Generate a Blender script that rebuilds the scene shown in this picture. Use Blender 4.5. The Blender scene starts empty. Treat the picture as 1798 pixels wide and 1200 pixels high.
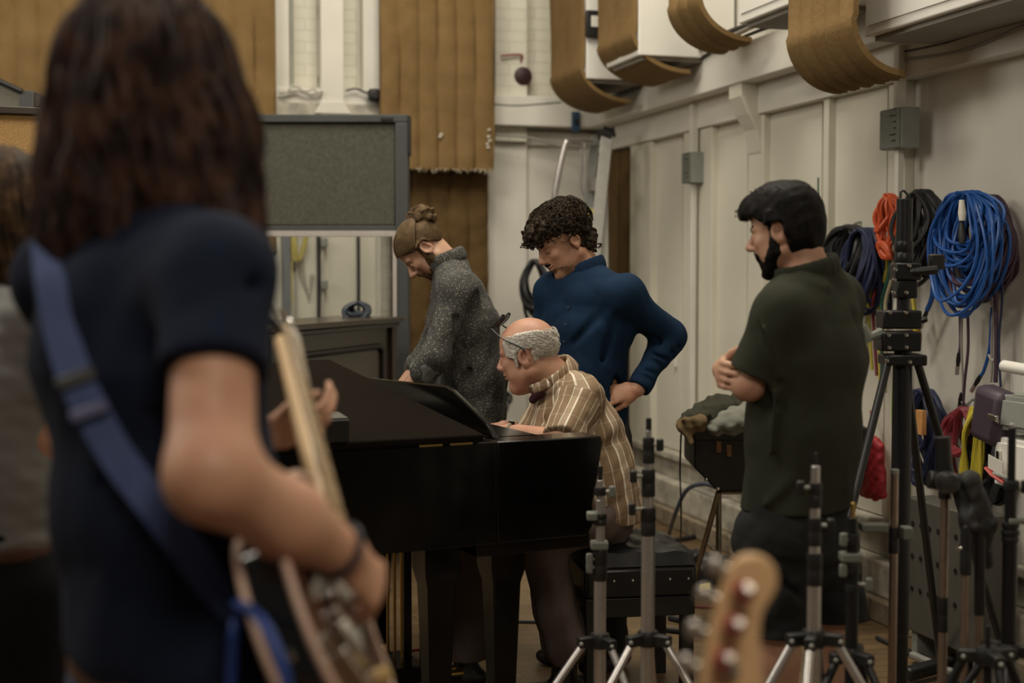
import bpy, math, random
import numpy as np
from mathutils import Vector
random.seed(7); RNG = np.random.RandomState(7)
SC = bpy.context.scene
COL = SC.collection
# ------------------------------------------------------------------ camera
FPX, CX, CY, CAMH = 2500.0, 899.0, 600.0, 1.55
PITCH = math.atan(125/2500.0)
cd = bpy.data.cameras.new('camera'); cam = bpy.data.objects.new('camera', cd); COL.objects.link(cam)
cam.location = (0, 0, CAMH); cam.rotation_euler = (math.pi/2 - PITCH, 0, 0)
cd.sensor_width = 36; cd.lens = 36*FPX/1798.0; cd.clip_start = 0.05
cd.dof.use_dof = True; cd.dof.focus_distance = 5.1; cd.dof.aperture_fstop = 1.9
SC.camera = cam
# ------------------------------------------------------------------ light
SC.view_settings.view_transform = 'Standard'; SC.view_settings.look = 'None'
SC.view_settings.gamma = 1; SC.view_settings.use_curve_mapping = False
SC.view_settings.exposure = 0.04
w = bpy.data.worlds.new('world'); SC.world = w; w.use_nodes = True
w.node_tree.nodes['Background'].inputs[0].default_value = (1.0, .86, .68, 1)
w.node_tree.nodes['Background'].inputs[1].default_value = 0.05
def area(name, loc, size, power, color, tgt=None, sy=None):
    l = bpy.data.lights.new(name, 'AREA'); l.energy = power; l.color = color
    l.shape = 'RECTANGLE'; l.size = size; l.size_y = sy or size
    o = bpy.data.objects.new(name, l); COL.objects.link(o); o.location = loc
    d = (Vector(tgt) - Vector(loc)) if tgt else Vector((0, 0, -1))
    o.rotation_euler = d.to_track_quat('-Z', 'Y').to_euler()
    return o
WARM = (1.0, .92, .77)
area('overhead_light', (-.4, 6.0, 6.2), 2.4, 165, WARM, (0.4, 7.4, 0), 1.4)
area('side_fill_light', (-5.6, 4.2, 4.2), 2.4, 95, (1.0, .93, .82), (1.2, 7.4, 1.9), 2.0)  # unseen side fill, added to brighten the right wall
area('overhead_light', (-3.0, 2.6, 5.6), 2.0, 110, WARM, (-2.0, 6.0, 1.5), 1.2)
area('overhead_light', (1.0, 4.4, 6.2), 1.8, 95, WARM, (1.5, 5.0, 0), 1.0)
area('overhead_light', (.5, -.5, 3.6), 1.2, 42, (1.0, .88, .72), (.1, 2.2, 1.0), .8)  # low fill added behind the camera to brighten the headstock and near arm
# ------------------------------------------------------------------ frames
CP, SP = math.cos(PITCH), math.sin(PITCH)
def V(*a): return np.array(a, float)
def ray(px, py):
    x = (px-CX)/FPX; y = (CY-py)/FPX
    return V(x, CP + y*SP, -SP + y*CP)
def at(px, py, Y):
    r = ray(px, py); return V(0, 0, CAMH) + r*(Y/r[1])
def onfloor(px, py, z=0.0):
    r = ray(px, py); return V(0, 0, CAMH) + r*((z-CAMH)/r[2])
RA = math.atan(.2796); EX = V(math.cos(RA), math.sin(RA), 0); EY = V(-math.sin(RA), math.cos(RA), 0)
C0 = V(.674, 10.16, 0)
def R(u, v, z): return C0 + EX*u + EY*v + V(0, 0, z)
def on_u(px, py, u=0.0):          # plane parallel to the right wall -> (v, z)
    r = ray(px, py); o = V(0, 0, CAMH) - C0
    t = (u - o@EX)/(r@EX); p = o + r*t; return float(p@EY), float(p[2])
def on_v(px, py, v=0.0):          # plane parallel to the back wall -> (u, z)
    r = ray(px, py); o = V(0, 0, CAMH) - C0
    t = (v - o@EY)/(r@EY); p = o + r*t; return float(p@EX), float(p[2])
def nrm(a): a = np.asarray(a, float); return a/np.linalg.norm(a)
# ------------------------------------------------------------------ materials
MATS = {}
def mat(name, col, rough=.6, metal=0, noise=None, bump=None, coat=0, spec=None, sss=0, sheen=0, ior=None, col2=None, alpha=None, trans=0, emit=None):
    """noise=(scale, amount) mottles the colour; bump=(scale, strength, distance)"""
    if name in MATS: return MATS[name]
    m = bpy.data.materials.new(name); m.use_nodes = True; nt = m.node_tree; b = nt.nodes['Principled BSDF']
    b.inputs['Base Color'].default_value = (*col, 1); b.inputs['Roughness'].default_value = rough
    b.inputs['Metallic'].default_value = metal; b.inputs['Coat Weight'].default_value = coat
    b.inputs['Coat Roughness'].default_value = .05
    if spec is not None: b.inputs['Specular IOR Level'].default_value = spec
    if ior: b.inputs['IOR'].default_value = ior
    if sheen: b.inputs['Sheen Weight'].default_value = sheen
    if trans: b.inputs['Transmission Weight'].default_value = trans
    if sss:
        b.inputs['Subsurface Weight'].default_value = sss; b.inputs['Subsurface Radius'].default_value = (.02, .008, .004)
        b.inputs['Subsurface Scale'].default_value = .5
    tc = nt.nodes.new('ShaderNodeTexCoord')
    if noise:
        n = nt.nodes.new('ShaderNodeTexNoise'); n.inputs['Scale'].default_value = noise[0]; n.inputs['Detail'].default_value = 6
        nt.links.new(tc.outputs['Object'], n.inputs['Vector'])
        mp = nt.nodes.new('ShaderNodeMapRange'); mp.inputs[1].default_value = .3; mp.inputs[2].default_value = .7
        nt.links.new(n.outputs['Fac'], mp.inputs[0])
        mx = nt.nodes.new('ShaderNodeMix'); mx.data_type = 'RGBA'
        c2 = col2 or tuple(c*(1-noise[1]) for c in col)
        mx.inputs[6].default_value = (*col, 1); mx.inputs[7].default_value = (*c2, 1)
        nt.links.new(mp.outputs[0], mx.inputs[0]); nt.links.new(mx.outputs[2], b.inputs['Base Color'])
    if bump:
        n2 = nt.nodes.new('ShaderNodeTexNoise'); n2.inputs['Scale'].default_value = bump[0]; n2.inputs['Detail'].default_value = 4
        nt.links.new(tc.outputs['Object'], n2.inputs['Vector'])
        bp = nt.nodes.new('ShaderNodeBump'); bp.inputs['Strength'].default_value = bump[1]; bp.inputs['Distance'].default_value = bump[2]
        nt.links.new(n2.outputs['Fac'], bp.inputs['Height']); nt.links.new(bp.outputs[0], b.inputs['Normal'])
    MATS[name] = m; return m
def nodes(m): return m.node_tree, m.node_tree.nodes['Principled BSDF']
WHITE = mat('white_paint', (.74, .71, .635), .55, noise=(2.2, .13), bump=(30, .15, .01))
WHITE2 = mat('cream_panel_paint', (.71, .68, .575), .5, noise=(1.6, .12), bump=(12, .12, .01))
DIRTY = mat('scuffed_white_paint', (.55, .51, .42), .7, noise=(9, .55), bump=(25, .5, .01))
SHELFW = mat('white_box_paint', (.78, .76, .70), .5, noise=(3, .08))
GREYM = mat('grey_metal_box', (.30, .31, .28), .5, noise=(20, .1))
BLACK = mat('black_plastic', (.012, .012, .012), .45, noise=(40, .3))
BLACKM = mat('black_powder_coat', (.014, .014, .016), .38, .3, noise=(50, .2))
SILVER = mat('brushed_aluminium', (.62, .59, .57), .33, .85, noise=(60, .12))
DULLSIL = mat('dull_grey_metal', (.33, .33, .30), .5, .4, noise=(30, .15))
CHROME = mat('chrome', (.8, .78, .74), .18, 1, noise=(30, .05))
BRASS = mat('brass', (.62, .42, .14), .3, 1, noise=(30, .1))
RUBBER = mat('black_rubber', (.02, .02, .02), .7, noise=(30, .3))
GREENP = mat('pale_green_plastic', (.16, .17, .145), .55, noise=(30, .1))
# quilted brown cloth
def quilt_mat(name, c1, c2):
    m = mat(name, c1, .85, noise=(7, .2), spec=.2, col2=c2, bump=(45, .35, .008)); return m
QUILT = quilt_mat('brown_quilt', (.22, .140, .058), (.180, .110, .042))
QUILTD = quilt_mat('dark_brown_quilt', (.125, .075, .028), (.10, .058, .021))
FUZZ = mat('torn_wadding', (.5, .42, .3), .95, noise=(60, .3))
def brick_paint():
    m = mat('painted_brick', (.60, .57, .46), .6); nt, b = nodes(m)
    tc = nt.nodes.new('ShaderNodeTexCoord'); mp = nt.nodes.new('ShaderNodeMapping'); mp.inputs['Rotation'].default_value = (math.pi/2, 0, 0)
    br = nt.nodes.new('ShaderNodeTexBrick'); br.inputs['Color1'].default_value = (.72, .70, .60, 1); br.inputs['Color2'].default_value = (.69, .66, .56, 1)
    br.inputs['Mortar'].default_value = (.62, .59, .49, 1); br.inputs['Scale'].default_value = 1; br.inputs['Brick Width'].default_value = .22
    br.inputs['Row Height'].default_value = .075; br.inputs['Mortar Size'].default_value = .006
    nt.links.new(tc.outputs['Object'], mp.inputs[0]); nt.links.new(mp.outputs[0], br.inputs[0]); nt.links.new(br.outputs[0], b.inputs['Base Color'])
    bp = nt.nodes.new('ShaderNodeBump'); bp.inputs['Strength'].default_value = .4; bp.inputs['Distance'].default_value = .01; bp.invert = True
    nt.links.new(br.outputs['Fac'], bp.inputs['Height']); nt.links.new(bp.outputs[0], b.inputs['Normal']); return m
BRICK = brick_paint()
def floor_mat():
    m = mat('parquet_floor', (.3, .2, .1), .42); nt, b = nodes(m)
    tc = nt.nodes.new('ShaderNodeTexCoord'); mp = nt.nodes.new('ShaderNodeMapping'); mp.inputs['Rotation'].default_value = (0, 0, -RA)
    br = nt.nodes.new('ShaderNodeTexBrick'); br.inputs['Color1'].default_value = (.20, .128, .062, 1); br.inputs['Color2'].default_value = (.145, .094, .046, 1)
    br.inputs['Mortar'].default_value = (.06, .04, .02, 1); br.inputs['Scale'].default_value = 1; br.inputs['Brick Width'].default_value = .42
    br.inputs['Row Height'].default_value = .075; br.inputs['Mortar Size'].default_value = .0025; br.inputs['Bias'].default_value = 0
    n = nt.nodes.new('ShaderNodeTexNoise'); n.inputs['Scale'].default_value = 3; n.inputs['Detail'].default_value = 8
    mx = nt.nodes.new('ShaderNodeMix'); mx.data_type = 'RGBA'; mx.blend_type = 'MULTIPLY'; mx.inputs[0].default_value = .7
    cr = nt.nodes.new('ShaderNodeValToRGB'); cr.color_ramp.elements[0].color = (.45, .42, .4, 1); cr.color_ramp.elements[1].color = (1, 1, 1, 1)
    cr.color_ramp.elements[0].position = .35; cr.color_ramp.elements[1].position = .65
    nt.links.new(tc.outputs['Object'], mp.inputs[0]); nt.links.new(mp.outputs[0], br.inputs[0]); nt.links.new(tc.outputs['Object'], n.inputs[0])
    nt.links.new(n.outputs['Fac'], cr.inputs[0]); nt.links.new(br.outputs[0], mx.inputs[6]); nt.links.new(cr.outputs[0], mx.inputs[7])
    nt.links.new(mx.outputs[2], b.inputs['Base Color'])
    return m
FLOOR = floor_mat()
# ------------------------------------------------------------------ mesh builder
class MB:
    def __init__(s): s.v = []; s.f = []; s.n = 0
    def raw(s, vs, fs):
        k = s.n; s.v += [tuple(map(float, p)) for p in vs]; s.f += [tuple(i+k for i in f) for f in fs]; s.n += len(vs); return s
    def hexa(s, p):      # 8 corners: bottom 4 ccw, top 4 ccw
        return s.raw(p, [(3, 2, 1, 0), (4, 5, 6, 7), (0, 1, 5, 4), (1, 2, 6, 5), (2, 3, 7, 6), (3, 0, 4, 7)])
    def obox(s, c, ax, ay, az, sx, sy, sz):
        c = np.asarray(c, float); ax, ay, az = nrm(ax)*sx/2, nrm(ay)*sy/2, nrm(az)*sz/2
        return s.hexa([c-ax-ay-az, c+ax-ay-az, c+ax+ay-az, c-ax+ay-az, c-ax-ay+az, c+ax-ay+az, c+ax+ay+az, c-ax+ay+az])
    def box(s, c, sz, rz=0):
        a = V(math.cos(rz), math.sin(rz), 0); b = V(-math.sin(rz), math.cos(rz), 0)
        return s.obox(c, a, b, V(0, 0, 1), *sz)
    def rbox(s, u0, u1, v0, v1, z0, z1):      # box in the room frame
        return s.hexa([R(u0, v0, z0), R(u1, v0, z0), R(u1, v1, z0), R(u0, v1, z0), R(u0, v0, z1), R(u1, v0, z1), R(u1, v1, z1), R(u0, v1, z1)])
    def tube(s, pts, r, n=10, closed=False, caps=True, flat=1.0, up=None):
        P = [np.asarray(p, float) for p in pts]; m = len(P)
        rs = r if hasattr(r, '__len__') else [r]*m
        T = []
        for i in range(m):
            a = P[(i-1) % m] if (closed or i > 0) else P[0]; b = P[(i+1) % m] if (closed or i < m-1) else P[-1]
            d = b-a; L = np.linalg.norm(d); T.append(d/L if L > 1e-9 else V(0, 0, 1))
        U = np.asarray(up, float) if up is not None else (V(0, 0, 1) if abs(T[0][2]) < .9 else V(1, 0, 0))
        N = U - T[0]*(U@T[0]); N = nrm(N); vs = []
        for i in range(m):
            N = N - T[i]*(N@T[i]); l = np.linalg.norm(N); N = N/l if l > 1e-6 else nrm(np.cross(T[i], V(.3, .5, .8)))
            B = np.cross(T[i], N)
            for k in range(n):
                a = 2*math.pi*k/n; vs.append(P[i] + N*math.cos(a)*rs[i]*flat + B*math.sin(a)*rs[i])
        fs = []
        for i in range(m if closed else m-1):
            j = (i+1) % m
            for k in range(n):
                l = (k+1) % n; fs.append((i*n+k, i*n+l, j*n+l, j*n+k))
        if caps and not closed: fs.append(tuple(reversed(range(n)))); fs.append(tuple((m-1)*n+k for k in range(n)))
        return s.raw(vs, fs)
    def cyl(s, a, b, r, r2=None, n=16): return s.tube([a, b], [r, r if r2 is None else r2], n)
    def lathe(s, base, prof, axis=(0, 0, 1), n=20):
        ax = nrm(axis); return s.tube([np.asarray(base, float)+ax*h for _, h in prof], [max(r, 1e-4) for r, _ in prof], n)
    def prism(s, poly, d):       # poly: list of 3D pts, d: extrusion vector
        P = [np.asarray(p, float) for p in poly]; d = np.asarray(d, float); m = len(P)
        return s.raw(P+[p+d for p in P], [tuple(reversed(range(m))), tuple(range(m, 2*m))]+[(i, (i+1) % m, m+(i+1) % m, m+i) for i in range(m)])
    def ball(s, c, r, n=12, sc=(1, 1, 1)):
        c = np.asarray(c, float); vs = [c+V(0, 0, r*sc[2])]; 
        for i in range(1, n//2):
            t = math.pi*i/(n//2)
            for k in range(n):
                a = 2*math.pi*k/n; vs.append(c+V(math.sin(t)*math.cos(a)*r*sc[0], math.sin(t)*math.sin(a)*r*sc[1], math.cos(t)*r*sc[2]))
        vs.append(c-V(0, 0, r*sc[2])); fs = []; q = n//2-1
        for k in range(n): fs.append((0, 1+k, 1+(k+1) % n)); fs.append((len(vs)-1, 1+(q-1)*n+(k+1) % n, 1+(q-1)*n+k))
        for i in range(q-1):
            for k in range(n): fs.append((1+i*n+k, 1+(i+1)*n+k, 1+(i+1)*n+(k+1) % n, 1+i*n+(k+1) % n))
        return s.raw(vs, fs)
    def build(s, name, m, parent=None, smooth=True, bevel=0, origin=None, shadeang=40):
        me = bpy.data.meshes.new(name)
        if parent is not None: org = np.array(parent['_org'][:])
        elif origin is not None: org = np.asarray(origin, float)
        else:
            a = np.array(s.v); org = np.array([(a[:, 0].min()+a[:, 0].max())/2, (a[:, 1].min()+a[:, 1].max())/2, a[:, 2].min()])
        vv = np.array(s.v)-org; me.from_pydata(vv.tolist(), [], s.f); me.materials.append(m)
        o = bpy.data.objects.new(name, me); COL.objects.link(o)
        if smooth:
            me.polygons.foreach_set('use_smooth', [True]*len(me.polygons)); me.set_sharp_from_angle(angle=math.radians(shadeang))
        if parent is not None: o.parent = parent
        else: o.location = org
        o['_org'] = tuple(org)
        if bevel:
            b = o.modifiers.new('bevel', 'BEVEL'); b.width = bevel; b.segments = 2; b.limit_method = 'ANGLE'; b.angle_limit = math.radians(40)
        return o
def tag(o, label, cat, group=None, kind=None):
    if label: o['label'] = label
    if cat: o['category'] = cat
    if group: o['group'] = group
    if kind: o['kind'] = kind
    return o
def thing(name, loc, label, cat, group=None):
    o = bpy.data.objects.new(name, None); COL.objects.link(o); o.location = tuple(loc); o['_org'] = tuple(map(float, loc)); o.empty_display_size = .05
    return tag(o, label, cat, group)
def struct(mb, name, m, bevel=0, parent=None, smooth=False):
    o = mb.build(name, m, parent, smooth, bevel)
    if parent is None: o['kind'] = 'structure'
    return o
def spline(pts, n=8, closed=False):
    P = [np.asarray(p, float) for p in pts]; m = len(P); out = []
    for i in range(m if closed else m-1):
        g = (lambda k: P[k % m]) if closed else (lambda k: P[min(max(k, 0), m-1)])
        a, b, c, d = g(i-1), g(i), g(i+1), g(i+2)
        for k in range(n):
            t = k/n; out.append(.5*((2*b)+(c-a)*t+(2*a-5*b+4*c-d)*t*t+(3*b-a-3*c+d)*t**3))
    if not closed: out.append(P[-1])
    return out
# ================================================================== THE ROOM
def rectU(name, u0, u1, px0, px1, z0, z1, m, un=None, **k):   # box on the right wall between two photo columns at z
    un = u0 if un is None else un
    v0 = on_u(px0, 475, un)[0]; v1 = on_u(px1, 475, un)[0]
    return MB().rbox(min(u0, u1), max(u0, u1), min(v0, v1), max(v0, v1), z0, z1)
struct(MB().hexa([V(-7, -1.5, -.1), V(6, -1.5, -.1), V(6, 13, -.1), V(-7, 13, -.1), V(-7, -1.5, 0), V(6, -1.5, 0), V(6, 13, 0), V(-7, 13, 0)]), 'floor', FLOOR)
struct(MB().rbox(0, .2, -9.5, .2, 0, 6.5), 'wall_right', WHITE)
struct(MB().rbox(-6.5, 0, 0, .2, 0, 6.5), 'wall_back', BRICK)
zb0, zb1 = on_u(1198, 175, -.2)[1], on_u(1198, 113, -.2)[1]
print('beam', zb0, zb1)
vdrop = on_u(1610, 475, 0)[0]
# right wall: beam, ledge under it
struct(MB().rbox(-.2, 0, -8.5, 0, zb0, zb1), 'trim_1', WHITE, .006)
struct(MB().rbox(-6.5, -.2, -.2, 0, zb0, zb1), 'trim_2', WHITE, .006)
struct(MB().rbox(-.09, 0, -8.5, 0, zb0-.16, zb0), 'trim_3', WHITE, .004)
struct(MB().rbox(-6.5, -.09, -.06, 0, zb0-.12, zb0-.03), 'trim_4', WHITE, .004)
ztop = on_u(1448, 167, -.03)[1]
zd = on_u(1190, 800, -.06)[1]
print('ztop', ztop, 'dado', zd)
# wall framing: stiles and the flat door-like panels set between them
n_ = [5]
def trim(mb, m=WHITE2, b=.004):
    struct(mb, 'trim_%d' % n_[0], m, b); n_[0] += 1
for a, b_ in ((1106, 1143), (1199, 1249), (1313, 1339), (1443, 1452)):
    trim(rectU('', -.07, 0, a, b_, zd, zb0-.16, WHITE2))
trim(rectU('', -.055, 0, 1106, 1600, ztop, ztop+.07, WHITE2))
trim(rectU('', -.05, 0, 1556, 1585, zd, zb0-.16, WHITE2))
for i, (a, b_) in enumerate(((1146, 1196), (1252, 1310), (1341, 1440), (1454, 1554))):
    o = struct(rectU('', -.03, 0, a, b_, zd+.02, ztop-.01, WHITE2), 'door_%d' % (i+1), WHITE2, .003)
    if i in (0, 2):     # small latch
        v_, z_ = on_u(b_-8, 640, -.03); MB().rbox(-.05, -.03, v_-.012, v_+.012, .95, 1.07).build('latch', WHITE, o, bevel=.003)
# curved corbel under the beam
v0, _ = on_u(1335, 475, -.07); v1, _ = on_u(1313, 475, -.07)
pr = [(-.19, zb0), (-.19, zb0-.07), (-.15, zb0-.16), (-.10, zb0-.24), (-.075, zb0-.36), (0, zb0-.42), (0, zb0)]
trim(MB().prism([R(u, v0, z) for u, z in pr], EY*(v1-v0)))
# dado and scuffed skirting
trim(MB().rbox(-.06, 0, -8.5, 0, .26, zd), DIRTY, .008)
trim(MB().rbox(-.10, 0, -8.5, 0, zd-.03, zd+.015), DIRTY, .01)
struct(MB().rbox(-.13, 0, -8.5, 0, .1, .26), 'baseboard_right', DIRTY, .012)
struct(MB().rbox(-.17, 0, -8.5, 0, 0, .1), 'baseboard_lower_right', mat('dirty_skirting', (.30, .24, .16), .8, noise=(14, .6), bump=(30, .6, .01)), .008)
struct(MB().rbox(-6.5, 0, -.05, 0, 0, .22), 'baseboard_back', DIRTY, .008)
# back wall: plaster lower half, pilasters and recesses
def rectV(px0, px1, v0, v1, z0, z1, vn=None):
    vn = min(v0, v1) if vn is None else vn
    a = on_v(px0, 475, vn)[0]; b = on_v(px1, 475, vn)[0]
    return MB().rbox(min(a, b), max(a, b), min(v0, v1), max(v0, v1), z0, z1)
trim(rectV(855, 1045, -.03, 0, .22, zb0-.1), WHITE)
trim(rectV(870, 925, -.12, 0, zb0-.1, 6.0), BRICK, .002)
trim(rectV(855, 925, -.07, -.03, .22, zb0-.1), WHITE)
trim(rectV(566, 606, -.22, 0, .0, 6.0), WHITE, .006)
trim(rectV(640, 669, -.20, 0, .0, 6.0), WHITE, .006)
trim(rectV(486, 511, -.18, 0, .0, 6.0), WHITE, .006)
a0 = on_v(566, 475, -.22)[0]; a1 = on_v(606, 475, -.22)[0]; zf = on_v(590, 200, -.22)[1]
trim(MB().prism([R(a0-.045, -.23, zf), R(a1+.045, -.23, zf), R(a1+.015, -.23, zf+.05), R(a1, -.23, zf+.08), R(a0, -.23, zf+.08), R(a0-.015, -.23, zf+.05)], EY*.2), WHITE)
zl = on_v(540, 180, -.2)[1]
trim(MB().rbox(on_v(470, 475, -.2)[0], on_v(700, 475, -.2)[0], -.21, 0, zl-.22, zl), DIRTY, .01)
trim(rectV(630, 639, -.03, 0, zl, 6.0), WHITE, .003)
trim(rectV(511, 519, -.10, 0, zl, 6.0), mat('grey_green_frame_paint', (.33, .33, .27), .5, noise=(5, .2)), .003)

# ------------------------------------------------------------------ quilted hangings
def quilt_sheet(px0, px1, v, ztop_, zbot, nch, m, thick=.03, ragged=.0, seed=1):
    u0 = on_v(px0, 475, v)[0]; u1 = on_v(px1, 475, v)[0]; rs = np.random.RandomState(seed)
    nu = nch*10; nz = 60; mb = MB(); vs = []
    ph = rs.rand(8)*6
    for j in range(nz+1):
        for i in range(nu+1):
            a = i/nu; t = j/nz; c = a*nch
            bulge = abs(math.sin(math.pi*c))**.6*thick*.9 + .008*math.sin(9*t*3+ph[int(c) % 8]*2)+.005*math.sin(37*t*3+ph[int(c+.5) % 8]+6*a)
            z = ztop_ + (zbot-ztop_)*t
            if j == nz: z += ragged*(math.sin(i*1.7+seed)+.6*math.sin(i*4.1))
            vs.append(R(u0+(u1-u0)*a + .006*math.sin(7*t+seed), v-bulge, z))
    m1 = nu+1; fs = [(j*m1+i, (j+1)*m1+i, (j+1)*m1+i+1, j*m1+i+1) for j in range(nz) for i in range(nu)]
    k = len(vs); back = [R(u0+(u1-u0)*i/nu, v+.02, z) for z in (ztop_, zbot) for i in range(nu+1)]
    vs += back
    fs += [(k+i, k+i+1, k+m1+i+1, k+m1+i) for i in range(nu)]
    for i in range(nu): fs.append((nz*m1+i, k+m1+i, k+m1+i+1, nz*m1+i+1)); fs.append((i, i+1, k+i+1, k+i))
    for (i,) in ((0,), (nu,)):
        fs.append(tuple([j*m1+i for j in range(nz+1)]+[k+m1+i, k+i]))
    return mb.raw(vs, fs)
def fringe(px0, px1, v, z, seed, parent, n=70, ln=.03):
    u0 = on_v(px0, 475, v)[0]; u1 = on_v(px1, 475, v)[0]; rs = np.random.RandomState(seed); mb = MB()
    for i in range(n):
        u = u0+(u1-u0)*(i+rs.rand())/n; p = R(u, v-.02+.02*rs.rand(), z+.008); q = p+V(rs.randn()*.012, 0, -ln*(.3+rs.rand()**2)); mb.tube([p, (p+q)/2+V(rs.randn()*.005, 0, 0), q], [.006, .005, .002], 5)
    return mb.build('torn_edge', FUZZ, parent)
zq = on_v(770, 298, -.34)[1]
q = tag(quilt_sheet(669, 867, -.34, 5.6, zq, 6, QUILT, .02, .008, 2).build('acoustic_quilt', QUILT), 'tan padded quilt hanging in front of the back wall, its torn hem above the bun', 'wall quilt', None)
fringe(669, 867, -.34, zq, 3, q)
for (x, y) in ((775, 236), (773, 240), (859, 228), (858, 240), (856, 253), (860, 247), (857, 259)):
    u_, z_ = on_v(x, y, -.36); MB().ball(R(u_, -.36, z_), .013, 8, (1, .5, .8)).build('white_tuft', mat('white_fluff', (.6, .54, .44), .9, noise=(50, .2)), q)
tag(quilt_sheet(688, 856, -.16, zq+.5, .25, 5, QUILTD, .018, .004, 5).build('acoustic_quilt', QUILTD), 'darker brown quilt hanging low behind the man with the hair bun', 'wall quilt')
ql = on_v(300, 192, -.3)[1]
tag(quilt_sheet(-90, 486, -.3, 5.6, ql-.9, 15, QUILT, .02, .003, 9).build('acoustic_quilt', QUILT), 'wide brown quilt covering the upper left of the back wall', 'wall quilt')
# brown board and quilt leaning by the ladder on the right wall
z1 = on_u(1088, 264, -.05)[1]
b_ = MB(); va = on_u(1104, 475, -.03)[0]; vb = on_u(1066, 475, -.03)[0]
for i in range(3):
    c0 = va+(vb-va)*i/3; c1 = va+(vb-va)*(i+1)/3-.01; b_.rbox(-.05-.012*(i % 2), -.005, c0, c1, .3, z1)
tag(b_.build('padded_board', QUILTD, bevel=.02), 'tall brown padded board standing in the corner behind the ladder', 'board')

# ------------------------------------------------------------------ boxes and draped quilts high on the right wall
def drape(px0, px1, uf, pyb, pxref, label, m=QUILT, zt=4.2, nch=4, uend=-.06, rag=.0, curl=.0):
    va = on_u(px0, 475, uf)[0]; vb = on_u(px1, 475, uf)[0]; zb = on_u(pxref, pyb, uf)[1]
    L = [];                                                   # profile (u, z)
    for t in np.linspace(0, 1, 14): L.append((uf-.012*math.sin(t*5), zt+(zb+.22-zt)*t))
    w_ = uend-uf
    for a in np.linspace(0, 1, 14)[1:]:
        L.append((uf + w_*(1-math.cos(a*math.pi/2))*1.0, zb+.22-.22*math.sin(a*math.pi/2)+curl*a**3))
    L = [np.array(p) for p in L]; nv = nch*8; vs = []; th = .024
    for side in (0, 1):
        for j, p in enumerate(L):
            d = L[min(j+1, len(L)-1)]-L[max(j-1, 0)]; nn = np.array([-d[1], d[0]]); nn /= np.linalg.norm(nn)
            if nn[0] < 0 and j < 10: pass
            for i in range(nv+1):
                a = i/nv; bul = abs(math.sin(math.pi*a*nch))**.6*(.013 if nch > 2 else .004)
                off = (-(th*.5+bul) if side == 0 else th*.5)
                q_ = p + (-nn if (nn[0]) < 0 and False else nn)*off
                jag = rag*math.sin(i*2.3)*(1 if j == len(L)-1 else 0)
                vs.append(R(q_[0]+jag, va+(vb-va)*a, q_[1]))
    m1 = nv+1; nj = len(L); k = nj*m1; fs = []
    for j in range(nj-1):
        for i in range(nv):
            fs.append((j*m1+i, j*m1+i+1, (j+1)*m1+i+1, (j+1)*m1+i)); fs.append((k+j*m1+i, k+(j+1)*m1+i, k+(j+1)*m1+i+1, k+j*m1+i+1))
        fs.append((j*m1, (j+1)*m1, k+(j+1)*m1, k+j*m1)); fs.append((j*m1+nv, k+j*m1+nv, k+(j+1)*m1+nv, (j+1)*m1+nv))
    for i in range(nv):
        fs.append(((nj-1)*m1+i, (nj-1)*m1+i+1, k+(nj-1)*m1+i+1, k+(nj-1)*m1+i)); fs.append((i, k+i, k+i+1, i+1))
    return tag(MB().raw(vs, fs).build('acoustic_quilt', m), label, 'wall quilt')
UF = -.62
drape(967, 1020, UF, 182, 1000, 'brown quilt curling under the white box nearest the corner', uend=-.30, nch=2)
drape(1049, 1110, UF, 134, 1080, 'brown quilt draped over the box beside the black socket', uend=-.28, nch=2)
drape(1172, 1225, UF, 76, 1200, 'small brown quilt curl above the wall beam, cut by the top of the photo', uend=-.34, nch=3)
drape(1380, 1493, UF, 139, 1440, 'largest striped brown quilt curling under the right-hand white box', uend=-.40, nch=5, rag=.02)
def wallbox(px0, px1, pyb, pxref, uf, label, u1=-.02):
    va = on_u(px0, 475, uf)[0]; vb = on_u(px1, 475, uf)[0]; zb = on_u(pxref, pyb, uf)[1]
    mb = MB().rbox(uf+.03, u1, min(va, vb), max(va, vb), zb, 4.1)
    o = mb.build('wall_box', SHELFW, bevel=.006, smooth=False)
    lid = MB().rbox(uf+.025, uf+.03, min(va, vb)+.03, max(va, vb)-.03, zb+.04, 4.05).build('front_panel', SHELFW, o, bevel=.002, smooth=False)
    MB().rbox(uf+.06, u1-.03, min(va, vb)+.03, max(va, vb)-.03, zb-.02, zb).build('painted_shade', mat('shade_and_socket_grey', (.30, .28, .24), .8, noise=(5, .2)), o)  # darker plate that paints the shade under the box into its colour
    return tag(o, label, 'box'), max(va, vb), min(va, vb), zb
o1, _, vn, zz = wallbox(975, 1021, 138, 1021, UF, 'white wall box with a black framed socket, nearest the corner')
o2 = wallbox(1055, 1111, 97, 1111, UF, 'white wall box behind the second brown quilt')
wallbox(1283, 1384, 43, 1284, UF, 'white wall box left of the large striped quilt', -.2)
wallbox(1502, 1960, 64, 1510, -.45, 'long white wall box at the top right corner', -.05)
# black framed socket on the near end of the first box
p0 = on_v(1027, 66, vn); p1 = on_v(1050, 20, vn)
s_ = thing('framed_socket', R(p0[0], vn-.01, p0[1]), 'black framed white socket on the end of the white wall box', 'socket')
MB().rbox(p0[0], p1[0]+.05, vn-.035, vn-.001, p0[1], p1[1]).build('frame', BLACK, s_, bevel=.006)
MB().rbox(p0[0]+.028, p1[0]+.02, vn-.042, vn-.034, p0[1]+.06, p1[1]-.035).build('plate', WHITE, s_, bevel=.002)
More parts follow.
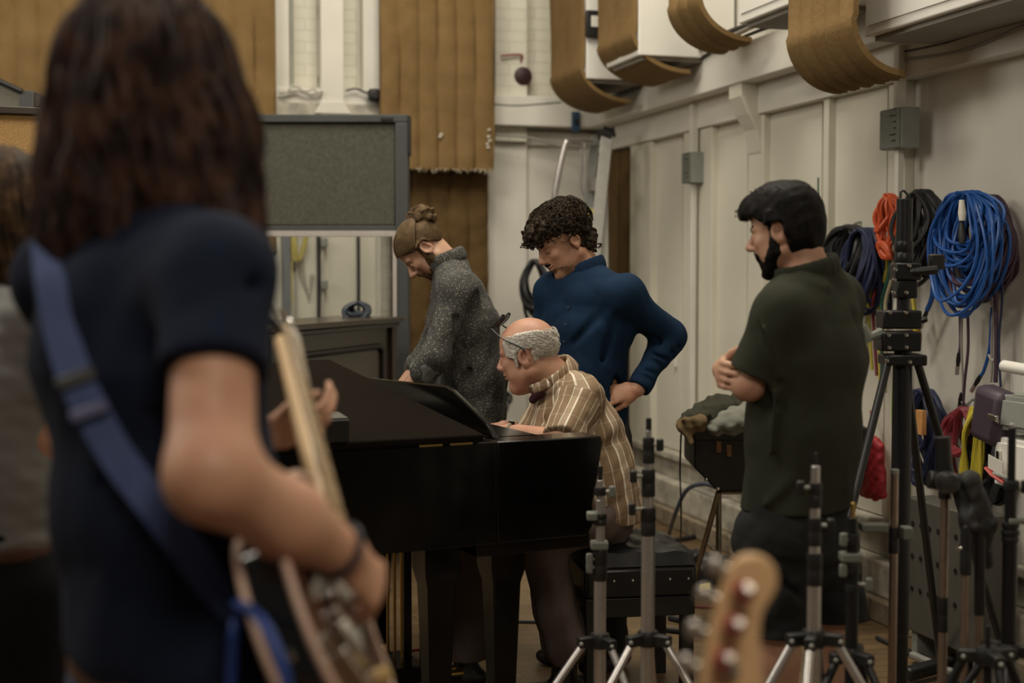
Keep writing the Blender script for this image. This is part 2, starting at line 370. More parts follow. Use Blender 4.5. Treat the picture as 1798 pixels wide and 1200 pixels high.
# fire bell with its red conduit
u_, z_ = on_v(924, 131, -.2); c = R(u_, -.12, z_)
bell = thing('fire_bell', c, 'round red fire bell on the back wall', 'bell')
RED = mat('red_enamel', (.28, .02, .02), .4, noise=(30, .3))
MB().lathe(c+EY*.09, [(0, 0), (.078, 0), (.080, .05), (.070, .068), (0, .068)], -EY, 24).build('back_box', RED, bell)
MB().lathe(c+EY*.03, [(.0, 0), (.068, 0), (.068, .02), (.060, .038), (.03, .048), (0, .050)], -EY, 28).build('gong', mat('dark_red_gong', (.035, .010, .010), .5, .0, noise=(30, .3)), bell)
u1_, z1_ = on_v(878, 99, -.13); u2_, z2_ = on_v(914, 97, -.13)
tag(MB().tube(spline([R(u1_, -.15, z1_), R(u2_, -.14, z2_), R(u_-.015, -.12, z2_-.04), R(u_, -.1, z_+.05)], 6), .007, 8).build('conduit', RED), 'thin red conduit running to the fire bell', 'conduit')
# blue switch on the back beam
a = on_v(1003, 232, -.2); b = on_v(1017, 197, -.2)
o = tag(MB().rbox(a[0], b[0], -.225, -.2, a[1], b[1]).build('wall_switch', mat('dark_blue_plastic', (.03, .07, .13), .5, noise=(20, .2)), bevel=.004), 'narrow dark blue switch box on the beam near the corner', 'switch')
MB().rbox(a[0]+.015, b[0]-.015, -.232, -.224, a[1]+.05, b[1]-.05).build('rocker', BLACK, o, bevel=.002)

# ------------------------------------------------------------------ conduits and junction boxes
CABB = mat('black_cable', (.02, .02, .022), .5, noise=(60, .3))
CABW = mat('white_cable', (.55, .52, .45), .5, noise=(30, .2))
def wallcable(pts, m, label, r=.008, u=None, v=None, name='cable', n=5, seed=0):
    P = []
    for (x, y) in pts:
        if u is not None: v_, z_ = on_u(x, y, u); P.append(R(u, v_, z_))
        else: u_, z_ = on_v(x, y, v); P.append(R(u_, v, z_))
    return tag(MB().tube(spline(P, n), r, 7).build(name, m), label, 'cable')
def jbox(px0, px1, py0, py1, label, front, u=-.06, dep=.09):
    """grey box with conduit above and below on the right wall"""
    v0_, z0_ = on_u((px0+px1)/2, py1, u-dep); _, z1_ = on_u((px0+px1)/2, py0, u-dep); h = front/2
    o = thing('junction_box', R(u-dep/2, v0_, z0_), label, 'junction box')
    MB().rbox(u-dep, u, v0_-h, v0_+h, z0_, z1_).build('case', GREYM, o, bevel=.004)
    MB().rbox(u-dep-.006, u-dep, v0_-h+.003, v0_+h-.003, z0_+.003, z1_-.003).build('cover', GREENP, o, bevel=.002)
    mb = MB()
    for i in range(6): mb.rbox(u-dep-.0075, u-dep-.006, v0_-h+.035, v0_-h+.035+.03+.02*math.sin(i*2), z0_+.03+i*.027, z0_+.036+i*.027)
    mb.build('marking', BLACK, o)
    MB().rbox(u-dep*.75, u-dep*.3, v0_-.022, v0_+.022, z1_, zb0-.02).build('upper_conduit', WHITE, o, bevel=.004)
    MB().rbox(u-dep*.7, u-dep*.35, v0_-.015, v0_+.015, zd+.02, z0_).build('lower_conduit', WHITE, o, bevel=.004)
    for k in (-1, 1):
        for j in (z0_+.02, z1_-.02): MB().ball(R(u-dep-.007, v0_+k*(h-.015), j), .004, 8).build('screw', DULLSIL, o)
    return o
jbox(1545, 1582, 191, 262, 'grey junction box with handwriting, right of the bearded man', .17)
j = jbox(1195, 1216, 268, 322, 'small grey junction box between the cream wall panels', .13)
wallcable([(868, 184), (905, 186), (940, 184), (985, 180)], CABB, 'black cable along the top of the back beam', .012, v=-.19)
wallcable([(868, 176), (920, 180), (975, 172)], CABW, 'white cable above the back beam', .008, v=-.12)
wallcable([(563, -20), (560, 20), (563, 60), (566, 105), (560, 140), (563, 158)], CABB, 'black cable hanging down beside the white column', .009, v=-.1)
wallcable([(490, 163), (520, 158), (545, 165), (566, 160)], CABW, 'tangled pale cable on the ledge left of the column', .012, v=-.24)
wallcable([(500, 168), (515, 150), (535, 160), (550, 156), (562, 168)], CABW, 'loose pale cable loop on the ledge', .007, v=-.25)
wallcable([(607, 160), (625, 156), (645, 163), (666, 160)], CABB, 'black cable on the ledge right of the column', .007, v=-.24)
tag(MB().rbox(*sorted((on_v(648, 475, -.26)[0], on_v(668, 475, -.26)[0])), -.3, -.22, on_v(650, 178, -.26)[1], on_v(650, 156, -.26)[1]).build('cable_lump', BLACK, bevel=.02), 'dark bundle on the ledge beside the tan quilt', 'bundle')
for pts, r, lab in (([(1048, 176), (1110, 158), (1200, 98), (1290, 52), (1380, 30)], .014, 'black cable running along the top of the wall beam'),
               ([(1190, 95), (1215, 108), (1270, 80), (1330, 55), (1380, 38)], .009, 'black cable looping above the wall beam'),):
    wallcable(pts, CABB, lab, r, u=-.21)
wallcable([(1187, 98), (1192, 88), (1205, 86), (1207, 98), (1196, 104), (1188, 98), (1220, 90), (1290, 62), (1375, 20)], CABW, 'white cable with a round loop above the beam', .013, u=-.23)
wallcable([(870, 236), (940, 244), (1000, 262), (1060, 255), (1130, 232), (1200, 205)], mat('grey_cable', (.33, .3, .27), .6, noise=(20, .2)), 'grey cable sagging below the corner of the beam', .008, v=-.24)
wallcable([(1580, 92), (1660, 75), (1740, 48), (1798, 30)], CABB, 'thin dark cable on the upper right wall', .004, u=-.1)
wallcable([(1585, 105), (1690, 88), (1798, 45)], mat('grey_cable', (.33, .3, .27)), 'grey cable above the plain right wall', .006, u=-.1)

# ------------------------------------------------------------------ ladder in the corner
ALU = mat('pale_aluminium', (.42, .41, .37), .45, .5, noise=(20, .15))
LY = 9.0
lad = thing('ladder', at(1040, 900, LY), 'aluminium stepladder leaning in the corner behind the curly-haired man', 'ladder')
lad['_org'] = (at(1040, 900, LY)[0], LY, 0.0); lad.location = lad['_org'][:]
def bar(mb, a, b, wd, dp, side=V(1, 0, 0)):
    a = np.asarray(a, float); b = np.asarray(b, float); ax = b-a; L = np.linalg.norm(ax); s1 = np.cross(nrm(ax), side); 
    if np.linalg.norm(s1) < .1: s1 = V(0, 1, 0)
    s1 = nrm(s1); s2 = np.cross(nrm(ax), s1); return mb.obox((a+b)/2, ax, s2, s1, L, wd, dp)
A1 = [at(1066, 238, LY), at(1030, 380, LY), at(1018, 470, LY), at(985, 905, LY)]
bar(MB(), at(1066, 236, LY), at(990, 975, LY-.25), .075, .03).build('stile', ALU, lad, bevel=.004)
bar(MB(), at(1045, 240, LY+.25), at(972, 960, LY+.1), .06, .03).build('stile', mat('grey_aluminium', (.26, .26, .24), .5, .5, noise=(20, .15)), lad, bevel=.004)
bar(MB(), at(1060, 335, LY+.02), at(1062, 960, LY-.2), .055, .03).build('rear_leg', ALU, lad, bevel=.004)
bar(MB(), at(1043, 335, LY+.2), at(1038, 950, LY+.1), .05, .03).build('rear_leg', mat('grey_aluminium', (.26, .26, .24)), lad, bevel=.004)
for k in range(8):
    t = .12+k*.115; a = at(1066, 236, LY)*(1-t)+at(990, 975, LY-.25)*t; b = at(1045, 240, LY+.25)*(1-t)+at(972, 960, LY+.1)*t
    bar(MB(), a, b, .08, .03, V(0, 0, 1)).build('tread', ALU, lad, bevel=.003)
mb = MB(); bar(mb, at(1046, 338, LY), at(1062, 338, LY), .07, .05); mb.build('hinge_block', DULLSIL, lad, bevel=.004)
bar(MB(), at(1044, 394, LY), at(1062, 394, LY), .02, .02).build('spreader', BLACK, lad)
MB().cyl(at(1056, 232, LY+.02), at(1074, 240, LY+.02), .045, n=14).build('end_cap', RUBBER, lad)
bar(MB(), at(1050, 238, LY+.15), at(1080, 232, LY+.15), .06, .04).build('end_cap', RUBBER, lad)
MB().tube(spline([at(973, 362, LY), at(976, 330, LY), at(992, 256, LY), at(998, 250, LY+.02), at(1012, 250, LY+.1), at(1040, 252, LY+.2)], 6), .019, 10).build('hand_rail', SILVER, lad)
MB().tube([at(1021, 260, LY+.1), at(1021, 330, LY+.1), at(1026, 345, LY+.1)], .008, 8).build('side_strut', SILVER, lad)
MB().tube([at(1026, 252, LY+.1), at(1028, 300, LY+.1)], .006, 8).build('side_strut', SILVER, lad)
MB().tube([at(973, 360, LY), at(1000, 380, LY+.05)], .019, 10).build('hand_rail', SILVER, lad)
mb = MB(); bar(mb, at(1037, 366, LY-.06), at(1035, 378, LY-.06), .04, .004); mb.build('yellow_sticker', mat('yellow_label', (.5, .42, .08), .6, noise=(30, .1)), lad)
# coil of black cable hanging behind the two men in the corner
def coil(name, cx, cy, Y, rx, ry, n, r, m, label, seed=0, cat='cable coil', tail=None, dirv=V(1, 0, 0), nrmv=V(0, 1, 0), build=True, jit=.24, group=None, squeeze=1.0, parent=None, spread=.03):
    """loose hanging hank of cable: n unequal loops from one hook"""
    rs = np.random.RandomState(seed); c = np.asarray(cx, float) if hasattr(cx, '__len__') else at(cx, cy, Y); mb = MB()
    pts = []
    for i in range(n):
        fx = rx*(1-jit*rs.rand()*2.2); fy = ry*(1-jit*2.0*rs.rand()**1.3); tilt = rs.randn()*.16*(rx/ry+.2); dp = rs.randn()*spread
        for k in range(18):
            a = 2*math.pi*k/18+math.pi/2; x = math.cos(a)*fx*(1-.35*squeeze*max(math.sin(a), 0)**2); z = math.sin(a)*fy + (ry-fy)
            X = x*math.cos(tilt)-z*math.sin(tilt)*.4
            pts.append(c+dirv*X+V(0, 0, z)+nrmv*(dp*(1-.6*math.sin(a)) + .012*math.sin(3*a+i)))
    mb.tube(spline(pts, 2), r, 6)
    if tail:
        for tl in tail: mb.tube(spline(tl, 5), r, 6)
    o = mb.build(name, m, parent)
    return tag(o, label, cat, group) if parent is None else o
coil('cable_coil', 938, 512, 9.2, .09, .2, 16, .011, CABB, 'black cable coil hanging behind the curly-haired man', 3)
coil('cable_coil', 872, 712, 9.2, .10, .10, 9, .012, CABB, 'dark cable coil low behind the pianist, by the speckled shirt', 6)
# ================================================================== PEOPLE: smooth-union fields meshed with surface nets
class Field:
    def __init__(s, lo, hi, h, fine=()):
        """fine: list of (axis, lo, hi, h) finer intervals"""
        s.ax = []
        for a in range(3):
            xs = [lo[a]]
            while xs[-1] < hi[a]:
                st = h
                for (fa, l, u, fh) in fine:
                    if fa == a and l <= xs[-1] <= u: st = min(st, fh)
                xs.append(xs[-1]+st)
            s.ax.append(np.array(xs, np.float32))
        s.shape = tuple(len(x) for x in s.ax)
    def new(s): return np.full(s.shape, .12, np.float32)
    def sub(s, lo, hi):
        sl = tuple(slice(max(0, int(np.searchsorted(s.ax[a], lo[a]))), int(np.searchsorted(s.ax[a], hi[a]))+1) for a in range(3))
        X = s.ax[0][sl[0]][:, None, None]; Y = s.ax[1][sl[1]][None, :, None]; Z = s.ax[2][sl[2]][None, None, :]
        return sl, X, Y, Z
    def xyz(s): return s.ax[0][:, None, None], s.ax[1][None, :, None], s.ax[2][None, None, :]
def blend(D, sl, d, k, op):
    A = D[sl]
    if A.size == 0: return
    if op == 'add':
        h = np.maximum(k-np.abs(A-d), 0)/k; D[sl] = np.minimum(A, d)-h*h*k*.25
    elif op == 'cut':
        d = -d; h = np.maximum(k-np.abs(A-d), 0)/k; D[sl] = np.maximum(A, d)+h*h*k*.25
def seg(F, D, a, b, ra, rb=None, L=None, k=.02, op='add', infl=0.0):
    """tapered segment; ra/rb = radius or (half width along L, half depth)"""
    a = np.asarray(a, float); b = np.asarray(b, float); rb = ra if rb is None else rb
    Aa, Ba = (ra if hasattr(ra, '__len__') else (ra, ra)); Ab, Bb = (rb if hasattr(rb, '__len__') else (rb, rb))
    Aa += infl; Ba += infl; Ab += infl; Bb += infl
    m = max(Aa, Ba, Ab, Bb)+k+.02
    sl, X, Y, Z = F.sub(np.minimum(a, b)-m, np.maximum(a, b)+m)
    d = b-a; L2 = float(d@d)
    wx, wy, wz = X-a[0], Y-a[1], Z-a[2]
    t = np.clip((wx*d[0]+wy*d[1]+wz*d[2])/max(L2, 1e-9), 0, 1)
    wx = wx-t*d[0]; wy = wy-t*d[1]; wz = wz-t*d[2]
    if L is None or (Aa == Ba and Ab == Bb):
        dist = np.sqrt(wx*wx+wy*wy+wz*wz)-(Aa+(Ab-Aa)*t)
    else:
        N = nrm(d) if L2 > 1e-9 else V(0, 0, 1); L = np.asarray(L, float); L = nrm(L-N*(L@N)); B = np.cross(N, L)
        A_ = Aa+(Ab-Aa)*t; B_ = Ba+(Bb-Ba)*t; C_ = np.minimum(A_, B_)
        l = wx*L[0]+wy*L[1]+wz*L[2]; q = wx*B[0]+wy*B[1]+wz*B[2]; n = wx*N[0]+wy*N[1]+wz*N[2]
        k0 = np.sqrt((l/A_)**2+(q/B_)**2+(n/C_)**2)+1e-6; k1 = np.sqrt((l/A_**2)**2+(q/B_**2)**2+(n/C_**2)**2)+1e-6
        dist = k0*(k0-1)/k1
    blend(D, sl, dist.astype(np.float32), k, op)
def ell(F, D, c, M, r, k=.01, op='add'):
    """ellipsoid at c, rows of M = axes, r = radii"""
    m = max(r)+k+.02; sl, X, Y, Z = F.sub(c-m, c+m); w = (X-c[0], Y-c[1], Z-c[2]); k0 = 0; k1 = 0
    for i in range(3):
        q = w[0]*M[i][0]+w[1]*M[i][1]+w[2]*M[i][2]; k0 = k0+(q/r[i])**2; k1 = k1+(q/r[i]**2)**2
    k0 = np.sqrt(k0)+1e-6; k1 = np.sqrt(k1)+1e-6; blend(D, sl, (k0*(k0-1)/k1).astype(np.float32), k, op)
def plane(F, p, n):
    X, Y, Z = F.xyz(); n = nrm(n); return ((X-p[0])*n[0]+(Y-p[1])*n[1]+(Z-p[2])*n[2]).astype(np.float32)
def wob(F, D, amp, freq, seed, band=.035, st=(1, 1, 1), nw=5, ridge=False):
    rs = np.random.RandomState(seed); I = np.nonzero(np.abs(D) < band)
    P = np.stack([F.ax[a][I[a]]*st[a] for a in range(3)], 1); v = np.zeros(len(P), np.float32); tot = 0
    wrp = np.sin(P@rs.randn(3)*freq*.4+rs.rand()*6)*1.2
    for i in range(nw):
        kv = nrm(rs.randn(3))*freq*(1+i*.55); a = 1/(1+i*.5); s_ = np.sin(P@kv+rs.rand()*6.3+wrp)
        if ridge: s_ = 1-2*np.abs(s_)
        v += a*s_; tot += a
    D[I] += (amp*v/tot*1.6).astype(np.float32)
def surf(F, D, name, m, root):
    s = D < 0; c = s[:-1, :-1, :-1]; allc = c.copy(); anyc = c.copy()
    n0, n1, n2 = F.shape
    for dx in (0, 1):
        for dy in (0, 1):
            for dz in (0, 1):
                q = s[dx:n0-1+dx, dy:n1-1+dy, dz:n2-1+dz]; allc &= q; anyc |= q
    act = anyc & ~allc; I, J, K = np.nonzero(act); idx = np.full(act.shape, -1, np.int32); idx[I, J, K] = np.arange(len(I))
    acc = np.zeros((len(I), 3), np.float64); cnt = np.zeros(len(I)); base = (I, J, K)
    cor = [(x, y, z) for x in (0, 1) for y in (0, 1) for z in (0, 1)]
    pos = lambda o: np.stack([F.ax[a][base[a]+o[a]] for a in range(3)], 1)
    for ca in cor:
        for a in range(3):
            if ca[a]: continue
            cb = list(ca); cb[a] = 1
            da = D[I+ca[0], J+ca[1], K+ca[2]]; db = D[I+cb[0], J+cb[1], K+cb[2]]; mk = (da < 0) != (db < 0)
            t = np.where(mk, da/np.where(mk, da-db, 1), 0)[:, None]; pa = pos(ca); pb = pos(cb)
            acc += np.where(mk[:, None], pa+(pb-pa)*t, 0); cnt += mk
    vs = acc/cnt[:, None]; quads = []
    for a in range(3):
        b, c_ = (a+1) % 3, (a+2) % 3
        lo = [slice(1, -1)]*3; lo[a] = slice(0, -1); hi = list(lo); hi[a] = slice(1, None)
        # edges with interior neighbours in b and c
        s0 = s[tuple(lo)]; s1 = s[tuple(hi)]; e = np.stack(np.nonzero(s0 != s1), 1)
        off = np.ones(3, int); off[a] = 0; g = e+off; ins = s[tuple(g.T)]
        def cell(db, dc):
            h = g.copy(); h[:, b] -= db; h[:, c_] -= dc; return idx[tuple(h.T)]
        q = np.stack([cell(1, 1), cell(0, 1), cell(0, 0), cell(1, 0)], 1); q[~ins] = q[~ins][:, ::-1]; quads.append(q)
    q = np.concatenate(quads); q = q[(q >= 0).all(1)]
    org = np.array(root['_org'][:]); vs = vs-org
    me = bpy.data.meshes.new(name); me.vertices.add(len(vs)); me.vertices.foreach_set('co', vs.astype(np.float32).ravel())
    me.loops.add(len(q)*4); me.loops.foreach_set('vertex_index', q.astype(np.int32).ravel())
    me.polygons.add(len(q)); me.polygons.foreach_set('loop_start', np.arange(0, len(q)*4, 4, dtype=np.int32))
    me.polygons.foreach_set('loop_total', np.full(len(q), 4, np.int32)); me.polygons.foreach_set('use_smooth', np.ones(len(q), bool))
    me.update(calc_edges=True); me.validate(); me.materials.append(m)
    o = bpy.data.objects.new(name, me); COL.objects.link(o); o.parent = root; o['_org'] = root['_org'][:]
    sm = o.modifiers.new('smooth', 'SMOOTH'); sm.factor = .5; sm.iterations = 2
    return o
def stripe_coords(o, axis0, axis1, fwd, arms, R0=.165):
    """woven-stripe coordinates that run round the torso and round each sleeve, stored on the mesh"""
    me = o.data; n = len(me.vertices); co = np.zeros(n*3, np.float32); me.vertices.foreach_get('co', co); P = co.reshape(-1, 3)+np.array(o['_org'][:])
    ax = nrm(axis1-axis0); f = nrm(fwd-ax*(fwd@ax)); s = np.cross(ax, f); w = P-axis0; u = np.arctan2(w@s, w@f)*R0; v = w@ax
    for a, b, r in arms:
        d = b-a; L = np.linalg.norm(d); d = d/L; q = P-a; t = q@d; rad = q-t[:, None]*d; rr = np.linalg.norm(rad, axis=1)
        g1 = nrm(np.cross(d, V(.2, .9, .3))); g2 = np.cross(d, g1); m = (rr < r) & (t > .02) & (t < L+.08)
        u = np.where(m, np.arctan2(rad@g2, rad@g1)*.085+.03, u); v = np.where(m, t, v)
    for nm, a in (('stripe_u', u), ('stripe_v', v)):
        at_ = me.attributes.new(nm, 'FLOAT', 'POINT'); at_.data.foreach_set('value', a.astype(np.float32))
# ------------------------------------------------------------------ head and hand
class Fr:
    """head frame: c centre between the ears, yaw (deg, world, 0=+x), pitch (deg, + up), roll"""
    def __init__(s, c, yaw, pitch, roll=0, sc=1.0):
        y, p, r = math.radians(yaw), math.radians(pitch), math.radians(roll)
        f = V(math.cos(y)*math.cos(p), math.sin(y)*math.cos(p), math.sin(p)); l0 = V(-math.sin(y), math.cos(y), 0); u0 = np.cross(f, l0)
        s.f = f; s.l = l0*math.cos(r)+u0*math.sin(r); s.u = np.cross(f, s.l); s.c = np.asarray(c, float); s.sc = sc; s.M = [s.f, s.l, s.u]
    def P(s, x, y, z): return s.c+(s.f*x+s.l*y+s.u*z)*s.sc
    def loc(s, F, band=None):
        X, Y, Z = F.xyz(); w = (X-s.c[0], Y-s.c[1], Z-s.c[2])
        return [((w[0]*a[0]+w[1]*a[1]+w[2]*a[2])/s.sc).astype(np.float32) for a in s.M]
def head(F, D, h, nose=1.0, jaw=1.0, fat=0.0, brow=1.0, ears=True):
    S = h.sc; P = h.P
    def E(c, r, k=.012, op='add', M=None): ell(F, D, P(*c), M or h.M, [q*S for q in r], k*S, op)
    def G(a, b, ra, rb=None, k=.012, op='add', L=None): seg(F, D, P(*a), P(*b), ra*S if not hasattr(ra, '__len__') else [q*S for q in ra], None if rb is None else (rb*S if not hasattr(rb, '__len__') else [q*S for q in rb]), L, k*S, op)
    E((-.012, 0, .035), (.097, .076, .088)); E((.035, 0, .035), (.05, .062, .06), .02)
    E((.032, 0, -.030), (.060, .058+fat*.5, .080), .02)
    for s_ in (1, -1):
        G((-.008, .055*s_, -.055), (.058, .018*s_, -.098), .020*jaw+fat*.3, .018*jaw, .02)
        E((.060, .040*s_, -.018), (.022, .020, .018), .02)
        E((.045, .042*s_, -.055), (.022, .016+fat, .028), .02)
        G((.080, .012*s_, .020), (.072, .046*s_, .024), .0085*brow, .008*brow, .012)
        E((.094, .031*s_, .004), (.016, .017, .011), .010, 'cut')
        E((.076, .031*s_, .003), (.0125, .0145, .0115), .003)
        G((.0865, .020*s_, .0015), (.083, .043*s_, -.0005), .0028, .0025, .002)
        E((.100, .0115*s_, -.029), (.010, .0075, .0075), .006)
        if ears:
            ea = math.radians(14); Me = [h.f*math.cos(ea)+h.l*s_*-.35, h.l*s_*math.cos(.35)+h.f*.35*-1, h.u]; Me = [nrm(Me[0]), nrm(Me[1]), h.u]
            E((-.012, .079*s_, -.004), (.020, .0075, .032), .006, M=Me)
            E((-.009, .086*s_, .000), (.011, .007, .020), .004, 'cut', M=Me)
            E((-.006, .078*s_, -.030), (.009, .0065, .010), .006)
            G((-.022, .082*s_, .018), (-.026, .083*s_, -.012), .0040, .0035, .004); G((-.022, .082*s_, .018), (-.004, .081*s_, .026), .0040, .0035, .004)
    G((.086, 0, .018), (.108*nose, 0, -.020), .0075, .0115, .012); E((.107*nose, 0, -.024), (.013, .011, .010), .008)
    E((.086, 0, -.040), (.012, .016, .012), .012)
    E((.090, 0, -.0515), (.0105, .022, .0058), .004); E((.087, 0, -.064), (.0105, .020, .0068), .004)
    G((.0985, -.018, -.0575), (.0985, .018, -.0575), .0022, .0022, .003, 'cut')
    E((.066, 0, -.100), (.022, .022, .019), .018)
def shellD(Dh, F, t): return Dh-t
def hand(F, D, w, d, n, s, sc=1.0, curl=(.5, .6, .5), thumb=(.7, .5, -.3), spread=.12, infl=0):
    """w wrist, d finger direction, n back-of-hand normal, s thumb side"""
    d = nrm(d); n = nrm(n-d*(n@d)); s = nrm(np.cross(n, d)) * (1 if np.cross(n, d)@s > 0 else -1)
    seg(F, D, w-d*.01*sc, w+d*.035*sc, (.027*sc, .019*sc), (.036*sc, .016*sc), s, .012)
    seg(F, D, w+d*.035*sc, w+d*.085*sc, (.036*sc, .015*sc), (.038*sc, .0125*sc), s, .012)
    for i, (o, L) in enumerate(((.029, .078), (.010, .086), (-.010, .080), (-.028, .064))):
        p = w+d*(.088-.004*abs(i-1))*sc+s*o*sc; a = 0; dd = nrm(d+s*spread*(1.2-i*.8)); r = .0098*sc
        for j, fr in enumerate((.45, .32, .23)):
            a += curl[j]*(1+.08*i); q = p+(dd*math.cos(a)-n*math.sin(a))*L*fr*sc
            seg(F, D, p, q, r, r*.9, None, .003 if j else .006); p = q; r *= .9
    p = w+d*.022*sc+s*.026*sc-n*.004*sc; dd = nrm(s*thumb[0]+d*thumb[1]+n*thumb[2]); r = .0155*sc
    for j, L in enumerate((.042, .032, .026)):
        q = p+dd*L*sc; seg(F, D, p, q, r, r*.78, None, .008 if j == 0 else .004); p = q; r *= .82; dd = nrm(dd+d*.25-s*.15)
def limb(F, D, pts, rs, k=.02, infl=0.0):
    for i in range(len(pts)-1): seg(F, D, pts[i], pts[i+1], rs[i]+infl, rs[i+1]+infl, None, k)
def foot(F, D, ankle, d, sc=1.0, infl=0):
    d = nrm(V(d[0], d[1], 0)); a = np.asarray(ankle, float); L = V(-d[1], d[0], 0)
    seg(F, D, a*V(1, 1, 0)-d*.04+V(0, 0, .042), a*V(1, 1, 0)+d*.15+V(0, 0, .032), (.040+infl, .038+infl*.3), (.045+infl, .028+infl*.3), L, .02)
    seg(F, D, a, a*V(1, 1, 0)+V(0, 0, .05), .038+infl, .042+infl, None, .02)
# ------------------------------------------------------------------ people materials
def skinmat(name, c, c2): return mat(name, c, .5, sss=.12, noise=(14, .1), col2=c2, bump=(120, .12, .002))
SK_A = skinmat('warm_skin', (.58, .33, .21), (.52, .26, .17))
SK_B = skinmat('fair_skin', (.55, .33, .22), (.48, .25, .17))
SK_C = skinmat('ruddy_skin', (.52, .29, .19), (.46, .22, .15))
LIP = mat('lip_skin', (.36, .15, .12), .45, noise=(40, .1))
EYEW = mat('eye_white', (.5, .46, .42), .3, noise=(30, .05))
def hairmat(name, c, c2, scale=60):
    m = mat(name, c, .62, spec=.14); nt, b = nodes(m)
    tc = nt.nodes.new('ShaderNodeTexCoord'); n = nt.nodes.new('ShaderNodeTexNoise'); n.inputs['Scale'].default_value = scale; n.inputs['Detail'].default_value = 5
    nt.links.new(tc.outputs['Object'], n.inputs[0]); cr = nt.nodes.new('ShaderNodeValToRGB'); cr.color_ramp.elements[0].color = (*c, 1); cr.color_ramp.elements[1].color = (*c2, 1)
    cr.color_ramp.elements[0].position = .4; cr.color_ramp.elements[1].position = .68
    nt.links.new(n.outputs['Fac'], cr.inputs[0]); nt.links.new(cr.outputs[0], b.inputs['Base Color']); return m
def clothmat(name, c, c2=None, weave=500, bumpamt=.25, noise=6):
    return mat(name, c, .9, spec=.18, noise=(noise, .18), col2=c2, bump=(weave, bumpamt, .001))
# strands that follow a list of control polylines
def locks(root, name, m, polys, r=.004, n=6, seg_=5, taper=True):
    mb = MB()
    for p in polys:
        s_ = spline(p, seg_); k = len(s_); rr = [r*(.35+.65*math.sin(math.pi*min(1, .15+.85*(1-i/(k-1))))) if taper else r for i in range(k)]
        mb.tube(s_, rr, n)
    return mb.build(name, m, root)
def collar_ring(F, D, pts, r, L=None):
    for i in range(len(pts)-1): seg(F, D, pts[i], pts[i+1], r, r, V(0, 0, 1), .006)
# ================================================================== PERSON BUILDERS
def person_root(x, y, label): return thing('person', (x, y, 0), label, 'person')
def hit(F, D, px, py, y0=1.0, y1=7.0, off=.006):
    """first point of a field along a view ray (places a strap or badge on the cloth it lies on)"""
    for Y in np.arange(y0, y1, .004):
        p = at(px, py, Y); i = [int(np.searchsorted(F.ax[a], p[a])) for a in range(3)]
        if all(0 < i[a] < F.shape[a]-1 for a in range(3)) and D[tuple(i)] < off: return p
    return None
def torso(F, D, pel, waist, chest, neckb, shl, shr, infl=0, A=(.165, .145, .17), B=(.115, .105, .12), k=.05):
    L = nrm((shl-shr)*V(1, 1, 0))
    up = (shl+shr)/2
    seg(F, D, pel, waist, (A[0]+infl, B[0]+infl), (A[1]+infl, B[1]+infl), L, k)
    seg(F, D, waist, chest, (A[1]+infl, B[1]+infl), (A[2]+infl, B[2]+infl), L, k)
    seg(F, D, chest, up*.75+chest*.25, (A[2]+infl, B[2]+infl), (A[2]*.85+infl, B[2]*.75+infl), L, k)
    seg(F, D, shl, shr, .058+infl, .058+infl, None, k)
    for s_ in (shl, shr): seg(F, D, neckb, s_, .055+infl, .052+infl, None, k*.8)
def creased(S, S0, D, t=.004): return np.minimum(S, np.maximum(D-t, S0-.001))
def neckcut(F, S, c, q, r=.125):
    X, Y_, Z_ = F.xyz(); near = ((X-c[0])**2+(Y_-c[1])**2+(Z_-c[2])**2) < r*r
    return np.maximum(S, np.where(near, plane(F, c, q), -1).astype(np.float32))
def beard_field(F, h, r, up=.0):
    D = F.new(); P = h.P; S = h.sc
    for s_ in (1, -1):
        seg(F, D, P(.016, .0735*s_, .028+up), P(.010, .066*s_, -.030), r*.35*S, r*.6*S, None, .015); seg(F, D, P(.010, .066*s_, -.030), P(.010, .062*s_, -.055), r*.6*S, r*.85*S, None, .015); seg(F, D, P(.010, .062*s_, -.055), P(.046, .034*s_, -.094), r*.9*S, r*S, None, .015); seg(F, D, P(.014, .064*s_, -.02), P(.040, .048*s_, -.070), r*.4*S, r*.8*S, None, .02)
        seg(F, D, P(.046, .030*s_, -.094), P(.070, 0, -.108), r*S, r*1.15*S, None, .015); seg(F, D, P(.035, .045*s_, -.070), P(.070, .020*s_, -.078), r*.8*S, r*.7*S, None, .015)
        seg(F, D, P(.088, .022*s_, -.062), P(.080, .016*s_, -.085), r*.45*S, r*.5*S, None, .01)
        seg(F, D, P(.1, .004*s_, -.043), P(.090, .026*s_, -.052), r*.32*S, r*.34*S, None, .006)
    seg(F, D, P(.070, 0, -.108), P(.076, 0, -.092), r*.9*S, r*.6*S, None, .01)
    mo = F.new(); ell(F, mo, P(.098, 0, -.058), h.M, [.02*S, .018*S, .0055*S], .004); return np.maximum(D, -mo)
def brows_lids(F, Dh, h, root, m, w=1.0):
    D = F.new()
    for s_ in (1, -1): seg(F, D, h.P(.088, .016*s_, .024), h.P(.070, .052*s_, .030), .006*h.sc*w, .0045*h.sc*w, None, .006)
    D = np.maximum(D, Dh-.0028); surf(F, D, 'eyebrows', m, root)
    De = F.new()
    for s_ in (1, -1): seg(F, De, h.P(.090, .018*s_, -.002), h.P(.083, .046*s_, -.004), .0032*h.sc, .0028*h.sc, None, .003)
    De = np.maximum(De, Dh-.0016); surf(F, De, 'eyelashes', m, root)
def lips(F, Dh, h, root):
    D = F.new(); ell(F, D, h.P(.094, 0, -.0575), h.M, [.014*h.sc, .021*h.sc, .0105*h.sc], .004); D = np.maximum(D, Dh-.0008); surf(F, D, 'lips', LIP, root)
JEANB = clothmat('black_denim', (.012, .012, .014), None, 300)
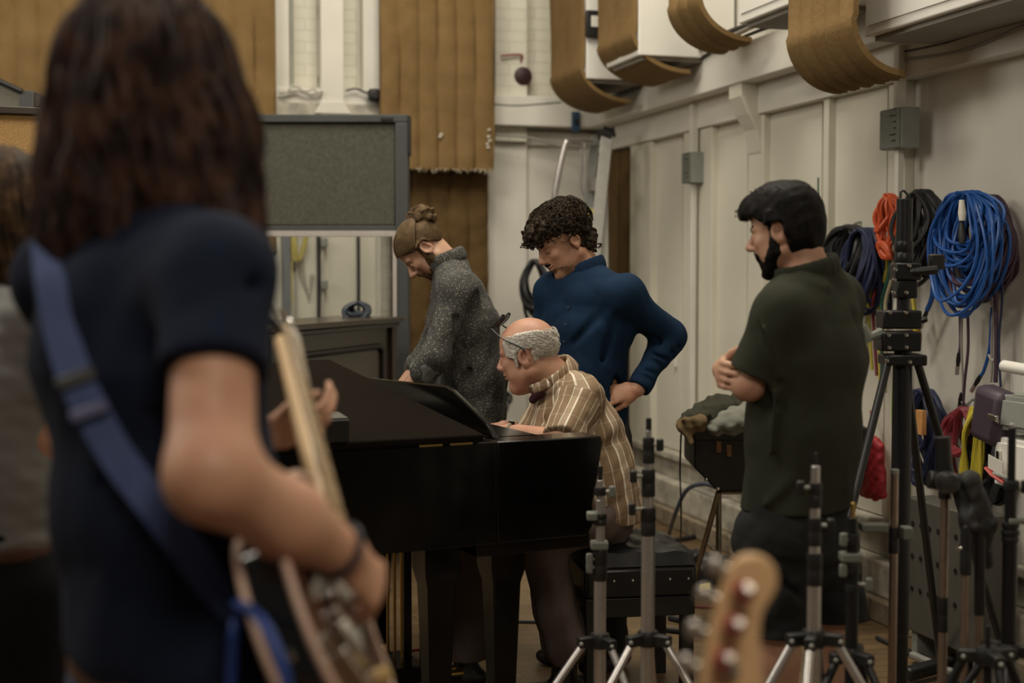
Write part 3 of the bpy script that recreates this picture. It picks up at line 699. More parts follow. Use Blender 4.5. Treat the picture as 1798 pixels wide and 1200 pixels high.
SHOEB = mat('black_shoe_leather', (.015, .014, .013), .4, noise=(30, .3))

# ---------------------------------------------------------------- 1: man with the hair bun and speckled shirt
def man_bun():
    Y = 5.84; root = person_root(at(822, 600, Y)[0], Y, 'bearded man with a hair bun and a dark speckled shirt looking down at the piano')
    F = Field((-.62, 5.45, 0), (.02, 6.2, 1.95), .0062, [(2, 1.42, 1.86, .0036), (0, -.56, -.22, .0042)])
    h = Fr(at(744, 438, Y+.02), 184, -56, 0, 1.0)
    nb = at(790, 472, Y+.02); shl = at(806, 512, Y-.17); shr = at(798, 508, Y+.19)
    pel = at(828, 760, Y); wa = at(826, 655, Y); ch = at(812, 570, Y)
    el = at(767, 628, Y-.24); wr = at(716, 684, Y-.20); elr = at(755, 620, Y+.22); wrr = at(705, 680, Y+.15)
    # one continuous body
    D = F.new(); head(F, D, h, nose=1.06); Dh = D.copy()
    seg(F, D, h.P(-.022, 0, -.055), nb, .055, .064, None, .03)
    torso(F, D, pel, wa, ch, nb, shl, shr, -.012)
    limb(F, D, [shl, el, wr], [.050, .040, .028]); limb(F, D, [shr, elr, wrr], [.050, .040, .028])
    hand(F, D, wr, V(-.8, .2, -.5), V(-.3, -.3, .9), V(0, -1, 0), .95); hand(F, D, wrr, V(-.8, -.2, -.5), V(-.3, .3, .9), V(0, 1, 0), .95)
    hl = at(838, 775, Y-.10); hr = at(828, 775, Y+.10); kl = V(hl[0]-.03, hl[1], .48); kr = V(hr[0]-.03, hr[1], .48); al = V(hl[0]+.04, hl[1]-.03, .09); ar = V(hr[0]+.02, hr[1]+.02, .09)
    for a_, b_, c_ in ((hl, kl, al), (hr, kr, ar)): limb(F, D, [a_, b_, c_], [.085, .055, .038], .03); foot(F, D, c_, V(-1, -.1, 0))
    Db = D; surf(F, D, 'body', SK_B, root)
    # shirt
    S = F.new(); torso(F, S, pel+V(0, 0, -.02), wa, ch, nb, shl, shr, .014, A=(.175, .16, .175), B=(.128, .122, .125))
    lim2 = el*.55+wr*.45
    seg(F, S, shl, el, .068, .056, None, .03); seg(F, S, el, el*.6+wr*.4, .056, .058, None, .02)
    seg(F, S, shr, elr, .068, .056, None, .03); seg(F, S, elr, elr*.6+wrr*.4, .056, .056, None, .02)
    S0 = S.copy(); wob(F, S, .0065, 16, 3, st=(1, 1, .7), ridge=True); wob(F, S, .003, 55, 4, st=(1.3, 1.3, .6))
    for a_, b_ in ((at(835, 520, Y-.2), at(790, 640, Y-.2)), (at(800, 560, Y-.25), at(785, 660, Y-.22)), (at(850, 600, Y-.12), at(800, 700, Y-.2))): seg(F, S, a_, b_, .010, .006, None, .03, 'cut')
    S = creased(S, S0, D)
    hem = at(820, 742, Y); S = np.maximum(S, plane(F, hem, V(.05, 0, -1)))
    S = neckcut(F, S, nb+nrm(h.P(-.04, 0, -.05)-nb)*.035, nrm(h.P(-.04, 0, -.05)-nb))
    SH = mat('speckled_dark_cloth', (.060, .060, .055), .9); nt, b = nodes(SH)
    tc = nt.nodes.new('ShaderNodeTexCoord'); col = None
    base = nt.nodes.new('ShaderNodeTexNoise'); base.inputs['Scale'].default_value = 260; base.inputs['Detail'].default_value = 3; nt.links.new(tc.outputs['Object'], base.inputs[0])
    cr0 = nt.nodes.new('ShaderNodeValToRGB'); cr0.color_ramp.elements[0].color = (.028, .028, .026, 1); cr0.color_ramp.elements[1].color = (.085, .080, .070, 1); cr0.color_ramp.elements[0].position = .35; cr0.color_ramp.elements[1].position = .7
    nt.links.new(base.outputs['Fac'], cr0.inputs[0]); prev = cr0.outputs[0]
    for sc_, th, c_ in ((72, .14, (.46, .44, .39, 1)), (55, .10, (.45, .32, .16, 1)), (120, .2, (.32, .32, .29, 1))):
        vo = nt.nodes.new('ShaderNodeTexVoronoi'); vo.inputs['Scale'].default_value = sc_; nt.links.new(tc.outputs['Object'], vo.inputs['Vector'])
        lt = nt.nodes.new('ShaderNodeMath'); lt.operation = 'LESS_THAN'; lt.inputs[1].default_value = th; nt.links.new(vo.outputs['Distance'], lt.inputs[0])
        mx = nt.nodes.new('ShaderNodeMix'); mx.data_type = 'RGBA'; mx.inputs[7].default_value = c_; nt.links.new(lt.outputs[0], mx.inputs[0]); nt.links.new(prev, mx.inputs[6]); prev = mx.outputs[2]
    nt.links.new(prev, b.inputs['Base Color'])
    surf(F, S, 'shirt', SH, root)
    # collar, cuff
    Cc = F.new(); q = nrm(h.P(-.04, 0, -.05)-nb); sx = V(0, 1, 0); sy = np.cross(q, sx); cpt = nb+q*.045
    ring = [cpt+sx*math.cos(a)*.078+sy*math.sin(a)*.080+q*(.006*math.sin(a)) for a in np.linspace(0, 2*math.pi, 19)]
    for i in range(18): seg(F, Cc, ring[i]-q*.004, ring[i+1]-q*.004, (.024, .008), (.024, .008), q, .02)
    surf(F, Cc, 'collar', SH, root)
    K = F.new(); d = nrm(wr-el); o = el*.62+wr*.38
    for t in (0, .018, .036): seg(F, K, o+d*(t-.02), o+d*(t-.012), .060+.003*math.sin(t*200), .061, None, .004)
    wob(F, K, .006, 60, 9); K = np.maximum(K, plane(F, o+d*.03, d)); K = np.maximum(K, plane(F, o-d*.035, -d))
    surf(F, K, 'rolled_cuff', clothmat('grey_cuff_lining', (.14, .145, .14), None, 200), root)
    # trousers
    T = F.new()
    torso_l = V(0, 1, 0); seg(F, T, pel+V(0, 0, .08), pel-V(0, 0, .06), (.17, .12), (.18, .125), torso_l, .03)
    for a_, b_, c_ in ((hl, kl, al), (hr, kr, ar)): limb(F, T, [a_, b_, c_+V(0, 0, .0)], [.098, .078, .072], .03)
    T0 = T.copy(); wob(F, T, .005, 18, 6, ridge=True); T = creased(T, T0, D); T = np.maximum(T, plane(F, V(0, 0, .07), V(0, 0, -1))); surf(F, T, 'trousers', clothmat('dark_grey_trousers', (.045, .042, .042)), root)
    Z = F.new()
    for c_ in (al, ar): foot(F, Z, c_, V(-1, -.1, 0), infl=.008)
    Z = np.maximum(Z, plane(F, V(0, 0, .11), V(0, 0, 1))); Z = np.maximum(Z, -plane(F, V(0, 0, .001), V(0, 0, 1))); surf(F, Z, 'shoes', SHOEB, root)
    # hair pulled back into a bun
    HB = hairmat('light_brown_hair', (.070, .042, .020), (.13, .082, .040), 30)
    x, y, z = h.loc(F); H = Dh-.009
    H = np.maximum(H, -(z-(.058-.9*(x-.052)))*.8) if False else H
    # keep where above a hairline: front high, dips behind the ear to the nape
    line = np.where(x > .03, .022+(x-.03)*.80, np.where(x > -.025, .026, .026-(-.025-x)*1.7))
    H = np.maximum(H, (line-z)*.7)
    g = np.arctan2(y, x+.085) ; H += np.where(np.abs(H) < .03, .0010*np.sin(g*70+9*z), 0).astype(np.float32)
    # hair side-burn
    seg(F, H, h.P(.012, .074, .03), h.P(.022, .070, -.012), .008, .004, None, .008); seg(F, H, h.P(.012, -.074, .03), h.P(.022, -.070, -.012), .008, .004, None, .008)
    H = np.maximum(H, Dh-.012)
    surf(F, H, 'hair', HB, root)
    bc = at(741, 381, Y+.02); mb = MB(); rs = np.random.RandomState(5)
    B2 = F.new(); ell(F, B2, bc, [V(1, 0, 0), V(0, 1, 0), V(0, 0, 1)], [.054, .05, .038]); seg(F, B2, bc, h.P(-.07, 0, .07), .034, .04, None, .02); wob(F, B2, .011, 60, 2, ridge=True); bun = surf(F, B2, 'hair_bun', HB, root)
    polys = []
    for i in range(60):
        ax_ = nrm(rs.randn(3)); u_ = nrm(np.cross(ax_, rs.randn(3))); v_ = np.cross(ax_, u_); R0 = .038+.009*rs.rand(); a0 = rs.rand()*6; sp = 1.2+2*rs.rand()
        polys.append([bc+(u_*math.cos(a0+t*sp)+v_*math.sin(a0+t*sp)+ax_*.25*math.sin(t*2))*V(1.25, 1, .85)*R0*(1+.06*rs.randn()) for t in np.linspace(0, 1, 6)])
    for i in range(0):
        p = bc+V(rs.randn()*.03, rs.randn()*.02, .03); polys.append([p, p+V(rs.randn()*.025, 0, .02), p+V(rs.randn()*.05-.01, 0, .025+.02*rs.rand())])
    locks(root, 'bun_strands', HB, polys, .0032)
    polys = []
    for s_ in (1, -1):
        for i in range(48):
            a = i/47; p0 = V(.095-.085*a, s_*(.015+.072*a**.5), .068-.035*a); 
            P_ = []
            for t in np.linspace(0, 1, 7):
                q_ = p0*(1-t)+V(-.075, s_*.010, .085)*t; d_ = V(q_[0]+.012, q_[1], q_[2]-.035); e = np.sqrt((d_[0]/.097)**2+(d_[1]/.076)**2+(d_[2]/.088)**2)
                d_ = d_/e*1.165; P_.append(h.P(d_[0]-.012, d_[1], d_[2]+.035))
            polys.append(P_)
    locks(root, 'hair_strands', hairmat('dark_blond_strand', (.26, .17, .085), (.36, .25, .13), 40), polys[::3], .0021)
    locks(root, 'hair_strands', hairmat('brown_strand', (.035, .02, .01), (.07, .04, .02), 40), polys[1::3]+polys[2::3], .0022)
    # beard
    BDm = beard_field(F, h, .0195, -.005); wob(F, BDm, .0025, 170, 8)
    surf(F, BDm, 'beard', hairmat('brown_beard', (.055, .030, .014), (.12, .07, .035), 120), root)
    brows_lids(F, Dh, h, root, HB); lips(F, Dh, h, root)
    return root
# ---------------------------------------------------------------- 2: curly-haired man in the blue shirt
def man_blue():
    Y = 5.5; root = person_root(at(1035, 600, Y)[0], Y, 'curly dark-haired man in a blue band-collar shirt with one hand on his hip')
    F = Field((-.02, 5.05, 0), (.74, 5.95, 1.86), .0062, [(2, 1.40, 1.84, .0036), (0, .04, .34, .0042)])
    h = Fr(at(988, 424, Y+.06), 203, -30, 4, 1.1)
    nb = at(1032, 492, Y+.06); shl = at(1096, 520, Y-.10); shr = at(972, 512, Y+.16)
    ch = at(1032, 575, Y+.04); wa = at(1028, 655, Y+.04); pel = at(1032, 748, Y+.05)
    el = at(1176, 590, Y+.02); wr = at(1118, 684, Y-.10); elr = at(958, 630, Y+.22); wrr = at(985, 735, Y+.05)
    D = F.new(); head(F, D, h, nose=.98); Dh = D.copy()
    seg(F, D, h.P(-.035, 0, -.055), nb, .058, .062, None, .03); torso(F, D, pel, wa, ch, nb, shl, shr, -.014)
    limb(F, D, [shl, el, wr], [.050, .040, .029]); limb(F, D, [shr, elr, wrr], [.050, .040, .028])
    hand(F, D, wr, V(-.93, .05, -.22), V(.1, -.85, .35), V(0, 0, -1), 1.0, (.25, .5, .4), (.4, .8, -.3)); hand(F, D, wrr, V(.2, -.3, -.9), V(-1, 0, 0), V(0, -1, 0), .9)
    hl = pel+V(.07, -.07, -.05); hr = pel+V(-.06, .07, -.05); fwd = V(-.66, -.75, 0)
    kl = V(hl[0]+.01, hl[1]-.02, .48); kr = V(hr[0]-.01, hr[1], .48); al = V(hl[0]+.03, hl[1], .09); ar = V(hr[0], hr[1]+.02, .09)
    for a_, b_, c_ in ((hl, kl, al), (hr, kr, ar)): limb(F, D, [a_, b_, c_], [.085, .055, .038], .03); foot(F, D, c_, fwd)
    surf(F, D, 'body', SK_A, root)
    S = F.new(); torso(F, S, pel, wa, ch, nb, shl, shr, .012, A=(.165, .152, .175), B=(.125, .118, .128))
    seg(F, S, shl, el, .066, .056, None, .03); seg(F, S, el, wr, .060, .040, None, .015); seg(F, S, shr, elr, .066, .055, None, .03); seg(F, S, elr, wrr, .055, .040, None, .02)
    S0 = S.copy(); wob(F, S, .007, 13, 13, st=(1, 1, .8), ridge=True); wob(F, S, .0022, 30, 14)
    dd = nrm(wr-el)
    for i, t in enumerate((.12, .24, .38, .52, .66, .8)):       # wrinkles round the forearm
        c = el+(wr-el)*t; sd = nrm(np.cross(dd, V(0, 1, 0))); seg(F, S, c-sd*.05+V(0, -.05, 0)+dd*.01*(-1)**i, c+sd*.05+V(0, -.045, 0)-dd*.012, .006, .006, None, .012, 'cut')
    for a_, b_ in ((at(1085, 560, Y-.15), at(1050, 650, Y-.1)), (at(1060, 545, Y-.14), at(1010, 600, Y-.1)), (at(1078, 640, Y-.05), at(1020, 690, Y-.1)), (at(1000, 540, Y-.02), at(985, 640, Y-.02))): seg(F, S, a_, b_, .009, .006, None, .03, 'cut')
    S = creased(S, S0, D)
    e_ = wr-dd*.0; S = np.maximum(S, np.where(((F.xyz()[0]-wr[0])**2+(F.xyz()[1]-wr[1])**2+(F.xyz()[2]-wr[2])**2) < .10**2, plane(F, wr-dd*.008, dd), -1).astype(np.float32))
    S = np.maximum(S, plane(F, at(1030, 756, Y), V(0, 0, -1)))
    q = nrm(h.P(-.04, 0, -.05)-nb); S = neckcut(F, S, nb+q*.045, q)
    BLUE = clothmat('deep_blue_cotton', (.0065, .023, .055), (.005, .018, .045), 420)
    surf(F, S, 'shirt', BLUE, root)
    Cc = F.new(); sx = nrm(np.cross(q, fwd)); sy = np.cross(q, sx); cpt = nb+q*.045
    ring = [cpt+sx*math.cos(a)*.078+sy*math.sin(a)*.076+q*(-.012*math.sin(a)) for a in np.linspace(math.pi/2+.22, math.pi/2+2*math.pi-.22, 19)]
    if ((ring[0]-cpt)@fwd) < 0: ring = [cpt-(p-cpt)+2*q*((p-cpt)@q) for p in ring]
    for i in range(18): seg(F, Cc, ring[i], ring[i+1], (.024, .0065), (.024, .0065), q, .02)
    surf(F, Cc, 'collar', BLUE, root)
    # placket with buttons down the chest
    pts = [hit(F, S, x_, y_, 5.0, 5.9, .002) for x_, y_ in ((1004, 512), (998, 540), (993, 570), (990, 600), (988, 630), (988, 660))]
    pts = [p for p in pts if p is not None]
    
    for p in pts[1:4]: MB().ball(p-V(0, .006, 0), .0045, 8).build('button', mat('dark_button', (.02, .03, .05), .4, noise=(30, .1)), root)
    T = F.new(); seg(F, T, pel+V(0, 0, .06), pel-V(0, 0, .08), (.165, .12), (.17, .125), sx, .03)
    for a_, b_, c_ in ((hl, kl, al), (hr, kr, ar)): limb(F, T, [a_, b_, c_], [.095, .070, .055], .03)
    T0 = T.copy(); wob(F, T, .005, 18, 6, ridge=True); T = creased(T, T0, D); T = np.maximum(T, plane(F, V(0, 0, .07), V(0, 0, -1))); surf(F, T, 'trousers', clothmat('dark_grey_trousers', (.045, .042, .042)), root)
    Z = F.new()
    for c_ in (al, ar): foot(F, Z, c_, fwd, infl=.008)
    Z = np.maximum(Z, plane(F, V(0, 0, .11), V(0, 0, 1))); Z = np.maximum(Z, -plane(F, V(0, 0, .001), V(0, 0, 1))); surf(F, Z, 'shoes', SHOEB, root)
    # hair
    HB = hairmat('dark_curly_hair', (.010, .007, .0045), (.055, .036, .020), 90)
    x, y, z = h.loc(F); H = F.new(); ell(F, H, h.P(-.016, 0, .050), h.M, [.112*1.1, .090*1.1, .088*1.1], .02)
    ell(F, H, h.P(.060, 0, .075), h.M, [.056*1.1, .066*1.1, .040*1.1], .03); ell(F, H, h.P(-.065, 0, -.02), h.M, [.05*1.1, .066*1.1, .07*1.1], .03)
    line = np.where(x > .035, .050, np.where(x > -.002, .015+(x+.002)*.9, -.085)); H = np.maximum(H, (line-z)*.8)
    wob(F, H, .011, 55, 31, ridge=True, band=.05); surf(F, H, 'hair', HB, root)
    rs = np.random.RandomState(12); polys = []
    for i in range(520):
        th = rs.rand()*2*math.pi; ph = math.acos(1-1.15*rs.rand()); d_ = V(math.sin(ph)*math.cos(th), math.sin(ph)*math.sin(th), math.cos(ph))
        b_ = V(-.014+d_[0]*.120, d_[1]*.094, .050+d_[2]*.094)
        if b_[0] > .04 and b_[2] < .055: b_[2] = .055+rs.rand()*.02
        if b_[0] > -.01 and b_[0] < .05 and b_[2] < .02: continue
        cl = .016+.022*rs.rand(); u_ = nrm(np.cross(d_, rs.randn(3))); v_ = np.cross(d_, u_); a0 = rs.rand()*6
        polys.append([h.P(*(b_+(u_*math.cos(a0+t*3.0)+v_*math.sin(a0+t*3.0))*cl*(1-.3*t)+d_*.006*math.sin(t*3)-V(0, 0, .004*t))) for t in np.linspace(0, 1, 7)])
    for i in range(40):                                        # fringe curls over the forehead
        a = rs.rand(); b_ = V(.085+.022*rs.rand(), (rs.rand()-.5)*.11, .072-.022*rs.rand()); r_ = .011+.006*rs.rand(); a0 = rs.rand()*6
        polys.append([h.P(b_[0]+.012*math.sin(t*3)+r_*math.cos(a0+5*t), b_[1]+r_*math.sin(a0+5*t), b_[2]-.012*t) for t in np.linspace(0, 1, 8)])
    for i in range(28):
        b_ = V(-.05-.04*rs.rand(), (rs.rand()-.5)*.12, -.05-.02*rs.rand()); r_ = .012; a0 = rs.rand()*6
        polys.append([h.P(b_[0]+r_*math.cos(a0+4*t), b_[1]+r_*math.sin(a0+4*t), b_[2]-.02*t) for t in np.linspace(0, 1, 7)])
    locks(root, 'hair_curls', HB, polys, .0022, 5, 3)
    ms = F.new(); ell(F, ms, h.P(.097, 0, -.044), h.M, [.02, .027, .0065], .01); ms = np.maximum(ms, Dh-.003)
    surf(F, ms, 'moustache', HB, root)
    Dj = np.maximum(Dh-.0010, np.maximum(z+.068-.3*(x-.05), -(x-.02))); wob(F, Dj, .0012, 300, 3); surf(F, Dj, 'stubble', hairmat('stubble', (.30, .165, .10), (.42, .24, .15), 260), root)
    brows_lids(F, Dh, h, root, HB, 1.2); lips(F, Dh, h, root)
    return root
# ---------------------------------------------------------------- 3: older man at the piano
def man_piano():
    Y = 5.15; root = person_root(at(1035, 600, Y)[0], Y, 'older balding man in a plaid short-sleeved shirt seated at the grand piano')
    F = Field((-.30, 4.62, 0), (.52, 5.62, 1.44), .0062, [(2, 1.02, 1.42, .0036), (0, -.08, .2, .0042)])
    h = Fr(at(927, 623, Y+.04), 163, -13, -3, 1.08)
    nb = at(985, 676, Y+.05); shl = at(1020, 700, Y-.12); shr = at(975, 700, Y+.24)
    ch = at(1010, 770, Y+.03); wa = at(1030, 840, Y+.03); pel = at(1048, 895, Y+.03)
    el = at(985, 775, Y-.26); wr = at(893, 758, Y-.10); elr = at(935, 778, Y+.26); wrr = at(885, 752, Y+.10)
    D = F.new(); head(F, D, h, nose=.97, jaw=1.15, fat=.008); Dh = D.copy()
    ell(F, D, h.P(.03, 0, -.10), h.M, [.05, .05, .03], .03); Dh = D.copy()
    seg(F, D, h.P(-.035, 0, -.05), nb, .068, .075, None, .03); torso(F, D, pel, wa, ch, nb, shl, shr, -.014, A=(.18, .18, .18), B=(.14, .15, .14))
    limb(F, D, [shl, el, wr], [.054, .043, .029]); limb(F, D, [shr, elr, wrr], [.054, .043, .029])
    hand(F, D, wr, V(-.95, .1, .10), V(-.1, 0, 1), V(0, .9, .3), .95, (.25, .35, .3)); hand(F, D, wrr, V(-.95, -.1, .05), V(-.1, 0, 1), V(0, -.9, .3), .95, (.25, .35, .3))
    hl = at(1050, 905, Y-.09); hr = at(1045, 905, Y+.12)
    kl = at(952, 948, Y-.12); al = at(990, 1135, Y-.08); kr = at(842, 948, Y+.10); ar = at(818, 1162, Y+.06)
    limb(F, D, [hl, kl, al], [.088, .058, .038], .03); limb(F, D, [hr, kr, ar], [.088, .058, .038], .03)
    foot(F, D, al*V(1, 1, 0)+V(0, 0, .12), V(-.9, -.2, 0)); foot(F, D, ar, V(-1, -.1, 0)); surf(F, D, 'body', SK_C, root)
    # shirt
    S = F.new(); torso(F, S, pel+V(.0, 0, .0), wa, ch, nb, shl, shr, .012, A=(.19, .185, .185), B=(.15, .155, .148))
    seg(F, S, ch+V(-.03, 0, 0), wa+V(-.04, 0, .02), (.12, .12), (.13, .13), V(0, 1, 0), .05)
    seg(F, S, ch+V(-.06, -.05, .07), ch+V(-.14, -.02, -.02), (.11, .07), (.11, .05), V(0, 1, 0), .05)
    seg(F, S, shl, el*.97+shl*.03, .075, .070, None, .03); seg(F, S, shr, elr*.8+shr*.2, .075, .074, None, .03)
    S0 = S.copy(); wob(F, S, .008, 13, 23, ridge=True); wob(F, S, .003, 45, 24)
    for a_, b_ in ((at(1060, 700, Y-.2), at(1075, 790, Y-.15)), (at(1040, 740, Y-.25), at(1055, 830, Y-.2)), (at(985, 660, Y-.1), at(960, 740, Y-.1)), (at(1090, 770, Y-.1), at(1030, 800, Y-.2)), (at(960, 690, Y-.1), at(925, 745, Y-.1))): seg(F, S, a_, b_, .012, .008, None, .03, 'cut')
    dd = nrm(el-shl); X, YY, ZZ = F.xyz()
    S = creased(S, S0, D)
    near = ((X-el[0])**2+(YY-el[1])**2+(ZZ-el[2])**2) < .12**2; S = np.maximum(S, np.where(near, plane(F, el-dd*.002, dd), -1).astype(np.float32))
    S = np.maximum(S, plane(F, V(0, 0, .64), V(0, 0, -1)))
    q = nrm(h.P(-.04, 0, -.05)-nb); S = neckcut(F, S, nb+q*.055, q+V(.2, 0, .1), .14)
    PL = mat('plaid_cotton', (.36, .25, .15), .85); nt, b = nodes(PL)
    mp = nt.nodes.new('ShaderNodeTexCoord'); au = nt.nodes.new('ShaderNodeAttribute'); au.attribute_name = 'stripe_u'; av = nt.nodes.new('ShaderNodeAttribute'); av.attribute_name = 'stripe_v'
    def stripe(src, per, off, wd):
        a = nt.nodes.new('ShaderNodeMath'); a.operation = 'MULTIPLY_ADD'; a.inputs[1].default_value = 1/per; a.inputs[2].default_value = off; nt.links.new(src, a.inputs[0])
        f_ = nt.nodes.new('ShaderNodeMath'); f_.operation = 'FRACT'; nt.links.new(a.outputs[0], f_.inputs[0])
        l = nt.nodes.new('ShaderNodeMath'); l.operation = 'LESS_THAN'; l.inputs[1].default_value = wd; nt.links.new(f_.outputs[0], l.inputs[0]); return l.outputs[0]
    nz = nt.nodes.new('ShaderNodeTexNoise'); nz.inputs['Scale'].default_value = 220; nt.links.new(mp.outputs['Object'], nz.inputs[0])
    prev = None
    def mixc(fac, col, strength, prev):
        m_ = nt.nodes.new('ShaderNodeMath'); m_.operation = 'MULTIPLY'; m_.inputs[1].default_value = strength; nt.links.new(fac, m_.inputs[0])
        mx = nt.nodes.new('ShaderNodeMix'); mx.data_type = 'RGBA'; mx.inputs[7].default_value = (*col, 1); nt.links.new(m_.outputs[0], mx.inputs[0])
        if prev is None: mx.inputs[6].default_value = (.20, .125, .065, 1)
        else: nt.links.new(prev, mx.inputs[6])
        return mx.outputs[2]
    prev = mixc(nz.outputs['Fac'], (.29, .205, .125), .5, prev)
    prev = mixc(stripe(au.outputs['Fac'], .092, .1, .34), (.38, .285, .195), .75, prev)
    prev = mixc(stripe(au.outputs['Fac'], .092, .1, .07), (.72, .66, .54), .95, prev)
    prev = mixc(stripe(au.outputs['Fac'], .092, .80, .05), (.70, .63, .5), .85, prev)
    prev = mixc(stripe(au.outputs['Fac'], .092, .45, .03), (.68, .6, .48), .7, prev)
    prev = mixc(stripe(au.outputs['Fac'], .046, .62, .035), (.10, .07, .05), .6, prev)
    prev = mixc(stripe(av.outputs['Fac'], .085, .3, .05), (.70, .63, .5), .14, prev)
    prev = mixc(stripe(av.outputs['Fac'], .085, .6, .30), (.20, .13, .07), .18, prev)
    nt.links.new(prev, b.inputs['Base Color'])
    sh_ = surf(F, S, 'shirt', PL, root); stripe_coords(sh_, pel+V(-.02, 0, 0), nb+V(.03, 0, 0), V(-1, 0, 0), [(shl, el, .092), (shr, elr, .092)])
    Cc = F.new(); fw = V(-.95, -.1, 0); sx = nrm(np.cross(q, fw)); sy = np.cross(q, sx); cpt = nb+q*.055
    ring = [cpt+sx*math.cos(a)*.086+sy*math.sin(a)*.090+q*(-.02*math.sin(a)) for a in np.linspace(0, 2*math.pi, 21)]
    for i in range(20): seg(F, Cc, ring[i]-q*.002, ring[i+1]-q*.002, (.024, .007), (.024, .007), q, .02)
    p_ = at(938, 688, Y-.07); seg(F, Cc, at(962, 672, Y-.09), p_, (.022, .006), (.012, .006), V(0, 0, 1), .01)
    cl_ = surf(F, Cc, 'collar', PL, root); stripe_coords(cl_, pel+V(-.02, 0, 0), nb+V(.03, 0, 0), V(-1, 0, 0), [])
    u = F.new(); seg(F, u, at(947, 690, Y-.06), at(936, 702, Y-.04), .022, .016, None, .01); surf(F, u, 'undershirt', clothmat('maroon_undershirt', (.05, .02, .025)), root)
    # trousers, shoes
    T = F.new(); seg(F, T, pel, (hl+hr)/2, (.19, .14), (.19, .14), V(0, 1, 0), .03)
    limb(F, T, [hl, kl], [.098, .078], .03); seg(F, T, kl, al, .078, .074, None, .02); seg(F, T, kl*.3+al*.7, al+V(.03, 0, .03), .07, .085, None, .03)
    limb(F, T, [hr, kr, ar], [.098, .080, .080], .03); T0 = T.copy(); wob(F, T, .006, 17, 26, ridge=True)
    T = creased(T, T0, D)
    T = np.maximum(T, plane(F, V(0, 0, .115), V(0, 0, -1))); surf(F, T, 'trousers', clothmat('taupe_trousers', (.13, .098, .088)), root)
    Z = F.new(); foot(F, Z, al*V(1, 1, 0)+V(0, 0, .1), V(-.9, -.2, 0), infl=.008); foot(F, Z, ar*V(1, 1, 0)+V(0, 0, .1), V(-1, -.1, 0), infl=.008)
    Z = np.maximum(Z, plane(F, V(0, 0, .13), V(0, 0, 1))); Z = np.maximum(Z, -plane(F, V(0, 0, .001), V(0, 0, 1))); surf(F, Z, 'shoes', SHOEB, root)
    # white hair round the sides and back
    WH = hairmat('white_hair', (.42, .39, .34), (.72, .68, .61), 120)
    x, y, z = h.loc(F); H = Dh-.006
    top = .078-.30*np.maximum(x-.02, 0)-.25*np.maximum(-x-.04, 0); low = np.where(x > .022, .004-(x-.022)*-.1, np.where(x > -.035, .026, -.055))
    H = np.maximum(H, (z-top)*.8); H = np.maximum(H, (low-z)*.8); H = np.maximum(H, (x-.060)*.8)
    H = np.maximum(H, np.where(np.abs(y) < .030, np.where(x > .03, .02, -.02), -.02)); H = np.maximum(H, np.where((x > .045) & (np.abs(y) < .045), .02, -.02))
    wob(F, H, .0035, 130, 5, st=(1, 1, .5)); seg(F, H, h.P(.020, .074, .02), h.P(.024, .070, -.030), .012, .006, None, .008)
    seg(F, H, h.P(.020, -.074, .02), h.P(.024, -.070, -.030), .012, .006, None, .008)
    surf(F, H, 'hair', WH, root)
    rs = np.random.RandomState(44); polys = []
    for i in range(1300):
        s_ = 1 if rs.rand() < .62 else -1; xx = -.105+.16*rs.rand(); zz = (-.045 if xx < -.04 else .03)+rs.rand()*(.12 if xx < -.04 else .045)
        e = max(0, 1-((xx+.012)/.099)**2-((zz-.035)/.09)**2)
        if e <= 0.01: continue
        yy = s_*.078*math.sqrt(e); n_v = nrm(V((xx+.012)/.097**2, yy/.076**2, (zz-.035)/.088**2))
        t_ = nrm(V(-.8, 0, -.45+.25*rs.rand())); b_ = V(xx, yy, zz)+n_v*.004; t_ = nrm(t_-n_v*(t_@n_v)); ln = .016+.012*rs.rand()
        polys.append([h.P(*b_), h.P(*(b_+t_*ln*.5+n_v*.0035)), h.P(*(b_+t_*ln+n_v*.000))])
    locks(root, 'hair_strands', WH, polys, .0009, 4, 3)
    GB = hairmat('grey_brow', (.3, .26, .22), (.45, .4, .34)); brows_lids(F, Dh, h, root, GB); lips(F, Dh, h, root)
    # glasses pushed up on the head (a thing of their own)
    g = thing('eyeglasses', h.P(.05, 0, .10), 'black-framed glasses pushed up on the bald head', 'glasses')
    P = h.P; mb = MB(); t = [(.084, .066, .114), (.050, .082, .075), (-.004, .090, .038), (-.022, .091, .016)]
    for s_, nm in ((1, 'temple'), (-1, 'temple')): MB().tube(spline([P(a, b_*s_, c) for a, b_, c in t], 5), .0028, 6).build(nm, BLACK, g)
    for s_ in (1, -1):
        loop = [P(.092-.008*abs(math.cos(a))-.046*(math.sin(a)*.5+.5), s_*(.034+.028*np.sign(math.cos(a))*abs(math.cos(a))**.6), .114+.036*(math.sin(a)*.5+.5)) for a in np.linspace(0, 2*math.pi, 17)[:-1]]
        MB().tube(loop, .0032, 6, closed=True).build('rim', BLACK, g)
        c_ = sum(loop)/16; gl = MB().raw(loop+[c_+h.f*.002], [(i, (i+1) % 16, 16) for i in range(16)]); 
        lens = gl.build('lens', mat('tinted_lens', (.6, .6, .62), .05, trans=.95, noise=(10, .05)), g)
    MB().tube([P(.066, -.008, .134), P(.068, 0, .137), P(.066, .008, .134)], .003, 6).build('bridge', BLACK, g)
    # wrist watch on the near wrist
    d = nrm(wrr-elr); wt = thing('wrist_watch', wr, 'watch with a pale strap on the wrist of the man at the piano', 'watch'); dw = nrm(wr-el); a_ = V(0, 1, 0)-dw*(dw[1]); a_ = nrm(a_); c_ = np.cross(dw, a_); o_ = wr-dw*.02
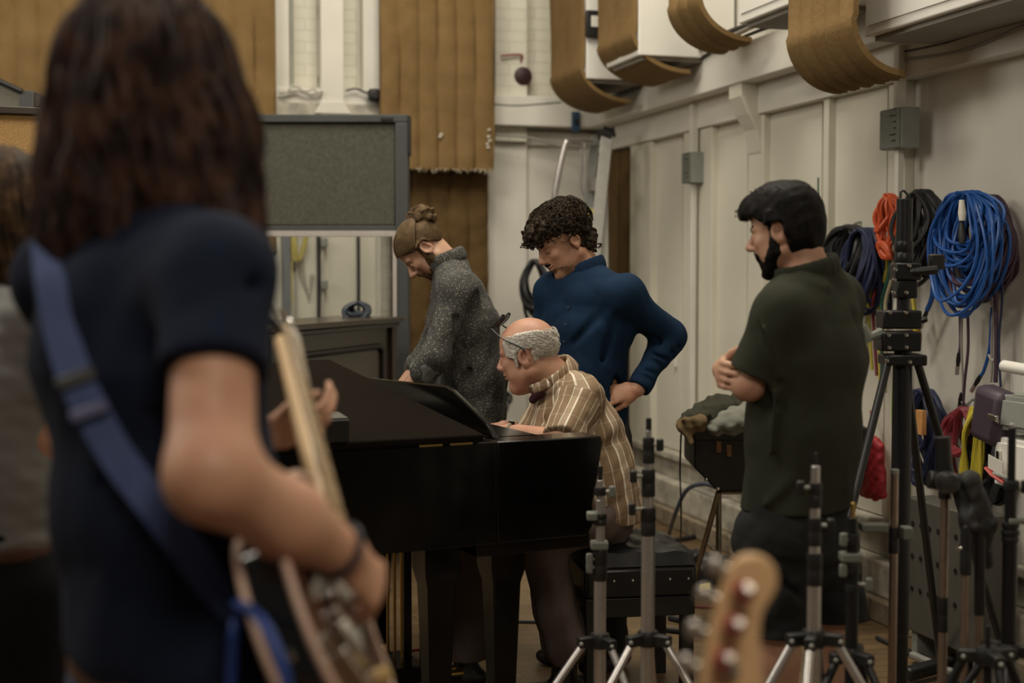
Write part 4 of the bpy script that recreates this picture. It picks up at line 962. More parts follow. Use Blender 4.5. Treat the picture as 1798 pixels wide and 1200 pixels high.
    MB().tube([o_+(a_*math.cos(t)+c_*math.sin(t))*.033 for t in np.linspace(0, 2*math.pi, 17)[:-1]], .007, 6, closed=True, flat=.4).build('strap', mat('pale_strap', (.5, .45, .36), .4, .3, noise=(30, .1)), wt)
    MB().lathe(o_+c_*(.032 if c_[2] > 0 else -.032), [(0, 0), (.017, 0), (.017, .008), (0, .009)], c_ if c_[2] > 0 else -c_, 16).build('dial', CHROME, wt)
    return root
# ---------------------------------------------------------------- 4: bearded man in the olive shirt, arms folded
def man_olive():
    Y = 3.9; root = person_root(at(1405, 600, Y)[0], Y, 'dark-bearded man seen from behind in an olive shirt and dark shorts, arms folded')
    F = Field((.48, 3.42, 0), (1.02, 4.32, 1.84), .0056, [(2, 1.44, 1.84, .0036), (2, 1.18, 1.36, .0036), (0, .52, .64, .0036)])
    h = Fr(at(1377, 407, Y+.06), 150, -13, 0, .95)
    nb = at(1420, 486, Y+.04); shl = at(1374, 553, Y-.10); shr = at(1466, 530, Y+.15)
    ch = at(1415, 620, Y+.03); wa = at(1413, 760, Y+.02); pel = at(1398, 905, Y+.02)
    el = at(1314, 674, Y-.09); wr = at(1365, 695, Y+.10); elr = at(1485, 670, Y+.25); wrr = at(1268, 650, Y+.035)
    D = F.new(); head(F, D, h, nose=1.05); Dh = D.copy()
    seg(F, D, h.P(-.035, 0, -.05), nb, .058, .064, None, .03); torso(F, D, pel, wa, ch, nb, shl, shr, -.014)
    limb(F, D, [shl, el, wr], [.052, .044, .030]); limb(F, D, [shr, elr, at(1400, 690, Y+.25), wrr], [.052, .044, .036, .028])
    hand(F, D, wrr, V(-.16, -.97, -.05), V(-.95, .15, .1), V(0, 0, 1), 1.05, (.35, .6, .45), (.7, .7, -.5), .04); hand(F, D, wr, V(.9, .3, 0), V(0, 0, 1), V(0, 1, 0), .9)
    hl = at(1352, 945, Y-.06); hr = at(1442, 945, Y+.09); kl = V(hl[0]+.02, hl[1], .50); kr = V(hr[0]+.04, hr[1]+.02, .50); al = V(hl[0]+.04, hl[1]+.02, .09); ar = V(hr[0]+.07, hr[1]+.02, .09)
    for a_, b_, c_ in ((hl, kl, al), (hr, kr, ar)):
        limb(F, D, [a_, b_, c_*.55+b_*.45+V(0, 0, .06), c_], [.088, .060, .056, .038], .03); foot(F, D, c_, V(-.7, .7, 0))
    surf(F, D, 'body', SK_B, root)
    S = F.new(); torso(F, S, pel, wa, ch, nb, shl, shr, .014, A=(.165, .158, .175), B=(.125, .122, .128))
    SL = F.new(); seg(F, SL, shl, el*.9+shl*.1, .062, .068, None, .03); seg(F, SL, shr, elr*.9+shr*.1, .070, .068, None, .03); dd = nrm(el-shl); X, YY, ZZ = F.xyz(); near = ((X-el[0])**2+(YY-el[1])**2+(ZZ-el[2])**2) < .2**2
    SL = np.maximum(SL, np.where(near, plane(F, el-dd*.03, dd), -1).astype(np.float32)); blend(S, (slice(None),)*3, SL, .03, 'add'); SLK = SL
    S0 = S.copy(); wob(F, S, .006, 10, 33, st=(1, 1, .5), ridge=True); wob(F, S, .0022, 26, 34)
    for a_, b_, r_ in ((at(1345, 560, Y-.22), at(1340, 650, Y-.2), .009), (at(1480, 560, Y), at(1460, 680, Y-.05), .007), (at(1325, 545, Y-.22), at(1300, 640, Y-.24), .006)):
        seg(F, S, a_, b_, r_, r_*.6, None, .045, 'cut')
    for a_, b_ in ((at(1330, 560, Y-.18), at(1372, 660, Y-.16)), (at(1362, 690, Y-.15), at(1352, 800, Y-.14)), (at(1392, 840, Y-.13), at(1345, 885, Y-.13)), (at(1470, 700, Y-.08), at(1480, 860, Y-.06)), (at(1380, 500, Y-.1), at(1450, 505, Y-.06))): seg(F, S, a_, b_, .004, .003, None, .03)
    dd = nrm(el-shl); X, YY, ZZ = F.xyz(); near = ((X-el[0])**2+(YY-el[1])**2+(ZZ-el[2])**2) < .13**2
    S = creased(S, S0, D)
    S = np.maximum(S, plane(F, at(1400, 893, Y), V(0.02, 0, -1)))
    q = nrm(h.P(-.04, 0, -.05)-nb); S = neckcut(F, S, nb+q*.030, q)
    OL = clothmat('olive_jersey', (.032, .034, .022), (.026, .028, .018), 380); surf(F, S, 'shirt', OL, root)
    Cc = F.new(); fw = nrm(V(-.7, .7, 0)); sx = nrm(np.cross(q, fw)); sy = np.cross(q, sx); cpt = nb+q*.018
    ring = [cpt+sx*math.cos(a)*.082+sy*math.sin(a)*.076 for a in np.linspace(0, 2*math.pi, 21)]
    for i in range(20):
        o1 = (ring[i]-cpt)*.10; o2 = (ring[i+1]-cpt)*.10
        seg(F, Cc, ring[i]+o1*.3, ring[i+1]+o2*.3, (.023, .0075), (.023, .0075), nrm(q+o1*4), .02)
    surf(F, Cc, 'collar', OL, root)
    T = F.new(); seg(F, T, pel+V(0, 0, .06), pel-V(0, 0, .08), (.168, .125), (.18, .135), nrm(shl-shr), .03)
    for a_, b_ in ((hl, kl), (hr, kr)): limb(F, T, [a_, b_+V(0, 0, .02)], [.100, .098], .03)
    T0 = T.copy(); wob(F, T, .007, 16, 36, st=(1, 1, 1.6), ridge=True); wob(F, T, .003, 40, 37)
    for a_, b_ in ((at(1300, 965, Y-.16), at(1400, 1000, Y-.16)), (at(1330, 990, Y-.16), at(1420, 1060, Y-.14)), (at(1290, 940, Y-.16), at(1350, 935, Y-.17)), (at(1405, 960, Y-.12), at(1412, 1110, Y-.05)), (at(1412, 1000, Y-.05), at(1412, 1110, Y-.02))): seg(F, T, a_, b_, .008, .006, None, .02, 'cut')
    T = creased(T, T0, D)
    T = np.maximum(T, plane(F, V(0, 0, .565), V(0, 0, -1))); SHT = clothmat('charcoal_shorts_cotton', (.022, .022, .023), None, 350); surf(F, T, 'shorts', SHT, root)
    pk = MB(); pts = [hit(F, T, x_, y_, 3.3, 4.1, .004) for x_, y_ in ((1285, 940), (1330, 948), (1329, 905), (1283, 898))]
    if all(p is not None for p in pts): MB().prism(pts, V(0, -.006, 0)).build('pocket_flap', SHT, root)
    Z = F.new()
    for c_ in (al, ar): foot(F, Z, c_, V(-.7, .7, 0), infl=.008)
    Z = np.maximum(Z, plane(F, V(0, 0, .10), V(0, 0, 1))); Z = np.maximum(Z, -plane(F, V(0, 0, .001), V(0, 0, 1))); surf(F, Z, 'shoes', SHOEB, root)
    HB = hairmat('black_hair', (.0025, .002, .002), (.009, .007, .006), 70)
    x, y, z = h.loc(F); H = Dh-.014
    ell(F, H, h.P(.000, 0, .064), h.M, [.112, .083, .080], .03); ell(F, H, h.P(.068, 0, .080), h.M, [.046, .058, .040], .03); ell(F, H, h.P(-.055, 0, -.01), h.M, [.060, .076, .075], .03)
    line = np.where(x > .055, .062, np.where(x > .014, .012+(x-.014)*1.1, np.where(x > -.030, .026, -.074))); H = np.maximum(H, (line-z)*.8)
    wob(F, H, .0022, 80, 41)
    surf(F, H, 'hair', HB, root)
    rs = np.random.RandomState(9); polys = []
    for i in range(330):
        th = rs.rand()*6.28; ph = math.acos(1-1.2*rs.rand()); d_ = V(math.sin(ph)*math.cos(th), math.sin(ph)*math.sin(th), math.cos(ph)); b_ = V(.0+d_[0]*.112, d_[1]*.083, .064+d_[2]*.081)
        if (b_[2] < .03 and b_[0] > -.03) or d_[2] > .8: continue
        t_ = nrm(np.cross(d_, V(-.2, .3, .9))+rs.randn(3)*.2); b_ = b_-d_*.003; polys.append([h.P(*b_), h.P(*(b_+t_*.02+d_*.002)), h.P(*(b_+t_*.038-d_*.004))])
    for i in range(30):
        b_ = V(.100+.012*rs.rand(), .01+(rs.rand()-.4)*.09, .068+.03*rs.rand()); r_ = .008; a0 = rs.rand()*6; polys.append([h.P(b_[0]+r_*math.cos(a0+4*t), b_[1]+r_*math.sin(a0+4*t)*.6, b_[2]-.012*t) for t in np.linspace(0, 1, 7)])
    locks(root, 'hair_strands', HB, polys, .0012, 5, 4)
    BD = beard_field(F, h, .0175)
    wob(F, BD, .002, 150, 8); surf(F, BD, 'beard', HB, root)
    brows_lids(F, Dh, h, root, HB, 1.5); lips(F, Dh, h, root)
    return root
# ---------------------------------------------------------------- 5: guitarist in the foreground
def hair_mass(root, name, m, c, polys, r):
    return locks(root, name, m, polys, r, 7, 5)
def man_guitar():
    Y = 1.96; root = person_root(at(280, 600, Y)[0], Y, 'long-haired guitarist in a navy T-shirt seen from behind, nearest the camera')
    F = Field((-.90, 1.48, 0), (-.06, 2.62, 2.02), .0072, [(2, 1.15, 1.45, .005)])
    h = Fr(at(256, 142, Y+.05), 55, -4, 0, 1.05)
    nb = at(262, 392, Y+.04); shr = at(376, 492, Y-.15); shl = at(122, 492, Y+.16)
    ch = at(262, 610, Y+.02); wa = at(285, 880, Y); pel = at(300, 1150, Y)
    el = at(372, 836, Y-.29); wr = at(604, 974, Y-.12); ell_ = V(-.62, Y+.34, 1.27); wrl = at(462, 768, 2.43)
    D = F.new(); head(F, D, h)
    seg(F, D, h.P(-.035, 0, -.05), nb, .060, .066, None, .03); torso(F, D, pel, wa, ch, nb, shl, shr, -.014)
    limb(F, D, [shr, el, wr*.55+el*.45, wr], [.052, .052, .047, .032], .03); limb(F, D, [shl, ell_, wrl], [.050, .043, .029])
    hand(F, D, wr, V(.42, .62, -.60), V(.75, -.45, .35), V(.2, .5, .8), 1.0, (.5, .6, .4), (.7, .5, -.4))
    hand(F, D, wrl, V(.80, .25, .15), V(-.15, -.55, -.5), V(.1, -.4, .8), 1.0, (.45, .55, .4), (.8, .6, .1), .25)
    hl = pel+V(-.07, .08, -.06); hr = pel+V(.06, -.07, -.06); fw = V(.7, .7, 0)
    legs = [(a_, V(a_[0], a_[1], .5), V(a_[0]-.01, a_[1]-.02, .09)) for a_ in (hl, hr)]
    for a_, b_, c_ in legs: limb(F, D, [a_, b_, c_], [.085, .055, .038], .03); foot(F, D, c_, fw)
    surf(F, D, 'body', SK_A, root)
    S = F.new(); torso(F, S, pel+V(0, 0, .03), wa, ch, nb, shl, shr, .012, A=(.172, .162, .192), B=(.120, .115, .125))
    seg(F, S, shr, el*.62+shr*.38, .072, .066, None, .03); seg(F, S, shl, ell_*.6+shl*.4, .070, .064, None, .03)
    S0 = S.copy(); wob(F, S, .006, 11, 53, st=(1, 1, .6), ridge=True); wob(F, S, .0025, 35, 54)
    for a_, b_ in ((at(330, 520, Y-.2), at(290, 640, Y-.18)), (at(350, 560, Y-.23), at(440, 500, Y-.2)), (at(300, 700, Y-.12), at(200, 850, Y-.12)), (at(190, 1000, Y-.1), at(360, 1060, Y-.1))): seg(F, S, a_, b_, .010, .006, None, .03, 'cut')
    dd = nrm(el-shr); X, YY, ZZ = F.xyz(); near = ((X-el[0])**2+(YY-el[1])**2+(ZZ-el[2])**2) < .21**2
    S = creased(S, S0, D)
    cutp = shr+(el-shr)*.50; side = (X > (shr[0]-.05)); S = np.maximum(S, np.where(near & ((X-cutp[0])**2+(YY-cutp[1])**2+(ZZ-cutp[2])**2 < .13**2), plane(F, cutp, dd), -1).astype(np.float32))
    S = np.maximum(S, plane(F, at(300, 1172, Y), V(-.12, 0, -1))); q = nrm(h.P(-.035, 0, -.05)-nb); S = neckcut(F, S, nb+q*.045, q)
    NAVY = clothmat('navy_jersey', (.0095, .0145, .034), (.008, .012, .026), 300); surf(F, S, 'tshirt', NAVY, root)
    T = F.new(); seg(F, T, pel+V(0, 0, .03), pel-V(0, 0, .1), (.168, .122), (.175, .125), nrm(shr-shl), .03)
    for a_, b_, c_ in legs: limb(F, T, [a_, b_, c_], [.095, .072, .055], .03)
    T = np.maximum(T, plane(F, V(0, 0, .07), V(0, 0, -1))); T = np.maximum(T, plane(F, pel+V(0, 0, .035), V(0, 0, 1)))
    surf(F, T, 'jeans', clothmat('faded_blue_denim', (.10, .12, .19), (.07, .085, .14), 200), root)
    Bt = F.new(); seg(F, Bt, pel+V(0, 0, .012), pel-V(0, 0, .012), (.176, .130), (.176, .130), nrm(shr-shl), .01); Bt = np.maximum(Bt, np.abs(ZZ-pel[2]-0*X)-.022); surf(F, Bt.astype(np.float32), 'belt', mat('brown_leather', (.09, .035, .02), .5, noise=(20, .3)), root)
    Z = F.new()
    for a_, b_, c_ in legs: foot(F, Z, c_, fw, infl=.008)
    Z = np.maximum(Z, plane(F, V(0, 0, .11), V(0, 0, 1))); Z = np.maximum(Z, -plane(F, V(0, 0, .001), V(0, 0, 1))); surf(F, Z, 'shoes', SHOEB, root)
    # shoulder length wavy hair
    HM = hairmat('brown_wavy_hair', (.014, .008, .007), (.072, .035, .024), 22)
    H = F.new(); c = h.c; I3 = [V(1, 0, 0), V(0, 1, 0), V(0, 0, 1)]
    ell(F, H, at(256, 125, Y+.05), I3, [.112, .118, .135], .03); seg(F, H, at(258, 170, Y+.05), at(276, 300, Y+.05), (.112, .11), (.120, .105), V(1, 0, 0), .05)
    H = np.maximum(H, -(plane(F, h.P(.045, 0, -.02), h.f))*-1 if False else H)
    H = np.maximum(H, np.where(ZZ < h.P(0, 0, .03)[2], plane(F, h.P(.055, 0, 0), h.f), -1).astype(np.float32))
    az = np.arctan2(YY-c[1], X-c[0]); bnd = np.abs(H) < .04
    H += np.where(bnd, .006*np.sin(az*17+14*ZZ+1.3*np.sin(ZZ*19))+.0035*np.sin(az*41-20*ZZ), 0).astype(np.float32)
    surf(F, H, 'hair', HM, root)
    rs = np.random.RandomState(77); polys = []
    for i in range(210):
        a = math.radians(-215+260*rs.rand()) ; rr = .098+.016*rs.rand()          # camera is towards -y
        d_ = V(math.cos(a), math.sin(a), 0); top = c+V(0, 0, .10)+d_*.05; z1 = 1.60-.05*rs.rand()-.05*(rs.rand() < .3)+(.035 if abs(math.cos(a)) < .45 else -.015)
        P_ = [c+V(0, 0, .125)+d_*.03, c+V(0, 0, .085)+d_*.10]; w1 = rs.rand()*6
        for t in np.linspace(.12, 1, 7):
            zz = c[2]+.06+(z1-c[2]-.06)*t; fl = rr+(.022+.020*max(d_[0], 0))*math.sin(min(t, .85)*2.1)+.014*math.sin(w1+t*7)
            P_.append(V(c[0], c[1], 0)+d_*fl+V(-d_[1], d_[0], 0)*.014*math.sin(w1*2+t*8)+V(0, 0, zz))
        P_[-1] = P_[-1]-d_*.02; polys.append(P_)
    locks(root, 'hair_locks', HM, polys, .0095, 6, 4)
    # bracelet
    dw = nrm(wr-el); a_ = nrm(V(0, 1, 0)-dw*dw[1]); b_ = np.cross(dw, a_); o_ = wr-dw*.012
    br = MB().tube([o_+(a_*math.cos(t)+b_*math.sin(t))*.0355 for t in np.linspace(0, 2*math.pi, 21)[:-1]], .006, 6, closed=True).build('bracelet', mat('dark_leather', (.02, .018, .03), .5, noise=(20, .2))); tag(br, 'dark bracelet on the guitarist\'s strumming wrist', 'bracelet')
    # strap lying on the shirt
    STR = mat('blue_webbing', (.036, .062, .175), .7, noise=(30, .15), bump=(220, .3, .001))
    ctr = [(84, 425), (90, 480), (105, 570), (124, 640), (152, 705), (205, 800), (262, 875), (325, 960), (385, 1045), (419, 1088)]
    P3 = []
    for (x_, y_) in ctr:
        p = hit(F, S, x_, y_, 1.4, 2.5, .010); P3.append(p if p is not None else at(x_, y_, (P3[-1][1] if P3 else 2.1)))
    P3 = spline(P3, 5); wd = .022; mbs = MB(); vs = []
    for i, p in enumerate(P3):
        t_ = nrm(P3[min(i+1, len(P3)-1)]-P3[max(i-1, 0)]); vw = nrm(p-V(0, 0, CAMH)); sd = nrm(np.cross(t_, vw)); w_ = wd*(1 if i < len(P3)-8 else 1-.55*(i-len(P3)+8)/8)
        for o2 in (0, -.004): vs += [p-sd*w_+vw*o2, p+sd*w_+vw*o2]
    fs = []
    for i in range(len(P3)-1):
        a0, b0 = i*4, i*4+4
        fs += [(a0, a0+1, b0+1, b0), (a0+3, a0+2, b0+2, b0+3), (a0+2, a0, b0, b0+2), (a0+1, a0+3, b0+3, b0+1)]
    fs += [(0, 2, 3, 1), (len(vs)-4, len(vs)-3, len(vs)-1, len(vs)-2)]
    st = thing('guitar_strap', P3[-1], 'blue webbing guitar strap running diagonally across the navy T-shirt', 'strap')
    mbs.raw(vs, fs).build('webbing', STR, st)
    bk = P3[17]; vw = nrm(bk-V(0, 0, CAMH)); t_ = nrm(P3[18]-P3[16]); MB().obox(bk-vw*.008, t_, np.cross(t_, vw), vw, .020, .052, .010).build('buckle', BLACK, st, bevel=.003)
    MB().obox(bk-vw*.008+t_*.05, t_, np.cross(t_, vw), vw, .016, .050, .008).build('slider', mat('violet_buckle', (.06, .06, .14), .4, noise=(20, .1)), st, bevel=.003)
    CB = mat('bright_blue_cord', (.02, .06, .28), .5, noise=(30, .1)); e = P3[-1]
    MB().tube(spline([e+V(0, 0, .01), at(412, 1100, 1.74), at(408, 1150, 1.74), at(405, 1230, 1.75), at(410, 1300, 1.76)], 5), .0065, 8).build('cord', CB, st)
    MB().tube(spline([at(415, 1062, 1.74), at(440, 1072, 1.66), at(468, 1105, 1.60), at(492, 1160, 1.58), at(505, 1215, 1.58), at(515, 1290, 1.60)], 5), .0065, 8).build('cord', CB, st)
    return root
# ---------------------------------------------------------------- the electric guitar he plays
def outline(scale=1.0):
    """hollow-body outline as (along neck axis, across); + along is the neck end"""
    pts = []
    for t in np.linspace(0, 2*math.pi, 49)[:-1]:
        a = math.cos(t); s_ = math.sin(t); x = a*.215; w = .165 if a < -.1 else .135
        w = (.172*(1-max(a, 0)**.9)+.125*max(a, 0)**.9); waist = 1-.24*math.exp(-((a-.22)/.24)**2)
        pts.append((x, s_*w*waist*scale))
    return pts
def guitar_played():
    P1 = at(494, 588, 2.44); P2 = V(-.246, 1.82, 1.06); a = nrm(P1-P2); z = .42; n = V(.92, (-(.92*a[0])-z*a[2])/a[1], z); n = nrm(n); w = nrm(np.cross(a, n))
    g = thing('electric_guitar', P2-n*.03, 'black semi-hollow guitar with cream binding played by the foreground guitarist', 'guitar')
    BK = mat('black_gloss_lacquer', (.006, .006, .007), .12, coat=.6, noise=(5, .1)); BIND = mat('cream_binding', (.62, .42, .33), .5, noise=(20, .1)); o_ = outline(); C_ = P2+a*.085
    pl = [C_+a*x+w*y for x, y in o_]
    MB().prism([p-n*.030 for p in pl], n*.058).build('body', BK, g, bevel=.004)
    for k, s_ in ((-.031, 1), (.029, 1)): MB().tube([p+n*k for p in [C_+a*x*1.004+w*y*1.008 for x, y in o_]], .0058, 6, closed=True).build('binding', BIND, g)
    MB().prism([C_+a*x*.97+w*y*.965+n*.028 for x, y in o_], n*.004).build('top_plate', mat('walnut_sunburst', (.10, .045, .03), .2, coat=.5, noise=(9, .5)), g)
    WD = mat('maple_neck', (.60, .40, .20), .4, noise=(8, .12)); neckdir = nrm(P1-(C_+a*.2+n*.03)); s0 = C_+a*.14+n*.035; 
    L = P1-s0; ns = nrm(L); wn = nrm(np.cross(ns, n)); nn = np.cross(wn, ns)
    MB().tube([s0, s0+L*.5, P1-ns*.03], [.026, .023, .021], 14, up=nn, flat=.7).build('neck', WD, g)
    MB().obox((s0+P1)/2+nn*.016, ns, wn, nn, np.linalg.norm(L)*.96, .046, .008).build('fingerboard', mat('pale_fingerboard', (.42, .30, .17), .5, noise=(12, .2)), g, bevel=.002)
    for k in range(12): c = s0+L*(.06+.9*(1-2**(-k/12*1.6))/(1-2**-1.6)); MB().obox(c+nn*.021, ns, wn, nn, .002, .046, .002).build('fret', CHROME, g)
    hd = MB().prism([P1-wn*.021-nn*.008, P1+wn*.021-nn*.008, P1+wn*.040+ns*.05-nn*.016, P1+wn*.034+ns*.17-nn*.022, P1-wn*.034+ns*.17-nn*.022, P1-wn*.040+ns*.05-nn*.016], nn*.014); hd.build('headstock', BK, g, bevel=.003)
    for k in range(6):
        s_ = 1 if k % 2 else -1; c = P1+wn*.040*s_+ns*(.055+.045*(k//2)); tp = MB().cyl(c, c+wn*.026*s_, .004, n=8).build('tuning_peg', CHROME, g); MB().ball(c+wn*.030*s_, .010, 10, (1, 1, .6)).build('button', CHROME, tp)
    for i in range(6): o2 = wn*(-.018+.0072*i); MB().tube([P1+o2+nn*.026, C_-a*.10+w*(-.022+.009*i)+n*.046], .0011, 5).build('string', CHROME, g)
    MB().obox(C_-a*.10+n*.040, w, a, n, .085, .014, .014).build('bridge', CHROME, g, bevel=.002); MB().obox(C_-a*.145+n*.040, w, a, n, .085, .010, .014).build('tailpiece', CHROME, g, bevel=.002)
    for k in (-.055, .06): pk = MB().obox(C_+a*k+n*.037, w, a, n, .088, .038, .012).build('pickup', CHROME, g, bevel=.003)
    for (x_, y_) in ((-.13, .11), (-.09, .13), (-.155, .07), (-.06, .115)): MB().lathe(C_+a*x_+w*y_+n*.032, [(0, 0), (.013, 0), (.011, .016), (0, .018)], n, 14).build('control_knob', mat('amber_knob', (.5, .35, .15), .25, noise=(20, .1)), g)
    c = C_-w*.10-a*.09-n*.0; MB().lathe(at(518, 1146, 1.70), [(0, 0), (.012, 0), (.012, .006), (.006, .012), (.009, .018), (0, .02)], -n, 14).build('strap_button', CHROME, g)
    for k, s_ in enumerate((1, -1)):
        MB().prism([C_+a*(.03+.10*t)+w*s_*(.085+.02*math.sin(t*6.28)+dx)+n*.0325 for t, dx in [(t, .004) for t in np.linspace(0, 1, 9)]+[(t, -.006) for t in np.linspace(1, 0, 9)]], n*.0006).build('sound_hole', BLACK, g)
    return g
# ---------------------------------------------------------------- bass guitar headstock in front
def bass_guitar():
    Yb = 1.70; up = nrm(V(.10, .10, 1)); top = at(1322, 975, Yb); n = nrm(V(.10, -1, .12)); s_ = nrm(np.cross(n, up)); 
    s_ = s_ if s_[0] > 0 else -s_
    k = Yb/FPX
    base = at(1235, 1290, Yb); d = nrm(top-base); n = nrm(n-d*(n@d)); s_ = nrm(np.cross(d, n)); s_ = s_ if s_[0] > 0 else -s_
    g = thing('bass_guitar', (float(at(1190, 1200, Yb)[0])-.10, Yb, 0), 'pale maple bass headstock with red-felted tuners poking up at the bottom edge', 'bass guitar')
    MAP = mat('pale_maple', (.82, .53, .28), .38, coat=.3, noise=(5, .12), bump=(40, .05, .001))
    pts = [(1228, 1215), (1243, 1130), (1256, 1072), (1268, 1035), (1280, 1003), (1294, 985), (1314, 976), (1338, 978), (1357, 990), (1367, 1012), (1366, 1036), (1356, 1056), (1344, 1075), (1338, 1100), (1337, 1135), (1339, 1170), (1342, 1215)]
    P_ = [at(x, y, Yb) for x, y in pts]; P_ = [p-n*((p-P_[0])@n) for p in P_]
    cen = (P_[0]+P_[-1])/2; body_dir = -d
    nk = [cen-s_*.026+body_dir*.10, cen+s_*.026+body_dir*.10]
    Q = spline(P_, 3); MB().prism([*Q, nk[1], nk[0]], -n*.016).build('headstock', MAP, g, bevel=.004)
    RF = mat('red_felt', (.35, .02, .03), .8, noise=(30, .2)); PK = mat('pearl_steel', (.75, .66, .60), .25, .7, noise=(40, .1))
    for (x, y) in ((1304, 1038), (1287, 1098), (1270, 1158), (1252, 1222)):
        c = at(x, y, Yb-.012); p = MB().lathe(c, [(0, -.01), (.0125, 0), (.0125, .006), (.0085, .008), (.0085, .020), (0, .021)], n, 16).build('string_post', RF, g)
        MB().lathe(c+n*.020+d*.007, [(0, 0), (.007, 0), (.008, .004), (.005, .008), (0, .008)], n+V(0, 0, .5), 14).build('post_cap', PK, p)
        MB().tube([c+s_*math.cos(t)*.010+n*.016+d*math.sin(t)*.010 for t in np.linspace(0, 6.28, 13)[:-1]], .0018, 5, closed=True).build('string_wrap', CHROME, p)
    for (x, y) in ((1277, 1000), (1259, 1052), (1241, 1112), (1226, 1172)):
        c = at(x, y, Yb+.01); kp = MB().tube([c, c-s_*.010], .005, 8).build('tuning_key', CHROME, g)
        MB().ball(c-s_*.016, .013, 12, (.9, .35, .95)).build('key_wing', mat('brushed_key_metal', (.5, .46, .42), .35, .8, noise=(30, .1)), kp)
    MB().lathe(at(1284, 1176, Yb-.004), [(0, 0), (.010, 0), (.010, .006), (.004, .01), (0, .01)], n, 12).build('string_retainer', DULLSIL, g)
    ne = cen+body_dir*.10; foot_ = V(ne[0]-.10, Yb, .38); MB().tube([ne+n*-.008, foot_], [.026, .031], 12, up=n, flat=.6).build('neck', MAP, g)
    fb = foot_-ne; fd = nrm(fb); MB().obox((ne+foot_)/2+n*.010, fd, np.cross(fd, n), n, np.linalg.norm(fb), .056, .006).build('fingerboard', mat('dark_fingerboard', (.05, .03, .02), .5, noise=(12, .2)), g)
    bd = []
    for t in np.linspace(0, 2*math.pi, 41)[:-1]:
        r_ = 1+.18*math.cos(2*t)+.10*math.sin(3*t); bd.append(V(foot_[0]-.01+.155*math.cos(t)*(1-.10*math.sin(2*t)), Yb-.02, .235+.225*math.sin(t)*(1-.08*math.cos(3*t)) ))
    MB().prism(bd, V(0, .042, 0)).build('body', mat('sunburst_lacquer', (.25, .10, .03), .15, coat=.6, noise=(4, .6)), g, bevel=.008)
    MB().box((foot_[0], Yb-.028, .24), (.10, .014, .035)).build('pickup', BLACK, g, bevel=.003)
    for i in range(4): MB().tube([cen+s_*(-.012+.008*i)+n*.006, V(foot_[0]-.02+.014*i, Yb-.045, .16)], .0012, 5).build('string', CHROME, g)
    MB().box((foot_[0], Yb-.03, .15), (.08, .018, .03)).build('bridge', CHROME, g, bevel=.002)
    st = thing('guitar_stand', (foot_[0], Yb+.05, 0), 'low black stand carrying the bass, below the bottom edge of the photo', 'stand'); b0 = V(foot_[0], Yb+.06, 0)
    for dx, dy in ((-.2, -.14), (.2, -.14), (0, .22)): MB().tube([b0+V(0, 0, .30), b0+V(dx, dy, .01)], .010, 8).build('leg', BLACKM, st)
    MB().tube([b0+V(0, 0, .28), b0+V(0, 0, .52)], .010, 8).build('post', BLACKM, st)
    for s2 in (-1, 1): MB().tube([b0+V(s2*.08, 0, .10), b0+V(s2*.08, -.12, .02), b0+V(s2*.08, -.13, .05)], .008, 8).build('cradle', RUBBER, st)
    MB().tube([b0+V(-.08, 0, .10), b0+V(.08, 0, .10)], .008, 8).build('cross_bar', BLACKM, st)
    return g
